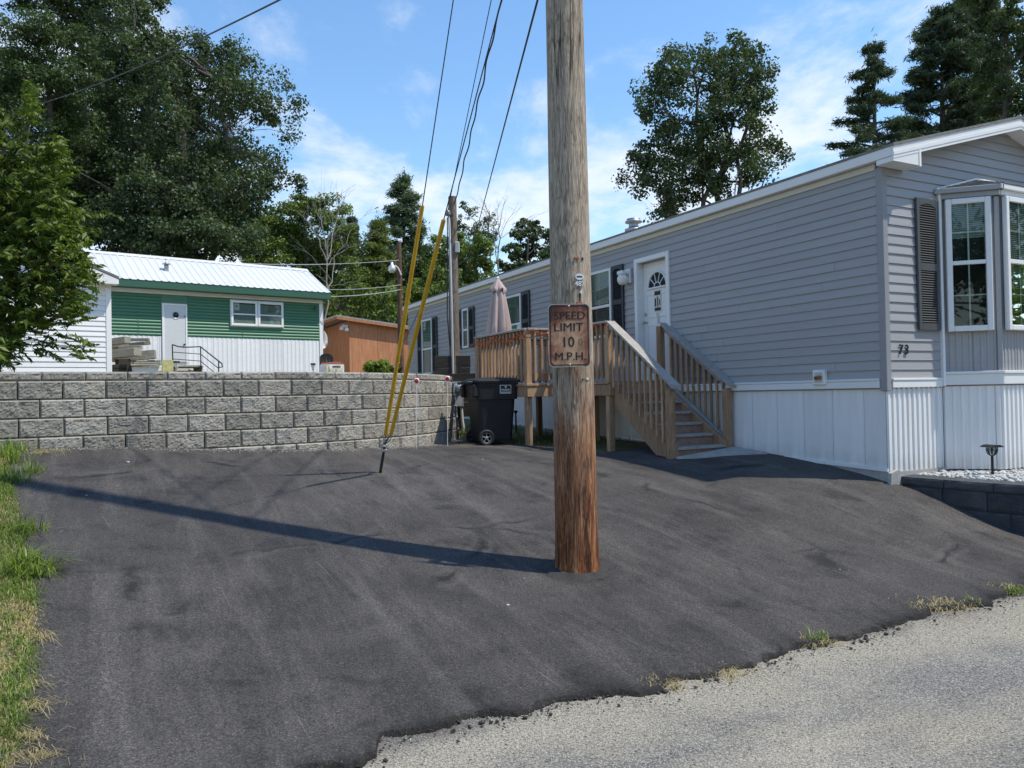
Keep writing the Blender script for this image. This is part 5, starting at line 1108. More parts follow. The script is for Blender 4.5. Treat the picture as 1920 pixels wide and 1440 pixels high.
# ------------------------------------------------------------------ white gable-fronted building at the left
W_O = at_depth(208, 620, 19.0); W_O[2] = 0; WF = Fr(W_O, TD); WN = -WF.ay
def wp(px, py): P = on_plane(px, py, W_O, WN); return float((P - W_O) @ TD), float(P[2])
wh = thing('gabled_house', WF(-2, 1, 1.9), 'white vinyl-sided gabled house mostly hidden behind the leafy shrub', 'house')
cz_ = wp(205, 533)[1]; Wd = 7.2; gs = .42
ww_ = MB().box(WF, -Wd, -.0, .004, 6, 1.85, cz_); ww_.prism(WF, [(-Wd, cz_), (0, cz_), (-Wd / 2, cz_ + gs * Wd / 2)], 'y', .004, .2); wwo = ww_.build('wall', M['white'], wh)
pitch_w = (wp(120, 633)[1] - wp(120, 642.85)[1])
clapboard(WF, -Wd + .1, -.11, wp(120, 694)[1] - .3, cz_ + gs * Wd / 2 - .1, wwo, M['white'], pitch=pitch_w, lip=.02, xtop=lambda z: (max(-Wd + .1, -Wd + max(0, z - cz_) / gs), min(-.11, -max(0, z - cz_ + .05) / gs)))
MB().box(WF, -.11, .01, -.035, .0, 1.85, cz_ + .02, .006).build('corner_post', M['trim'], wh)
rw = MB().prism(WF, [(-Wd - .3, cz_ + .02), (-Wd / 2, cz_ + .02 + gs * (Wd / 2 + .3)), (.14, cz_ + .16), (.14, cz_ + .10), (-Wd / 2, cz_ - .05 + gs * (Wd / 2 + .3)), (-Wd - .3, cz_ - .04)], 'y', -.35, 6.2).build('roof', M['shingle'], wh)
MB().prism(WF, [(.13, cz_ + .09), (-Wd / 2, cz_ - .05 + gs * (Wd / 2 + .3)), (-Wd / 2, cz_ - .24 + gs * (Wd / 2 + .3)), (-.34, cz_ + .14), (-.34, cz_ - .03), (.13, cz_ - .03)], 'y', -.34, -.30).build('rake_board', M['trim'], rw)
MB().box(WF, -.34, .13, -.299, .0, cz_ - .028, cz_ - .01).build('eave_return', M['trim'], rw)
MB().prism(WF, [(.10, cz_ + .09), (-Wd / 2, cz_ - .05 + gs * (Wd / 2 + .3)), (-Wd / 2, cz_ - .07 + gs * (Wd / 2 + .3)), (.10, cz_ + .07)], 'y', -.299, .0).build('soffit', M['trim'], rw)

# ------------------------------------------------------------------ lumber, boards, small things on the yard
lx = lambda px, py, o: on_plane(px, py, T_O + TN * o, TN)
def beam(name, p0, p1, w, h, label, mat='lumber', cat='timber', group='timbers stacked by the green trailer'):
    d = p1 - p0; L_ = np.linalg.norm(d); ax = d / L_; ay = np.cross((0, 0, 1.), ax); ay /= np.linalg.norm(ay); az = np.cross(ax, ay)
    o = MB().box(Fr(p0, ax, ay, az), 0, L_, -w / 2, w / 2, -h, 0, ch=.012).build(name, M[mat]); return _prop(o, label, cat, group)
# outward-pointing timbers: their far ends lean on the wall behind the white house corner
def tim(x0, y0, x1, y1, o0, o1, w, h, label): beam('timber', lx(x0, y0, o0), lx(x1, y1, o1), w, h, label)
tim(196, 637, 239, 631, .5, 1.4, .22, .20, 'top grey timber of the stack, its drilled end nearest the white house corner')
tim(232, 634, 280, 634, .5, .9, .12, .10, 'thin pale timber lying along the top of the stack')
tim(205, 646, 282, 640, .4, .7, .16, .10, 'grey timber second from the top of the stack')
tim(196, 652, 265, 647, .6, 1.1, .18, .12, 'grey timber with a split pale edge in the middle of the stack')
tim(216, 657, 258, 652, 1.0, 1.9, .26, .24, 'thick drilled timber sticking out of the stack towards the driveway')
tim(205, 662, 291, 656, .4, .9, .24, .28, 'long dark timber at the bottom of the overhanging stack')
b0 = lx(215, 674, .9); b1 = lx(243, 674, .9)
_prop(MB().prism(Fr(b0, b1 - b0), [(0, 0), (.42, .02), (.50, -.62), (.08, -.62)], 'y', -.05, .02).build('board', M['board']), 'dark leaning board under the timber stack', 'board')
for i in range(3): beam('plank', lx(243, 676 + i * 3.6, .8 + .06 * i), lx(300, 675 + i * 3.6, .8 + .06 * i), .24, .052, ['top plank of the pale stack on the white box', 'middle plank of the pale stack on the white box', 'bottom plank of the pale stack on the white box'][i], cat='plank', group='planks stacked on the white box')
wb0 = lx(245, 686.5, .8); _prop(MB().box(Fr(wb0, TD), 0, .93, -.12, .12, -.55, 0, .01).build('white_box', M['plasticw']), 'white box under the pale planks', 'box')
yb0 = lx(303, 675, 1.1); _prop(MB().prism(Fr(yb0, TD), [(.0, .0), (.34, .0), (.33, -.5), (.02, -.5)], 'y', -.04, .04).build('mossy_board', plain('mossy_board', (.45, .44, .20), .9, var=.35, scale=9)), 'yellow-green mossy board left of the trailer steps', 'board')
for i in range(2): _prop(MB().box(Fr(lx(191, 672 + 8 * i, 1.2), TD), .25, .62, -.3, .3, -.34, -.19 + .05 * i, .01).build('stacked_block', M['board']), ['dark block lower left under the timbers', 'second dark block lowest under the timbers'][i], 'block', 'dark blocks under the timbers')
def solar_stake(px, ptop, pbot, Y, label, scale=1.0):
    p = at_depth(px, ptop, Y); zg_ = G(p[0], p[1]); th = thing('solar_light', (p[0], p[1], zg_), label, 'solar light', 'solar stake lights'); f_ = Fr((p[0], p[1], p[2]), (1, 0, 0))
    MB().lathe(f_, [(0, 0), (.055 * scale, 0), (.06 * scale, -.012), (.06 * scale, -.045), (0, -.045)], 16).build('solar_cap', M['black'], th)
    MB().lathe(f_, [(.055 * scale, -.046), (.03 * scale, -.15), (.022 * scale, -.19), (0, -.19)], 14).build('lens', M['plasticw'], th); MB().tube([f_(0, 0, -.18), (p[0], p[1], zg_ - .05)], .011, 6).build('stake', M['steel'], th)
solar_stake(587, 681, 700, 20.5, 'solar stake light in front of the right end of the green trailer', 1.1); solar_stake(331, 677, 700, 19.5, 'solar stake light by the trailer steps', 1.35)
# white cooker-like unit and black chair back right of the trailer
cq = at_depth(622, 690, 25.5); zq = G(cq[0], cq[1]); cr = thing('white_cooler', (cq[0], cq[1], zq), 'white ice chest with a red lid at the corner of the green trailer', 'cooler')
cf = Fr((cq[0], cq[1], 0), TD); ct = at_depth(622, 682, 25.5)[2]
MB().box(cf, -.32, .34, -.25, .25, zq, ct - .02, .03).build('body', M['plasticw'], cr); MB().prism(cf, [(-.30, ct - .02), (.33, ct - .02), (.25, ct + .03), (.0, ct + .055), (-.24, ct + .03)], 'y', -.25, .25).build('lid', plain('red_lid', (.42, .12, .11), .5), cr); MB().box(cf, -.08, .20, -.262, -.25, ct - .13, ct - .08, .004).build('handle', M['black'], cr)
chp = at_depth(612, 672, 26.2); chz = G(chp[0], chp[1]); chh = thing('garden_chair', (chp[0], chp[1], chz), 'black round-backed garden chair beside the trailer corner', 'chair'); chf = Fr((chp[0], chp[1], chp[2]), TD)
MB().prism(chf, [(.24 * math.cos(math.pi * i / 12), .17 * math.sin(math.pi * i / 12)) for i in range(13)] + [(-.24, -.3), (.24, -.3)], 'y', -.02, .02).build('backrest', M['black'], chh)
MB().box(chf, -.24, .24, -.45, .0, -.36, -.32, .01).build('seat', M['black'], chh)
for a in (-.21, .21):
    for b in (-.42, -.03): MB().tube([chf(a, b, -.36), (*chf(a, b, 0)[:2], chz)], .015, 6).build('leg', M['black'], chh)

# ------------------------------------------------------------------ orange shed
S_O = at_depth(655, 650, 30.0); S_O[2] = 0; SHF = Fr(S_O, TD); SN = -SHF.ay
def shp(px, py, o=0.0): P = on_plane(px, py, S_O + SN * o, SN); return float((P - S_O) @ TD), float(P[2])
zA = shp(655, 601)[1]; zB = shp(757, 616)[1]; uB = shp(757, 616)[0]; gr_ = (zB - zA) / uB; SLn = uB + 1.4
shd = thing('shed', SHF(1.5, 1, 2.4), 'orange-brown plywood shed between the trailer and the grey house', 'shed')
pw = 1.22; x = 0.0
while x < SLn:
    xe = min(x + pw, SLn); MB().prism(SHF, [(x + .004, 2.0), (xe - .004, 2.0), (xe - .004, zA + gr_ * xe), (x + .004, zA + gr_ * x)], 'y', -.0, .03).build('wall_panel', M['shed'], shd); x = xe
for i in range(3): MB().prism(Fr(SHF(0, 0, 0), SHF.ay, TD), [(.031 + i * 1.0, 2.0), (.031 + (i + 1) * 1.0 - .006, 2.0), (.031 + (i + 1) * 1.0 - .006, zA - .06 * (i + 1)), (.031 + i * 1.0, zA - .06 * i)], 'y', .0, .03).build('wall_panel', M['shed'], shd)
MB().box(SHF, .03, SLn, 3.0, 3.03, 2.0, zB - .1).build('back_wall', M['shed'], shd); MB().box(SHF, SLn - .03, SLn, .031, 3.0, 2.0, zB - .1).build('end_wall', M['shed'], shd)
def zsr(x, y): return zA + gr_ * x - .06 * y
mb = MB(); cs_ = [(-.62, -.25), (SLn + .1, -.25), (SLn + .1, 3.2), (-.62, 3.2)]
mb._add([SHF(x, y, zsr(x, y) + .10) for x, y in cs_] + [SHF(x, y, zsr(x, y) + .05) for x, y in cs_], [(0, 1, 2, 3), (7, 6, 5, 4), (0, 4, 5, 1), (1, 5, 6, 2), (2, 6, 7, 3), (3, 7, 4, 0)]); shr = mb.build('roof', M['steel'], shd)
mb = MB(); mb._add([SHF(x, y, zsr(x, y) + .048) for x, y in cs_] + [SHF(x, y, zsr(x, y) - .06) for x, y in cs_], [(0, 4, 5, 1), (1, 5, 6, 2), (2, 6, 7, 3), (3, 7, 4, 0)]); mb.build('roof_fascia', M['shed'], shr)
fp = on_plane(649, 612, S_O, SN); flp = SHF(-.10, .12, shp(649, 611)[1]); MB().box(Fr(flp, TD), -.12, .10, -.06, .06, -.05, .06, .02).lathe(Fr(flp + np.array([-.12, -.1, -.09]), (1, 0, 0)), [(0, .09), (.07, .06), (.09, -.06), (0, -.07)], 12).lathe(Fr(flp + np.array([.08, -.12, -.14]), (1, 0, 0)), [(0, .09), (.07, .06), (.09, -.06), (0, -.07)], 12).build('floodlight', M['plasticw'], shd)

# ------------------------------------------------------------------ far brown pole with yard lamp
fpb = at_depth(752, 690, 29.0); fz0 = G(fpb[0], fpb[1]); fpt = at_depth(748, 455, 29.0)
fpo = thing('lamp_pole', (fpb[0], fpb[1], fz0), 'far dark brown pole carrying a curved-arm yard lamp', 'utility pole')
MB().tube([(fpb[0], fpb[1], fz0 - .3), (fpt[0], fpt[1], fpt[2])], [.13, .085], 14).build('shaft', M['pole3'], fpo)
MB().tube([at_depth(752, 516, 28.9), at_depth(750, 510, 28.9), at_depth(746, 502, 28.9), at_depth(741, 498, 28.9), at_depth(737, 499, 28.9)], .028, 6).build('lamp_arm', M['conduit'], fpo)
lc = at_depth(735, 505, 28.9); MB().lathe(Fr(lc, (1, 0, 0)), [(0, .28), (.05, .26), (.06, .16), (.14, .10), (.15, -.04), (.10, -.12), (0, -.14)], 14).build('lamp_head', M['alu'], fpo)

# ------------------------------------------------------------------ overhead wires
def wire(name, pts, r, label, sag=0.0, wavy=0.0, n=24, mat='cable', cat='wire', grp='overhead wires'):
    P0, P1 = np.array(pts[0]), np.array(pts[-1]); out = []
    for i in range(n + 1):
        t = i / n; p = P0 * (1 - t) + P1 * t - np.array([0, 0, sag * 4 * t * (1 - t)])
        if wavy: p = p + np.array([math.sin(t * 61) * wavy + math.sin(t * 37) * wavy * .5, 0, math.cos(t * 53) * wavy])
        out.append(p)
    return _prop(MB().tube(out, r, 5, caps=False).build(name, M[mat]), label, cat, grp)
ZT_ = pz + 8.0
ptopS = np.array([sx_ + .01, sy_ - .03, zt_ - .08])
def to_pole(px, py, end):
    """carry the run end -> sight line (px, py) on until it meets the near pole"""
    end = np.array(end, float); hv = PB[:2] - end[:2]; nrm = np.array([-hv[1], hv[0], 0.0]); d = ray(px, py); Q = CAM + d * (((end - CAM) @ nrm) / (d @ nrm)); f_ = np.linalg.norm(hv) / np.linalg.norm((Q - end)[:2]); return end + (Q - end) * f_
e_ = ptopS + np.array([.05, 0, -.05]); wire('overhead_wire', [to_pole(940, 0, e_), e_], .011, 'wavy twisted service cable running down to the grey service pole', .0, .009, 150)
e_ = at_depth(838, 402, 13.9); wire('overhead_wire', [to_pole(921, 0, e_), e_], .006, 'thin straight wire reaching the top of the grey service pole', .0)
e_ = at_depth(873, 510, 44.0); wire('overhead_wire', [to_pole(1008, 0, e_), e_], .012, 'wire between the near pole and the trees behind the grey house', .0)
e_ = at_depth(30, 205, 26.0); wire('overhead_wire', [to_pole(465, 0, e_), e_], .012, 'black wire crossing the tall trees at upper left', .30, n=30)
wire('overhead_wire', [at_depth(748, 488, 28.9), at_depth(420, 492, 29.5)], .014, 'upper pale wire from the lamp pole to the trailer', .12, mat='conduit'); wire('overhead_wire', [at_depth(752, 534, 28.9), at_depth(612, 543, 28.6)], .014, 'middle pale wire from the lamp pole to the trailer', .06, mat='conduit'); wire('overhead_wire', [at_depth(752, 543, 28.9), at_depth(620, 556, 28.0)], .016, 'lower pale wire from the lamp pole to the trailer eave', .06, mat='conduit')
wire('overhead_wire', [at_depth(838, 455, 14.1), at_depth(757, 640, 22)], .009, 'dark cable slanting from the service pole down to the house corner', .1)

# ------------------------------------------------------------------ driveway markers
for px, py, base_y, lab in ((781, 714, 842, 'left reflector marker stake against the block wall'), (839, 710, 838, 'right reflector marker stake at the end of the block wall')):
    P = gpt(px, base_y); top = at_depth(px, py, P[1]); th = thing('driveway_marker', P, lab, 'marker', 'reflector stakes')
    MB().tube([P - np.array([0, 0, .05]), top], .0042, 6).build('rod', M['plasticw'], th); f_ = Fr(top, (1, 0, 0), np.array([0, 0, 1.]), np.array([0, -1., 0]))
    MB().lathe(f_, [(0, .004), (.040, .004), (.040, -.012), (0, -.012)], 20).build('disc', M['plasticw'], th); MB().lathe(f_, [(0, .007), (.029, .007), (.031, .0045)], 20).build('reflector', M['red'], th)
# ------------------------------------------------------------------ lantern in the gravel bed, stake under the deck
lp = at_depth(1861, 883, 7.95); lz = .56; ln = thing('solar_lantern', (lp[0], lp[1], lz), 'black solar lantern on a post in the white gravel bed', 'lantern'); lt = at_depth(1861, 833, 7.95)[2]; f_ = Fr((lp[0], lp[1], 0), (.95, .3, 0))
MB().tube([f_(0, 0, lz - .05), f_(0, 0, lt - .115)], .013, 10).build('post', M['black'], ln)
MB().prism(Fr(f_(0, 0, lt), f_.ax), [(-.078, -.028), (.078, -.028), (.072, -.02), (.03, -.004), (-.03, -.004), (-.072, -.02)], 'y', -.075, .075).build('roof', M['black'], ln)
mb = MB()
for q in range(8):
    a = q * math.pi / 4; mb.tube([f_(.050 * math.cos(a), .050 * math.sin(a), lt - .03), f_(.052 * math.cos(a), .052 * math.sin(a), lt - .06), f_(.036 * math.cos(a), .036 * math.sin(a), lt - .10), f_(.012 * math.cos(a), .012 * math.sin(a), lt - .118)], .0045, 5)
    mb.tube([f_(.050 * math.cos(a), .050 * math.sin(a), lt - .035), f_(.048 * math.cos(a + .78), .048 * math.sin(a + .78), lt - .088)], .003, 4)
mb.build('cage', M['black'], ln); MB().lathe(Fr(f_(0, 0, 0), (1, 0, 0)), [(.042, lt - .032), (.044, lt - .06), (.028, lt - .10)], 14).build('lens', M['glass'], ln)
s2 = at_depth(967, 771, 14.3); zq = GL(s2[0], s2[1]); th = thing('garden_stake', (s2[0], s2[1], zq), 'black stake light with flat head under the deck beside the bin', 'solar light'); MB().tube([(s2[0], s2[1], zq - .05), (s2[0], s2[1], s2[2])], .016, 8).build('post', M['black'], th); MB().lathe(Fr(s2, (1, 0, 0)), [(0, .015), (.04, .012), (.038, -.01), (.018, -.04), (0, -.04)], 14).build('head', M['black'], th)

# ------------------------------------------------------------------ trees
def leaf_mesh(name, C, L_, W_, up=.5, out=None, seed=1, mat=None, fold=.25, droop=0.0, origin=(0, 0, 0), dirs=None):
    """rhombic leaves at points C; L_, W_ arrays of length and width"""
    rg = np.random.default_rng(seed); n = len(C); nrm = rg.normal(size=(n, 3)); nrm /= np.linalg.norm(nrm, axis=1)[:, None]; nrm[:, 2] = nrm[:, 2] * (1 - up) + up
    if out is not None: nrm = nrm + out * .6
    nrm /= np.linalg.norm(nrm, axis=1)[:, None]
    a = rg.normal(size=(n, 3)) if dirs is None else dirs + rg.normal(size=(n, 3)) * .35
    a[:, 2] -= droop; a -= nrm * (a * nrm).sum(1)[:, None]; a /= np.linalg.norm(a, axis=1)[:, None] + 1e-9; b = np.cross(nrm, a)
    l = L_[:, None] * .5; w = W_[:, None] * .5; k0 = nrm * (W_ * fold)[:, None]
    P = C - np.array(origin)
    V = np.stack([P - a * l, P + b * w + k0 - a * l * .1, P + a * l, P - b * w + k0 - a * l * .1], 1).reshape(-1, 3)
    i = np.arange(n)[:, None] * 4; return fastmesh(name, V, np.vstack([np.c_[i, i + 1, i + 2, i + 3]]), mat)
def blob_points(c, r, n, rg, sub=10, shell=.5, flat=.8, sr=.30):
    """leaf positions: n leaves in sub-clumps spread through an ellipsoid"""
    d = rg.normal(size=(sub, 3)); d /= np.linalg.norm(d, axis=1)[:, None]; rad = rg.uniform(0, 1, sub) ** shell; cc = d * (rad * (1 - sr * .5))[:, None] * np.array([r[0], r[2], r[1]]); cc[:, 2] *= 1.0
    k = rg.integers(0, sub, n); g = rg.normal(size=(n, 3)) * .46; m = np.linalg.norm(g, axis=1); g = g / np.maximum(m, 1)[:, None] ; loc = g * sr * np.array([r[0], r[2], r[1] * flat]) * rg.uniform(.65, 1.35, sub)[k][:, None]
    o = g / (np.linalg.norm(g, axis=1)[:, None] + 1e-6); return c + cc[k] + loc, o, c + cc
def limb(mb, p0, p1, r0, r1, rg, bend=.12, n=5, up=0.15):
    L_ = np.linalg.norm(p1 - p0); pts = []; off = rg.normal(size=3) * bend * L_
    for i in range(n + 1):
        t = i / n; s = math.sin(math.pi * t); pts.append(p0 * (1 - t) + p1 * t + off * s * .6 + np.array([0, 0, up * L_ * s * .5]) + rg.normal(size=3) * L_ * .02 * s)
    mb.tube(pts, [r0 + (r1 - r0) * (i / n) for i in range(n + 1)], 6, caps=False); return pts
def decid(name, base_px, Y, blobs, label, mat, leaf=.20, dens=1.0, seed=1, trunk_r=.3, trunk_to=None, sub_scale=1.0, shell=.55, bark='bark', stems=1, group='trees behind the homes', cat='tree', sr=.30, wl=.62, limbs=True, twigs=True, up=.45, grow=1.18):
    """broadleaf tree: blobs are (px, py, rx, ry[, dY]) seen from the camera, at depth Y + dY"""
    rg = np.random.default_rng(seed); bx_ = at_depth(base_px, 600, Y); base = np.array([bx_[0], bx_[1], G(bx_[0], bx_[1])]); th = thing(name, base, label, cat, group)
    C = []; O = []; mb = MB(); Ls = []
    fork_px = trunk_to or (base_px, sum(b[1] for b in blobs) / len(blobs)); fk = at_depth(*fork_px, Y)
    trunks = []
    for s in range(stems):
        ofs = np.array([(s - (stems - 1) / 2) * trunk_r * 3.0, rg.uniform(-.5, .5), rg.uniform(-1, 1)]) if stems > 1 else np.zeros(3)
        trunks.append(limb(mb, base - np.array([0, 0, .3]), fk + ofs * np.array([2.2, 1, 1]), trunk_r, trunk_r * .45, rg, .03, 10, 0))
    for b in blobs:
        dY = b[4] if len(b) > 4 else rg.uniform(-.5, .5) * 3; c = at_depth(b[0], b[1], Y + dY); mpp = (Y + dY) / F_PX; r = np.array([b[2] * mpp, b[3] * mpp, (b[2] + b[3]) * .5 * mpp * 1.05]) * grow
        area = math.pi * r[0] * r[1]; n = int(dens * area * 5.2 / (leaf * leaf * .5)); n = max(n, 60); sub = max(6, int(sub_scale * 3.4 * (r[0] * r[1] * r[2]) ** (1 / 3.) / .42))
        p, o, cc = blob_points(c, r, n, rg, sub * 2, shell, .75, sr); C.append(p); O.append(o)
        if limbs:
            tr_ = trunks[rg.integers(stems)]; best = min(tr_, key=lambda q: np.linalg.norm(q - c) + max(0, q[2] - c[2] + .5) * 3); lp_ = limb(mb, np.array(best), c, trunk_r * .20, .02, rg, .10, 6, .12)
            if twigs:
                for q in cc[:: max(1, len(cc) // 7)]: limb(mb, np.array(lp_[-3]), q, .03, .008, rg, .12, 3, .1)
    mb.build('trunk', M[bark], th, fix=False)
    C = np.vstack(C); O = np.vstack(O); n = len(C); L_ = leaf * rg.uniform(.6, 1.35, n)
    me = leaf_mesh('crown', C, L_, L_ * wl, up, O, seed, M[mat], .2, .25, base); link('crown', me, base, th); return n
def inside(P, poly):
    x, y = P[:, 0], P[:, 1]; r = np.zeros(len(P), bool); n = len(poly)
    for i in range(n):
        x0, y0 = poly[i]; x1, y1 = poly[(i + 1) % n]; c = ((y0 > y) != (y1 > y)) & (x < (x1 - x0) * (y - y0) / (y1 - y0 + 1e-9) + x0); r ^= c
    return r
def crown_tree(name, base_px, Y, poly, label, mat, n_cl, cl_r, leaf, per, seed, trunk_r, stems, fork, thick, hole=.0, group='trees behind the homes', up=.4, wl=.62):
    """broadleaf crown: many leaf clusters spread through the volume behind an outline, with open gaps"""
    rg = np.random.default_rng(seed); bx_ = at_depth(base_px, 600, Y); base = np.array([bx_[0], bx_[1], G(bx_[0], bx_[1])]); th = thing(name, base, label, 'tree', group); poly = np.array(poly, float); lo, hi = poly.min(0), poly.max(0); mpp = Y / F_PX
    P = rg.uniform(lo, hi, (n_cl * 6, 2)); P = P[inside(P, poly)]
    # distance to the outline gives the depth available at that spot
    dist = np.min([np.hypot(*(P - (a_ + (b_ - a_) * np.clip(((P - a_) @ (b_ - a_)) / ((b_ - a_) @ (b_ - a_)), 0, 1)[:, None])).T) for a_, b_ in zip(poly, np.roll(poly, -1, 0))], axis=0)
    keep = dist > cl_r / mpp * .35; P = P[keep]; dist = dist[keep]; dz = rg.uniform(-1, 1, len(P)) * np.minimum(thick, np.sqrt(np.maximum(dist * mpp, .05)) * thick * .55)
    C = np.array([at_depth(p[0], p[1], Y + d) for p, d in zip(P, dz)]); nzv = np.array([mnoise.fractal(Vector(c * .42), .8, 2, 3) for c in C]); sel = nzv + rg.normal(size=len(C)) * .10 > hole; C = C[sel][:n_cl]; mb = MB(); trunks = []
    for k_, fk in enumerate(fork): trunks.append(limb(mb, base - np.array([0, 0, .3]), at_depth(*fk, Y + rg.uniform(-.8, .8)), trunk_r * (1 if k_ == 0 else .7), trunk_r * .22, rg, .03, 12, 0))
    mains = []
    for c in C[:: max(1, len(C) // 26)]:
        tr_ = trunks[rg.integers(len(trunks))]; q = min(tr_[3:], key=lambda t_: np.linalg.norm(t_ - c) + max(0, t_[2] - c[2] + 1.0) * 2.2); mains.append(limb(mb, np.array(q), c, trunk_r * .22, .025, rg, .09, 7, .15))
    nodes = np.array([p for m_ in mains for p in m_[2:]])
    for c in C[::2]:
        q = nodes[np.argmin(np.linalg.norm(nodes - c, axis=1))]; limb(mb, q, c, .022, .006, rg, .1, 3, .1)
    mb.build('trunk', M['bark'], th, fix=False)
    n = len(C) * per; k_ = np.repeat(np.arange(len(C)), per); g = rg.normal(size=(n, 3)); g /= np.linalg.norm(g, axis=1)[:, None]; rr = rg.uniform(0, 1, n) ** .42; R_ = cl_r * rg.uniform(.6, 1.35, len(C))[k_]; sh = rg.uniform(.7, 1.25, (len(C), 3))[k_]; pos = C[k_] + g * (rr * R_)[:, None] * sh * np.array([1, 1, .82]); L_ = leaf * rg.uniform(.6, 1.35, n)
    link('crown', leaf_mesh('crown', pos, L_, L_ * wl, up, g, seed, M[mat], .2, .25, base), base, th); return n
TOT = 0
# --- the tall group at the left
TOT += crown_tree('oak_tree', 330, 40, [(200, -70), (262, -50), (284, 20), (300, 46), (318, 26), (336, 34), (392, 50), (402, 84), (428, 64), (450, 62), (458, 84), (476, 112), (520, 128), (560, 152), (574, 184), (592, 208), (572, 230), (550, 242), (548, 284), (534, 272), (528, 254), (500, 246), (480, 240), (478, 256), (502, 266), (526, 286), (536, 306), (570, 328), (580, 350), (570, 368), (545, 352), (520, 358), (516, 376), (500, 394), (480, 420), (490, 480), (160, 480), (150, 250), (185, 120), (180, 0)], 'tallest dark oak whose crown reaches right over the trailer roof', 'oak', 760, .62, .17, 95, 11, .42, 2, [(330, 120), (420, 160), (260, 60)], 4.0, -.10)
TOT += decid('ash_tree', 90, 36, [(60, 60, 70, 40), (115, 75, 60, 40, -1), (30, 110, 60, 50), (95, 135, 80, 50, -1), (165, 120, 40, 40, 0), (20, 190, 60, 60), (120, 195, 75, 50, 1), (60, 260, 70, 50), (-40, 140, 50, 80), (155, 260, 50, 46, 1), (-20, 260, 50, 60)], 'mid green feathery tree at far left above the shrub', 'ash', .16, .95, 12, .26, (90, 140), wl=.42, sr=.30)
TOT += decid('tall_tree', 150, 46, [(60, 10, 60, 26), (120, 0, 70, 34), (190, 20, 60, 40), (230, -20, 70, 40), (150, -50, 90, 40), (40, -40, 60, 30), (210, 90, 50, 50), (280, -10, 40, 36), (150, 60, 60, 40)], 'dark tall tree whose top leaves the picture at upper left', 'oak', .19, .8, 13, .35, (150, 60), sr=.28)
TOT += decid('understorey_tree', 250, 37, [(200, 330, 60, 50), (270, 350, 60, 50, -1), (190, 420, 70, 50), (280, 430, 80, 46, -1), (360, 440, 70, 40, -1), (440, 445, 60, 44), (130, 330, 60, 60, 1), (100, 440, 70, 50), (40, 350, 70, 60, 1), (0, 430, 60, 70), (330, 380, 50, 40, -1), (210, 480, 60, 40, 1), (370, 480, 70, 34, 0)], 'dark leafy tree directly behind the white roof of the trailer', 'oak', .16, .95, 14, .2, (250, 380), sr=.33)
TOT += decid('maple_tree', 570, 46, [(560, 400, 40, 32), (610, 400, 40, 34), (585, 380, 34, 18), (640, 425, 30, 28), (530, 430, 45, 40), (500, 480, 46, 50, -1), (570, 470, 50, 44), (625, 475, 45, 40), (655, 440, 18, 22), (540, 520, 50, 40, -1), (600, 530, 50, 40), (650, 520, 40, 40), (470, 440, 30, 34), (640, 570, 46, 36), (590, 590, 40, 30)], 'rounded green tree behind the right end of the trailer', 'maple', .16, 1.0, 15, .22, (575, 470))
TOT += decid('back_tree', 500, 56, [(440, 420, 70, 50), (520, 450, 70, 50), (600, 470, 80, 50), (690, 500, 70, 60), (780, 520, 80, 60), (860, 530, 60, 60), (560, 540, 90, 50), (680, 570, 80, 50), (800, 580, 80, 50)], 'deep green tree filling the gap low behind the lamp pole', 'oak', .26, .9, 16, .3, (600, 520), sr=.35)
TOT += decid('young_maple', 710, 42, [(690, 560, 40, 36), (735, 580, 36, 40), (700, 610, 50, 30), (650, 600, 36, 26), (770, 570, 26, 36), (755, 600, 30, 26), (620, 570, 26, 20), (745, 545, 22, 20)], 'low leafy tree right behind the orange shed', 'maple', .19, .9, 17, .12, (710, 580))
TOT += decid('grove_tree', 870, 44, [(820, 480, 34, 34), (860, 470, 36, 36), (895, 470, 26, 34), (830, 520, 40, 36), (880, 510, 40, 34), (910, 500, 20, 26), (800, 550, 40, 36), (850, 560, 40, 30), (895, 535, 30, 20), (815, 590, 40, 26), (790, 600, 36, 26), (770, 620, 30, 24)], 'bright green tree between the service pole and the grey house roof', 'maple', .18, 1.0, 18, .18, (855, 500))
TOT += decid('airy_tree', 900, 52, [(875, 395, 24, 18), (885, 430, 26, 22), (860, 420, 22, 24), (905, 440, 22, 26), (920, 410, 14, 14), (890, 465, 30, 24), (925, 455, 14, 26), (860, 455, 22, 24)], 'sparse grey-green tree rising above the service pole', 'ash', .18, .45, 19, .13, (895, 420), wl=.42)
TOT += decid('roofline_tree', 985, 48, [(990, 420, 22, 18), (975, 440, 24, 20), (1005, 445, 26, 24), (960, 470, 22, 20), (990, 475, 34, 26), (1020, 480, 30, 26), (955, 500, 26, 20), (985, 505, 30, 20), (1040, 450, 20, 24)], 'dark small tree just left of the near pole above the roof', 'oak', .19, 1.0, 20, .13, (990, 450))
TOT += decid('tall_tree', 60, 50, [(20, 160, 90, 70), (110, 210, 90, 70), (200, 240, 90, 60), (60, 320, 100, 70), (180, 330, 90, 60), (280, 300, 80, 60), (380, 330, 80, 60), (330, 230, 70, 60), (260, 150, 70, 60), (440, 300, 60, 50)], 'shaded tree deep behind the tallest oak', 'oak', .30, .75, 23, .3, (150, 240), sr=.36)
TOT += decid('tall_tree', 420, 50, [(330, 420, 80, 50), (430, 410, 70, 50), (250, 420, 80, 50), (150, 420, 80, 60), (60, 430, 80, 60), (500, 420, 40, 40), (380, 360, 60, 40)], 'shaded low tree deep behind the trailer roof', 'oak', .30, .8, 24, .3, (380, 420), sr=.36)
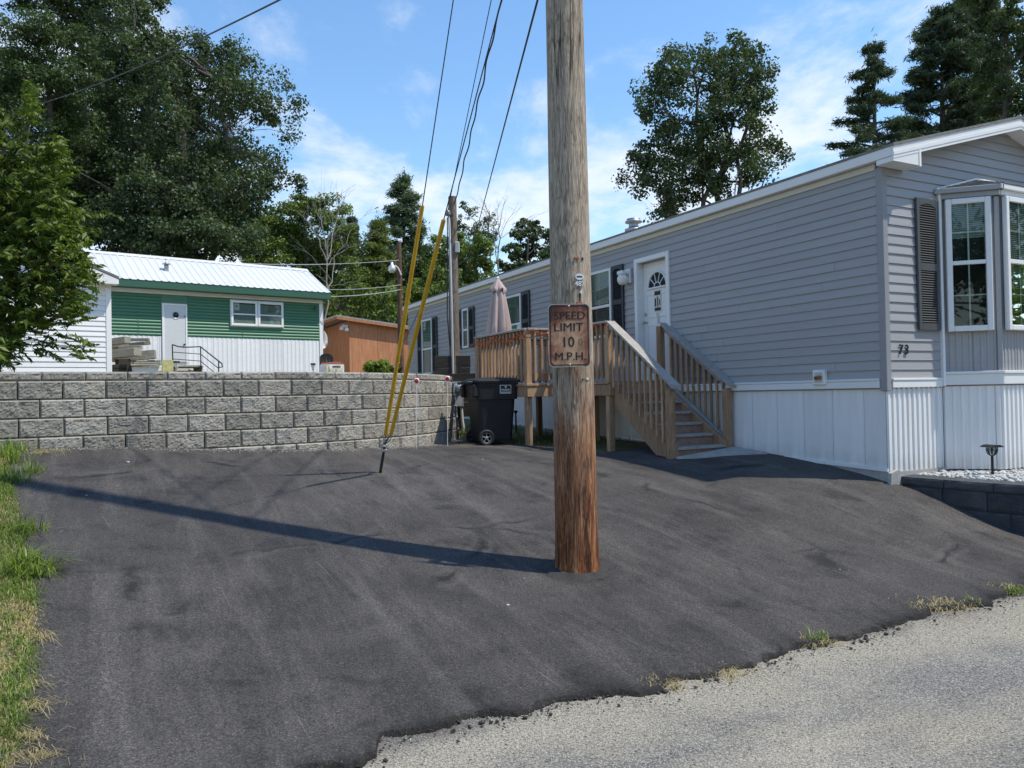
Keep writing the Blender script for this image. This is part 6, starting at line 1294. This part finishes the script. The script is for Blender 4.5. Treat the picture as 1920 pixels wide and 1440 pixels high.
# --- oak standing behind the grey house
TOT += crown_tree('oak_tree', 1338, 34, [(1373, 50), (1399, 76), (1425, 80), (1444, 86), (1470, 120), (1450, 146), (1464, 188), (1444, 222), (1455, 252), (1472, 273), (1492, 296), (1464, 316), (1468, 334), (1437, 348), (1399, 356), (1380, 335), (1360, 370), (1352, 386), (1322, 376), (1288, 395), (1241, 420), (1218, 420), (1226, 386), (1190, 372), (1150, 344), (1156, 324), (1186, 312), (1164, 303), (1177, 272), (1222, 256), (1234, 232), (1194, 232), (1183, 188), (1176, 170), (1206, 154), (1211, 128), (1238, 114), (1244, 76), (1271, 80), (1305, 66), (1322, 58), (1352, 66)], 'lone round oak rising above the grey house roof', 'oak', 430, .48, .15, 74, 21, .25, 2, [(1350, 90), (1300, 130), (1410, 140)], 3.0, -.42, 'oaks')
# --- far right broadleaf and pines
TOT += decid('tall_tree', 1880, 34, [(1850, 10, 50, 34), (1900, 30, 50, 40), (1830, -10, 40, 24), (1870, 80, 44, 40), (1920, 90, 44, 50), (1850, 140, 30, 40), (1905, 160, 40, 44), (1870, 205, 40, 30), (1930, 200, 40, 50), (1810, -20, 24, 16), (1960, 60, 60, 80)], 'dark broadleaf tree at the top right corner', 'oak', .15, .75, 22, .25, (1885, 60), sr=.30)
def conifer(name, px, Y, ytop, ybase, halfw, label, mat, seed, tiers=20, dens=1.0, droop=.12, needle=.22, tuft=.5, gap=.25, lean=0, taper=1.0, crook=.0, asym=None, group='conifers behind the homes'):
    rg = np.random.default_rng(seed); b0 = at_depth(px, 600, Y); base = np.array([b0[0], b0[1], G(b0[0], b0[1])]); th = thing(name, base, label, 'tree', group); top = at_depth(px + lean, ytop, Y); mpp = Y / F_PX; zb = at_depth(px, ybase, Y)[2]; hw = halfw * mpp; mb = MB()
    mb.tube([base - np.array([0, 0, .3]), base * .5 + top * .5 + rg.normal(size=3) * .05, top], [.24 * hw ** .4, .13 * hw ** .4, .02], 8, caps=False); C = []; O = []; D_ = []
    for i in range(tiers):
        t = (i + rg.uniform(-.3, .3)) / tiers; z = zb + (top[2] - zb) * max(0, t); ax = base + (top - base) * ((z - base[2]) / (top[2] - base[2])); rr = hw * ((1 - t) ** taper * .93 + .05)
        for k in range(rg.integers(5, 8)):
            if rg.uniform() < gap: continue
            a = rg.uniform(0, 2 * math.pi); l = rr * rg.uniform(.55, 1.12); d = np.array([math.cos(a), math.sin(a), rg.uniform(-.05, .22) - droop]); e = ax + d * l; e[2] += rg.normal() * .1; limb(mb, ax, e, .035 * hw ** .5, .008, rg, .04, 4, .1)
            m = int(dens * (7 + l * 13)); s = rg.uniform(.28, 1.0, m) ** .8; side = np.cross(d, (0, 0, 1.)); side /= np.linalg.norm(side)
            pos = ax + (e - ax) * s[:, None] + side * (rg.uniform(-1, 1, m) * l * .30 * (1.15 - s))[:, None]; pos[:, 2] += rg.normal(size=m) * .05
            q = 12; pp = np.repeat(pos, q, 0) + rg.normal(size=(m * q, 3)) * np.array([.5, .5, .30]) * tuft * .32; C.append(pp); dd = np.repeat(np.tile(d, (m, 1)), q, 0) + rg.normal(size=(m * q, 3)) * .9; D_.append(dd)
    mt = top + rg.normal(size=(60, 3)) * np.array([.12, .12, .4]) - np.array([0, 0, .3]); C.append(mt); D_.append(np.tile([0, 0, 1.], (60, 1)))
    mb.build('trunk', M['bark'], th, fix=False); C = np.vstack(C); D_ = np.vstack(D_); n = len(C); L_ = needle * 1.15 * rg.uniform(.6, 1.4, n); link('crown', leaf_mesh('crown', C, L_, L_ * .17, .2, None, seed, M[mat], .1, -.1, base, D_), base, th); return n
TOT += conifer('spruce_tree', 757, 60, 328, 620, 78, 'tall pointed spruce in the centre behind the lamp pole', 'spruce', 31, 30, .62, .05, .34, 1.2, .08, taper=.58)
TOT += conifer('hemlock_tree', 708, 50, 408, 650, 60, 'yellow-green conifer left of the tall spruce', 'hem', 32, 26, .95, .1, .26, .9, .08, taper=.7)
TOT += conifer('hemlock_tree', 660, 58, 405, 620, 40, 'dark narrow conifer beside the bare tree', 'needle', 36, 22, 1.3, .1, .3, .9, .1, taper=.8)
TOT += conifer('pine_tree', 1640, 38, 78, 330, 92, 'small layered pine right of the lone oak', 'needle', 33, 15, 1.25, .02, .24, .75, .22, lean=-2, taper=.72)
TOT += conifer('pine_tree', 1765, 40, 20, 300, 105, 'large dark pine behind the front gable', 'needle', 34, 20, 1.5, -.02, .26, .95, .12, taper=.42)
TOT += conifer('pine_tree', 1830, 44, -60, 280, 80, 'pine behind the top right broadleaf tree', 'needle', 35, 18, 1.3, .0, .28, .9, .2, taper=.5)
def far_tree(x, y, r, h, label, seed, mat='maple'):  # unseen trees added so the bay window panes reflect dark green
    rg = np.random.default_rng(seed); base = np.array([x, y, G(x, y)]); th = thing('roadside_tree', base, label, 'tree', 'trees across the road'); mb = MB(); mb.tube([base - np.array([0, 0, .2]), base + np.array([.2, .1, h * .7])], [.3, .12], 8, caps=False); C = []; O = []
    for i in range(24):
        c = base + np.array([rg.normal() * r * .55, rg.normal() * r * .55, h * rg.uniform(.08, .95)]); p, o, cc = blob_points(c, np.array([1, 1, 1]) * r * rg.uniform(.4, .6), 420, rg, 12, .6, .8, .34); C.append(p); O.append(o); limb(mb, base + np.array([0, 0, h * .3]), c, .08, .02, rg)
    mb.build('trunk', M['bark'], th, fix=False); C = np.vstack(C); O = np.vstack(O); L_ = .42 * rg.uniform(.6, 1.3, len(C)); link('crown', leaf_mesh('crown', C, L_, L_ * .6, .45, O, seed, M[mat], .2, .2, base), base, th)
for i, (x, y, r, h) in enumerate(((34, 4, 6, 13), (38, 12, 6, 14), (31, -4, 5.5, 12), (44, 20, 6, 13), (-4, -26, 5, 12), (5, -28, 5, 13), (-13, -25, 5, 12), (14, -27, 5, 12))): far_tree(x, y, r, h, ['tree beyond the right end of the road', 'tall tree farther right along the road', 'small tree right of the camera across the road', 'farthest tree right of the grey house', 'tree behind the camera across the road', 'tall tree straight behind the camera', 'tree behind and left of the camera', 'tree behind and right of the camera'][i], 90 + i)
# --- bare trees
def bare(name, px, Y, segs, label, r=.10, mat='barkpale', seed=41):
    rg = np.random.default_rng(seed); b0 = at_depth(px, 600, Y); base = np.array([b0[0], b0[1], G(b0[0], b0[1])]); th = thing(name, base, label, 'tree', 'bare trees'); mb = MB(); tr = MB()
    def grow(p, q, r0, lvl):
        P = limb(mb if lvl else tr, p, q, r0, r0 * .5, rg, .06, 6, .0)
        if lvl < 3:
            for i in range(5 if lvl else 2):
                s = P[rg.integers(2, len(P))]; d = (q - p); L_ = np.linalg.norm(d); e = s + d / L_ * L_ * rg.uniform(.25, .5) + rg.normal(size=3) * np.array([.24, .18, .16]) * L_; grow(np.array(s), e, r0 * .42, lvl + 1)
    for i, (a, b, r0) in enumerate(segs): grow(base if a is None else at_depth(*a, Y), at_depth(*b, Y + rg.uniform(-.5, .5)), r0, 0 if a is None else 1)
    tr.build('trunk', M[mat], th, fix=False); mb.build('branches', M[mat], th, fix=False)
bare('bare_tree', 604, 40, [(None, (613, 490), .075), ((613, 490), (630, 410), .038), ((613, 492), (582, 420), .035), ((612, 500), (650, 455), .03), ((615, 480), (600, 400), .03)], 'bare pale dead tree standing in front of the green trees')
bare('bare_tree', 935, 46, [(None, (934, 500), .07), ((934, 500), (940, 405), .04), ((934, 510), (925, 430), .03)], 'thin bare tree above the grey house roof', .05, seed=43)
bare('bare_tree', 922, 50, [(None, (919, 480), .08), ((919, 480), (917, 395), .06)], 'slim straight trunk rising next to the thin bare tree', .05, 'bark', seed=44)
bare('bare_tree', 1370, 33, [(None, (1378, 360), .05), ((1378, 360), (1384, 325), .03)], 'short pale snag beside the lone oak', .04, seed=45)
# --- young leafy shrub tree at the left, close to the wall
def shrub(seed=51):
    rg = np.random.default_rng(seed); Y = 10.6; base = at_depth(-10, 700, Y); base[2] = G(base[0], base[1]); th = thing('leafy_shrub', base, 'bright yellow-green narrow-leaved young tree at the left edge', 'shrub'); mb = MB(); C = []; D_ = []
    tips = []
    blobs = [(-20, 260, 40, 60, 40), (10, 300, 50, 60, 60), (60, 330, 55, 50, 60), (85, 290, 30, 30, 26), (30, 380, 80, 60, 90), (100, 400, 55, 50, 70), (60, 450, 90, 60, 100), (120, 470, 45, 50, 70), (140, 520, 30, 40, 40), (20, 520, 80, 70, 90), (90, 540, 60, 50, 70), (130, 575, 35, 25, 26), (10, 600, 60, 60, 60), (60, 600, 50, 26, 30), (0, 660, 40, 40, 40), (-60, 400, 60, 120, 90), (-60, 560, 60, 100, 70), (30, 450, 60, 60, 60)]
    lead = [(58, 185, 12, 24, 14), (52, 215, 14, 20, 10), (100, 270, 10, 14, 8), (105, 300, 20, 14, 10), (120, 330, 16, 12, 8)]
    for bx, by, rx_, ry_, n in blobs + lead:
        for i in range(int(n * 1.35)):
            g = rg.normal(size=2) * .46; x, y = bx + g[0] * rx_, by + g[1] * ry_; dy = rg.normal() * .45; tips.append(at_depth(x, y, Y + dy))
    for px, py in [(x, 610 + abs(x - 90) * .25 + rg.uniform(0, 50)) for x in np.linspace(60, 165, 22)]: tips.append(at_depth(px, py + rg.uniform(-20, 20), Y + rg.normal() * .3))
    hub = [at_depth(*p, Y) for p in ((0, 640), (10, 540), (30, 450), (30, 360), (20, 300))]
    mb.tube([base - np.array([0, 0, .2]), hub[0], hub[1], hub[2], hub[3], hub[4]], [.05, .045, .04, .03, .02, .012], 8); mb.tube([hub[3], at_depth(45, 300, Y), at_depth(56, 230, Y), at_depth(60, 165, Y)], [.02, .014, .009, .004], 6); mb.tube([hub[3], at_depth(80, 340, Y), at_depth(98, 262, Y)], [.016, .01, .004], 6)
    for t in tips:
        h = min(hub, key=lambda q: np.linalg.norm(q - t) + max(0, q[2] - t[2]) * .6); d = t - h; L_ = np.linalg.norm(d); dr_ = d / L_; dr_ = dr_ + np.array([0, 0, -.25]) + rg.normal(size=3) * .25; dr_ /= np.linalg.norm(dr_)
        if rg.uniform() < .22: limb(mb, h, t, .008, .003, rg, .08, 4, .05)
        tl = rg.uniform(.16, .30); st = t - dr_ * tl * .5; mb.tube([st, st + dr_ * tl], [.0025, .0012], 3, caps=False); m = rg.integers(11, 17); s = np.linspace(.1, 1.05, m); side = np.cross(dr_, (0, 0, 1.)); side /= np.linalg.norm(side) + 1e-6
        sg_ = np.where(np.arange(m) % 2, 1, -1)[:, None]; ld = dr_ * .75 + side * sg_ * .8 + rg.normal(size=(m, 3)) * .2 + np.array([0, 0, -.15]); ld /= np.linalg.norm(ld, axis=1)[:, None]; C.append(st + dr_ * (s * tl)[:, None] + ld * .035); D_.append(ld)
    mb.build('trunk', M['bark'], th, fix=False); C = np.vstack(C); D_ = np.vstack(D_); n = len(C); L_ = rg.uniform(.085, .15, n); link('crown', leaf_mesh('crown', C, L_, L_ * .30, .55, None, seed, M['lime'], .25, .12, base, D_ * 2.0), base, th); return n
TOT += shrub()
# --- bush, ornamental grass, flowers by the shed
def bush(px, py, rx_, ry_, Y, n, label, mat, leaf, seed, name='garden_bush'):
    rg = np.random.default_rng(seed); c = at_depth(px, py, Y); base = np.array([c[0], c[1], G(c[0], c[1])]); th = thing(name, base, label, 'plant'); mpp = Y / F_PX; p, o, cc = blob_points(c, np.array([rx_ * mpp, ry_ * mpp, rx_ * mpp]), n, rg, 26, .6, .9, .34); mb = MB()
    for q in cc: limb(mb, base, q, .012, .004, rg, .08, 4, .1)
    mb.build('stems', M['bark'], th, fix=False); L_ = leaf * rg.uniform(.6, 1.4, n); link('foliage', leaf_mesh('foliage', p, L_, L_ * .5, .5, o, seed, M[mat], .2, .1, base), base, th)
bush(708, 690, 30, 18, 19.5, 2600, 'yellow-green bush on the wall top in front of the orange shed', 'bush', .085, 61); bush(742, 692, 14, 8, 19.0, 700, 'low leafy clump with pink blooms near the guy wires', 'maple', .07, 62, 'flower_clump')
fl = at_depth(742, 688, 18.9); th = thing('pink_flowers', (fl[0], fl[1], G(fl[0], fl[1])), 'pale pink flower heads left of the yellow guy guards', 'flowers'); mb = MB()
for q in range(5):
    c = fl + RNG.normal(size=3) * np.array([.06, .04, .05]); mb.lathe(Fr(c, (1, 0, 0)), [(0, .05), (.045, .02), (.05, -.01), (0, -.04)], 8); mb.tube([c, (fl[0], fl[1], G(fl[0], fl[1]))], .005, 4)
mb.build('blooms', M['flower'], th)
def blades(P, h, w, lean, seed, mat, name, curl=.5):
    """curved three-point blades"""
    rg = np.random.default_rng(seed); n = len(P); a = rg.uniform(0, 2 * math.pi, n); d = np.c_[np.cos(a), np.sin(a), np.zeros(n)]; s = np.c_[-d[:, 1], d[:, 0], np.zeros(n)]; l = (lean * rg.uniform(.3, 1.3, n))[:, None]; hh = (h * rg.uniform(.5, 1.3, n))[:, None]; ww = (w * rg.uniform(.7, 1.3, n))[:, None]
    m = P + d * hh * l * .35 + np.array([0, 0, 1.]) * hh * .62; t = P + d * hh * l * 1.1 + np.array([0, 0, 1.]) * hh * (.95 - curl * l * .6)
    V = np.stack([P - s * ww, P + s * ww, m + s * ww * .7, m - s * ww * .7, t], 1).reshape(-1, 3); i = np.arange(n)[:, None] * 5
    F_ = np.vstack([np.c_[i, i + 1, i + 2], np.c_[i, i + 2, i + 3], np.c_[i + 3, i + 2, i + 4]]); return fastmesh(name, V, F_, mat)
gq = at_depth(624, 690, 25.0); gb = np.array([gq[0], gq[1], G(gq[0], gq[1])]); th = thing('ornamental_grass', gb, 'tall tan feathery ornamental grass before the dark side of the shed', 'plant')
n = 420; P = RNG.normal(size=(n, 3)) * np.array([.13, .13, 0]); link('blades', blades(P, .85, .006, .38, 3, M['bush'], 'blades', .3), gb, th); n = 260; P = RNG.normal(size=(n, 3)) * np.array([.11, .11, 0]); link('plumes', blades(P, 1.25, .008, .24, 4, M['dry'], 'plumes', .1), gb, th)
# ------------------------------------------------------------------ lawn strip, weeds, loose stones
def strip_pts(n, wmax, seed):
    rg = np.random.default_rng(seed); L_ = resample(LEFTE, 300); i = rg.integers(0, 299, n); p = L_[i]; d = L_[i + 1] - L_[i]; d /= np.linalg.norm(d, axis=1)[:, None]; nr = np.c_[-d[:, 1], d[:, 0]]; off = rg.uniform(0, 1, n) ** 1.15 * wmax - .10 * rg.uniform(0, 1, n) ** 2
    q = p + nr * off[:, None] + rg.normal(size=(n, 2)) * .03; return q, off
q, off = strip_pts(90000, 1.9, 71)
nz = np.array([mnoise.fractal(Vector((a * 1.7, b * 1.7, 0)), .8, 2, 4) for a, b in q]); z = H(q[:, 0], q[:, 1]) - .04
P = np.c_[q, z]; g_ = nz + RNG.normal(size=len(nz)) * .30 > -.42
d_, s_, _a = poly_dist(q[:, 0], q[:, 1], WEXT); okk = (s_ < 0) & (d_ > .05)
_prop(link('grass', blades(P[g_ & okk], .050, .0026, .95, 5, M['grass'], 'grass')), 'green grass along the left edge of the driveway', 'grass', kind='stuff')
dm = (~g_) & okk; _prop(link('dry_grass', blades(P[dm], .040, .0022, 1.5, 6, M['dry'], 'dry_grass', .9)), 'straw-coloured dry grass along the left edge of the driveway', 'grass', kind='stuff')
tu = [gpt(x, y) for x, y in ((38, 905), (60, 888), (30, 870), (58, 1000), (66, 1070), (80, 1080), (40, 1085), (20, 860), (30, 850))]; P = np.vstack([t + RNG.normal(size=(60, 3)) * np.array([.05, .05, 0]) for t in tu]); P[:, 2] = H(P[:, 0], P[:, 1]) - .03
_prop(link('grass_tufts', blades(P, .19, .0045, 1.15, 7, M['grass'], 'grass_tufts', .7)), 'long grass tufts leaning over the left driveway edge', 'grass', kind='stuff')
for (x, y, n, hgt, lab) in ((1533, 1202, 34, .075, 'small bright grass tuft at the road edge of the driveway'), (1905, 1112, 60, .06, 'yellowish grass tuft at the right end of the road edge'), (1820, 1130, 20, .05, 'tiny weed tuft on the sandy road edge')):
    c = at_z(x, y, .015); P = RNG.normal(size=(n, 3)) * np.array([.035, .025, 0]); th = thing('grass_tuft', c, lab, 'grass tuft', 'weeds at the road edge'); link('blades', blades(P, hgt, .0035, 1.0, 8, M['grass'], 'blades', .5), c, th)['kind'] = 'stuff'
wq = [DF(x, y, 0) for x, y in zip(RNG.uniform(.05, 1.6, 900), RNG.uniform(4.2, 10.5, 900))]; P = np.array([(p[0], p[1], G(p[0], p[1]) - .03) for p in wq]); _prop(link('weeds', blades(P, .12, .006, .9, 9, M['maple'], 'weeds', .5)), 'low dark weeds growing under the deck', 'weeds', kind='stuff')
P = np.array([(a, b, G(a, b) - .02) for a, b in zip(RNG.uniform(-.95, -.45, 260), RNG.uniform(13.7, 14.2, 260))]); _prop(link('weeds', blades(P, .14, .006, .8, 19, M['bush'], 'weeds', .5)), 'yellow-green weeds at the foot of the meter post', 'weeds', kind='stuff')
# loose grit along the broken asphalt edge, white pebbles on the driveway
n = 5200; ii = RNG.integers(0, NU, n); e = -np.abs(RNG.normal(size=n)) * .28 + .02; q = Fc[ii] + RN * e[:, None] + RD * RNG.normal(size=n)[:, None] * .02; V, F_ = stone_field(np.c_[q, np.full(n, .002)], RNG.uniform(.0018, .0045, n) * (1 + (RNG.uniform(size=n) > .97) * .9), .7, 81)
_prop(link('grit', fastmesh('grit', V, F_, M['pebble'])), 'pale loose grit along the broken road edge', 'grit', kind='stuff')
n = 900; ii = RNG.integers(0, NU, n); e = RNG.normal(size=n) * .09 - .03; q = Fc[ii] + RN * e[:, None]; V, F_ = stone_field(np.c_[q, np.full(n, .012)], RNG.uniform(.0025, .0065, n), .7, 82); _prop(link('asphalt_crumbs', fastmesh('asphalt_crumbs', V, F_, M['drive'])), 'black asphalt crumbs along the broken driveway edge', 'crumbs', kind='stuff')
n = 420; ii = RNG.integers(40, NU, n); e = -np.abs(RNG.normal(size=n)) * .07 + .03; q = Fc[ii] + RN * e[:, None]; V, F_ = stone_field(np.c_[q, np.full(n, .008)], RNG.uniform(.004, .014, n) * (RNG.uniform(size=n) ** .8 + .3), .55, 84); _prop(link('asphalt_chips', fastmesh('asphalt_chips', V, F_, M['drive'])), 'broken dark asphalt chips lying on the road edge', 'chips', kind='stuff')
peb = [gpt(x, y) for x, y in ((647, 1200), (688, 1218), (983, 1087), (938, 1090), (1180, 1086), (953, 1138), (214, 852), (240, 868), (304, 858), (120, 922), (74, 905), (133, 950), (162, 931), (247, 897), (320, 917), (115, 1000), (905, 863), (1012, 910), (1090, 880), (815, 838), (1575, 1070), (1590, 1072), (1512, 1210), (1365, 1275), (900, 837), (1040, 905))]
pz_ = RNG.uniform(.007, .017, len(peb)); V, F_ = stone_field(np.array([p + np.array([0, 0, .008]) for p in peb]), pz_, .6, 83); _prop(link('pebbles', fastmesh('pebbles', V, F_, M['gravelw'])), 'white pebbles scattered over the dark driveway', 'pebbles', kind='stuff')
# bare stems in front of the deck, straw and grit litter
bs = gpt(945, 815); bs = np.array([bs[0], bs[1], 0]); bq = DF(OW + .16, 5.9, 0); bz0 = GL(bq[0], bq[1]); th = thing('twiggy_plant', (bq[0], bq[1], bz0), 'thin bare stems leaning in front of the left deck rail', 'plant'); mb = MB()
for px, py in ((985, 660), (962, 645), (970, 690), (948, 655), (978, 640), (935, 690)): limb(mb, np.array([bq[0], bq[1], bz0 - .03]), at_depth(px, py, bq[1] - .05), .006, .0025, RNG, .05, 6, .05)
mb.build('stems', plain('twig', (.22, .13, .08), .9), th, fix=False)
def litter(points, n, rad, seed, hgt=.035):
    rg = np.random.default_rng(seed); P = np.vstack([p + rg.normal(size=(n, 3)) * np.array([r_, r_ * .6, 0]) for p, r_ in zip(points, rad)]); P[:, 2] = np.maximum(H_low(P[:, 0], P[:, 1]), .0) + .006; return blades(P, hgt, .0016, 3.2, seed, M['dry'], 'straw', 1.0)
lp_ = [gpt(x, y) for x, y in ((868, 836), (885, 834), (100, 848), (60, 852), (50, 1290), (62, 1330), (48, 1390), (70, 1425), (72, 1200))] + [at_z(x, y, .01) for x, y in ((1750, 1142), (1775, 1136), (1360, 1262), (1240, 1283), (1530, 1206), (1900, 1108))]
_prop(link('straw_litter', litter(lp_, 110, [.10, .10, .12, .12, .045, .045, .05, .05, .04, .09, .07, .08, .06, .05, .08], 95)), 'dry straw litter in small patches at the pavement edges', 'litter', kind='stuff')
n = 2600; sq_ = RNG.uniform(1.5, segw[-1], n); q = []
for s_ in sq_:
    p, d = path_at(Pw, segw, s_); nr_ = np.array([-d[1], d[0]]); q.append(p - nr_ * (.10 + abs(RNG.normal()) * .09))
q = np.array(q); V, F_ = stone_field(np.c_[q, H_low(q[:, 0], q[:, 1]) + .014], RNG.uniform(.003, .009, n), .6, 96); _prop(link('wall_grit', fastmesh('wall_grit', V, F_, M['pebble'])), 'loose pale grit along the foot of the block wall', 'grit', kind='stuff')
TOT += decid('tall_tree', -230, 40, [(-200, 60, 90, 70), (-280, 140, 90, 80), (-150, 160, 80, 70), (-230, 260, 110, 80), (-120, 300, 90, 70), (-300, 360, 100, 80), (-180, 400, 100, 70), (-100, 430, 70, 60)], 'leafy tree beyond the left edge behind the shrub', 'oak', .24, .8, 25, .3, (-220, 200))
print('leaves', TOT)
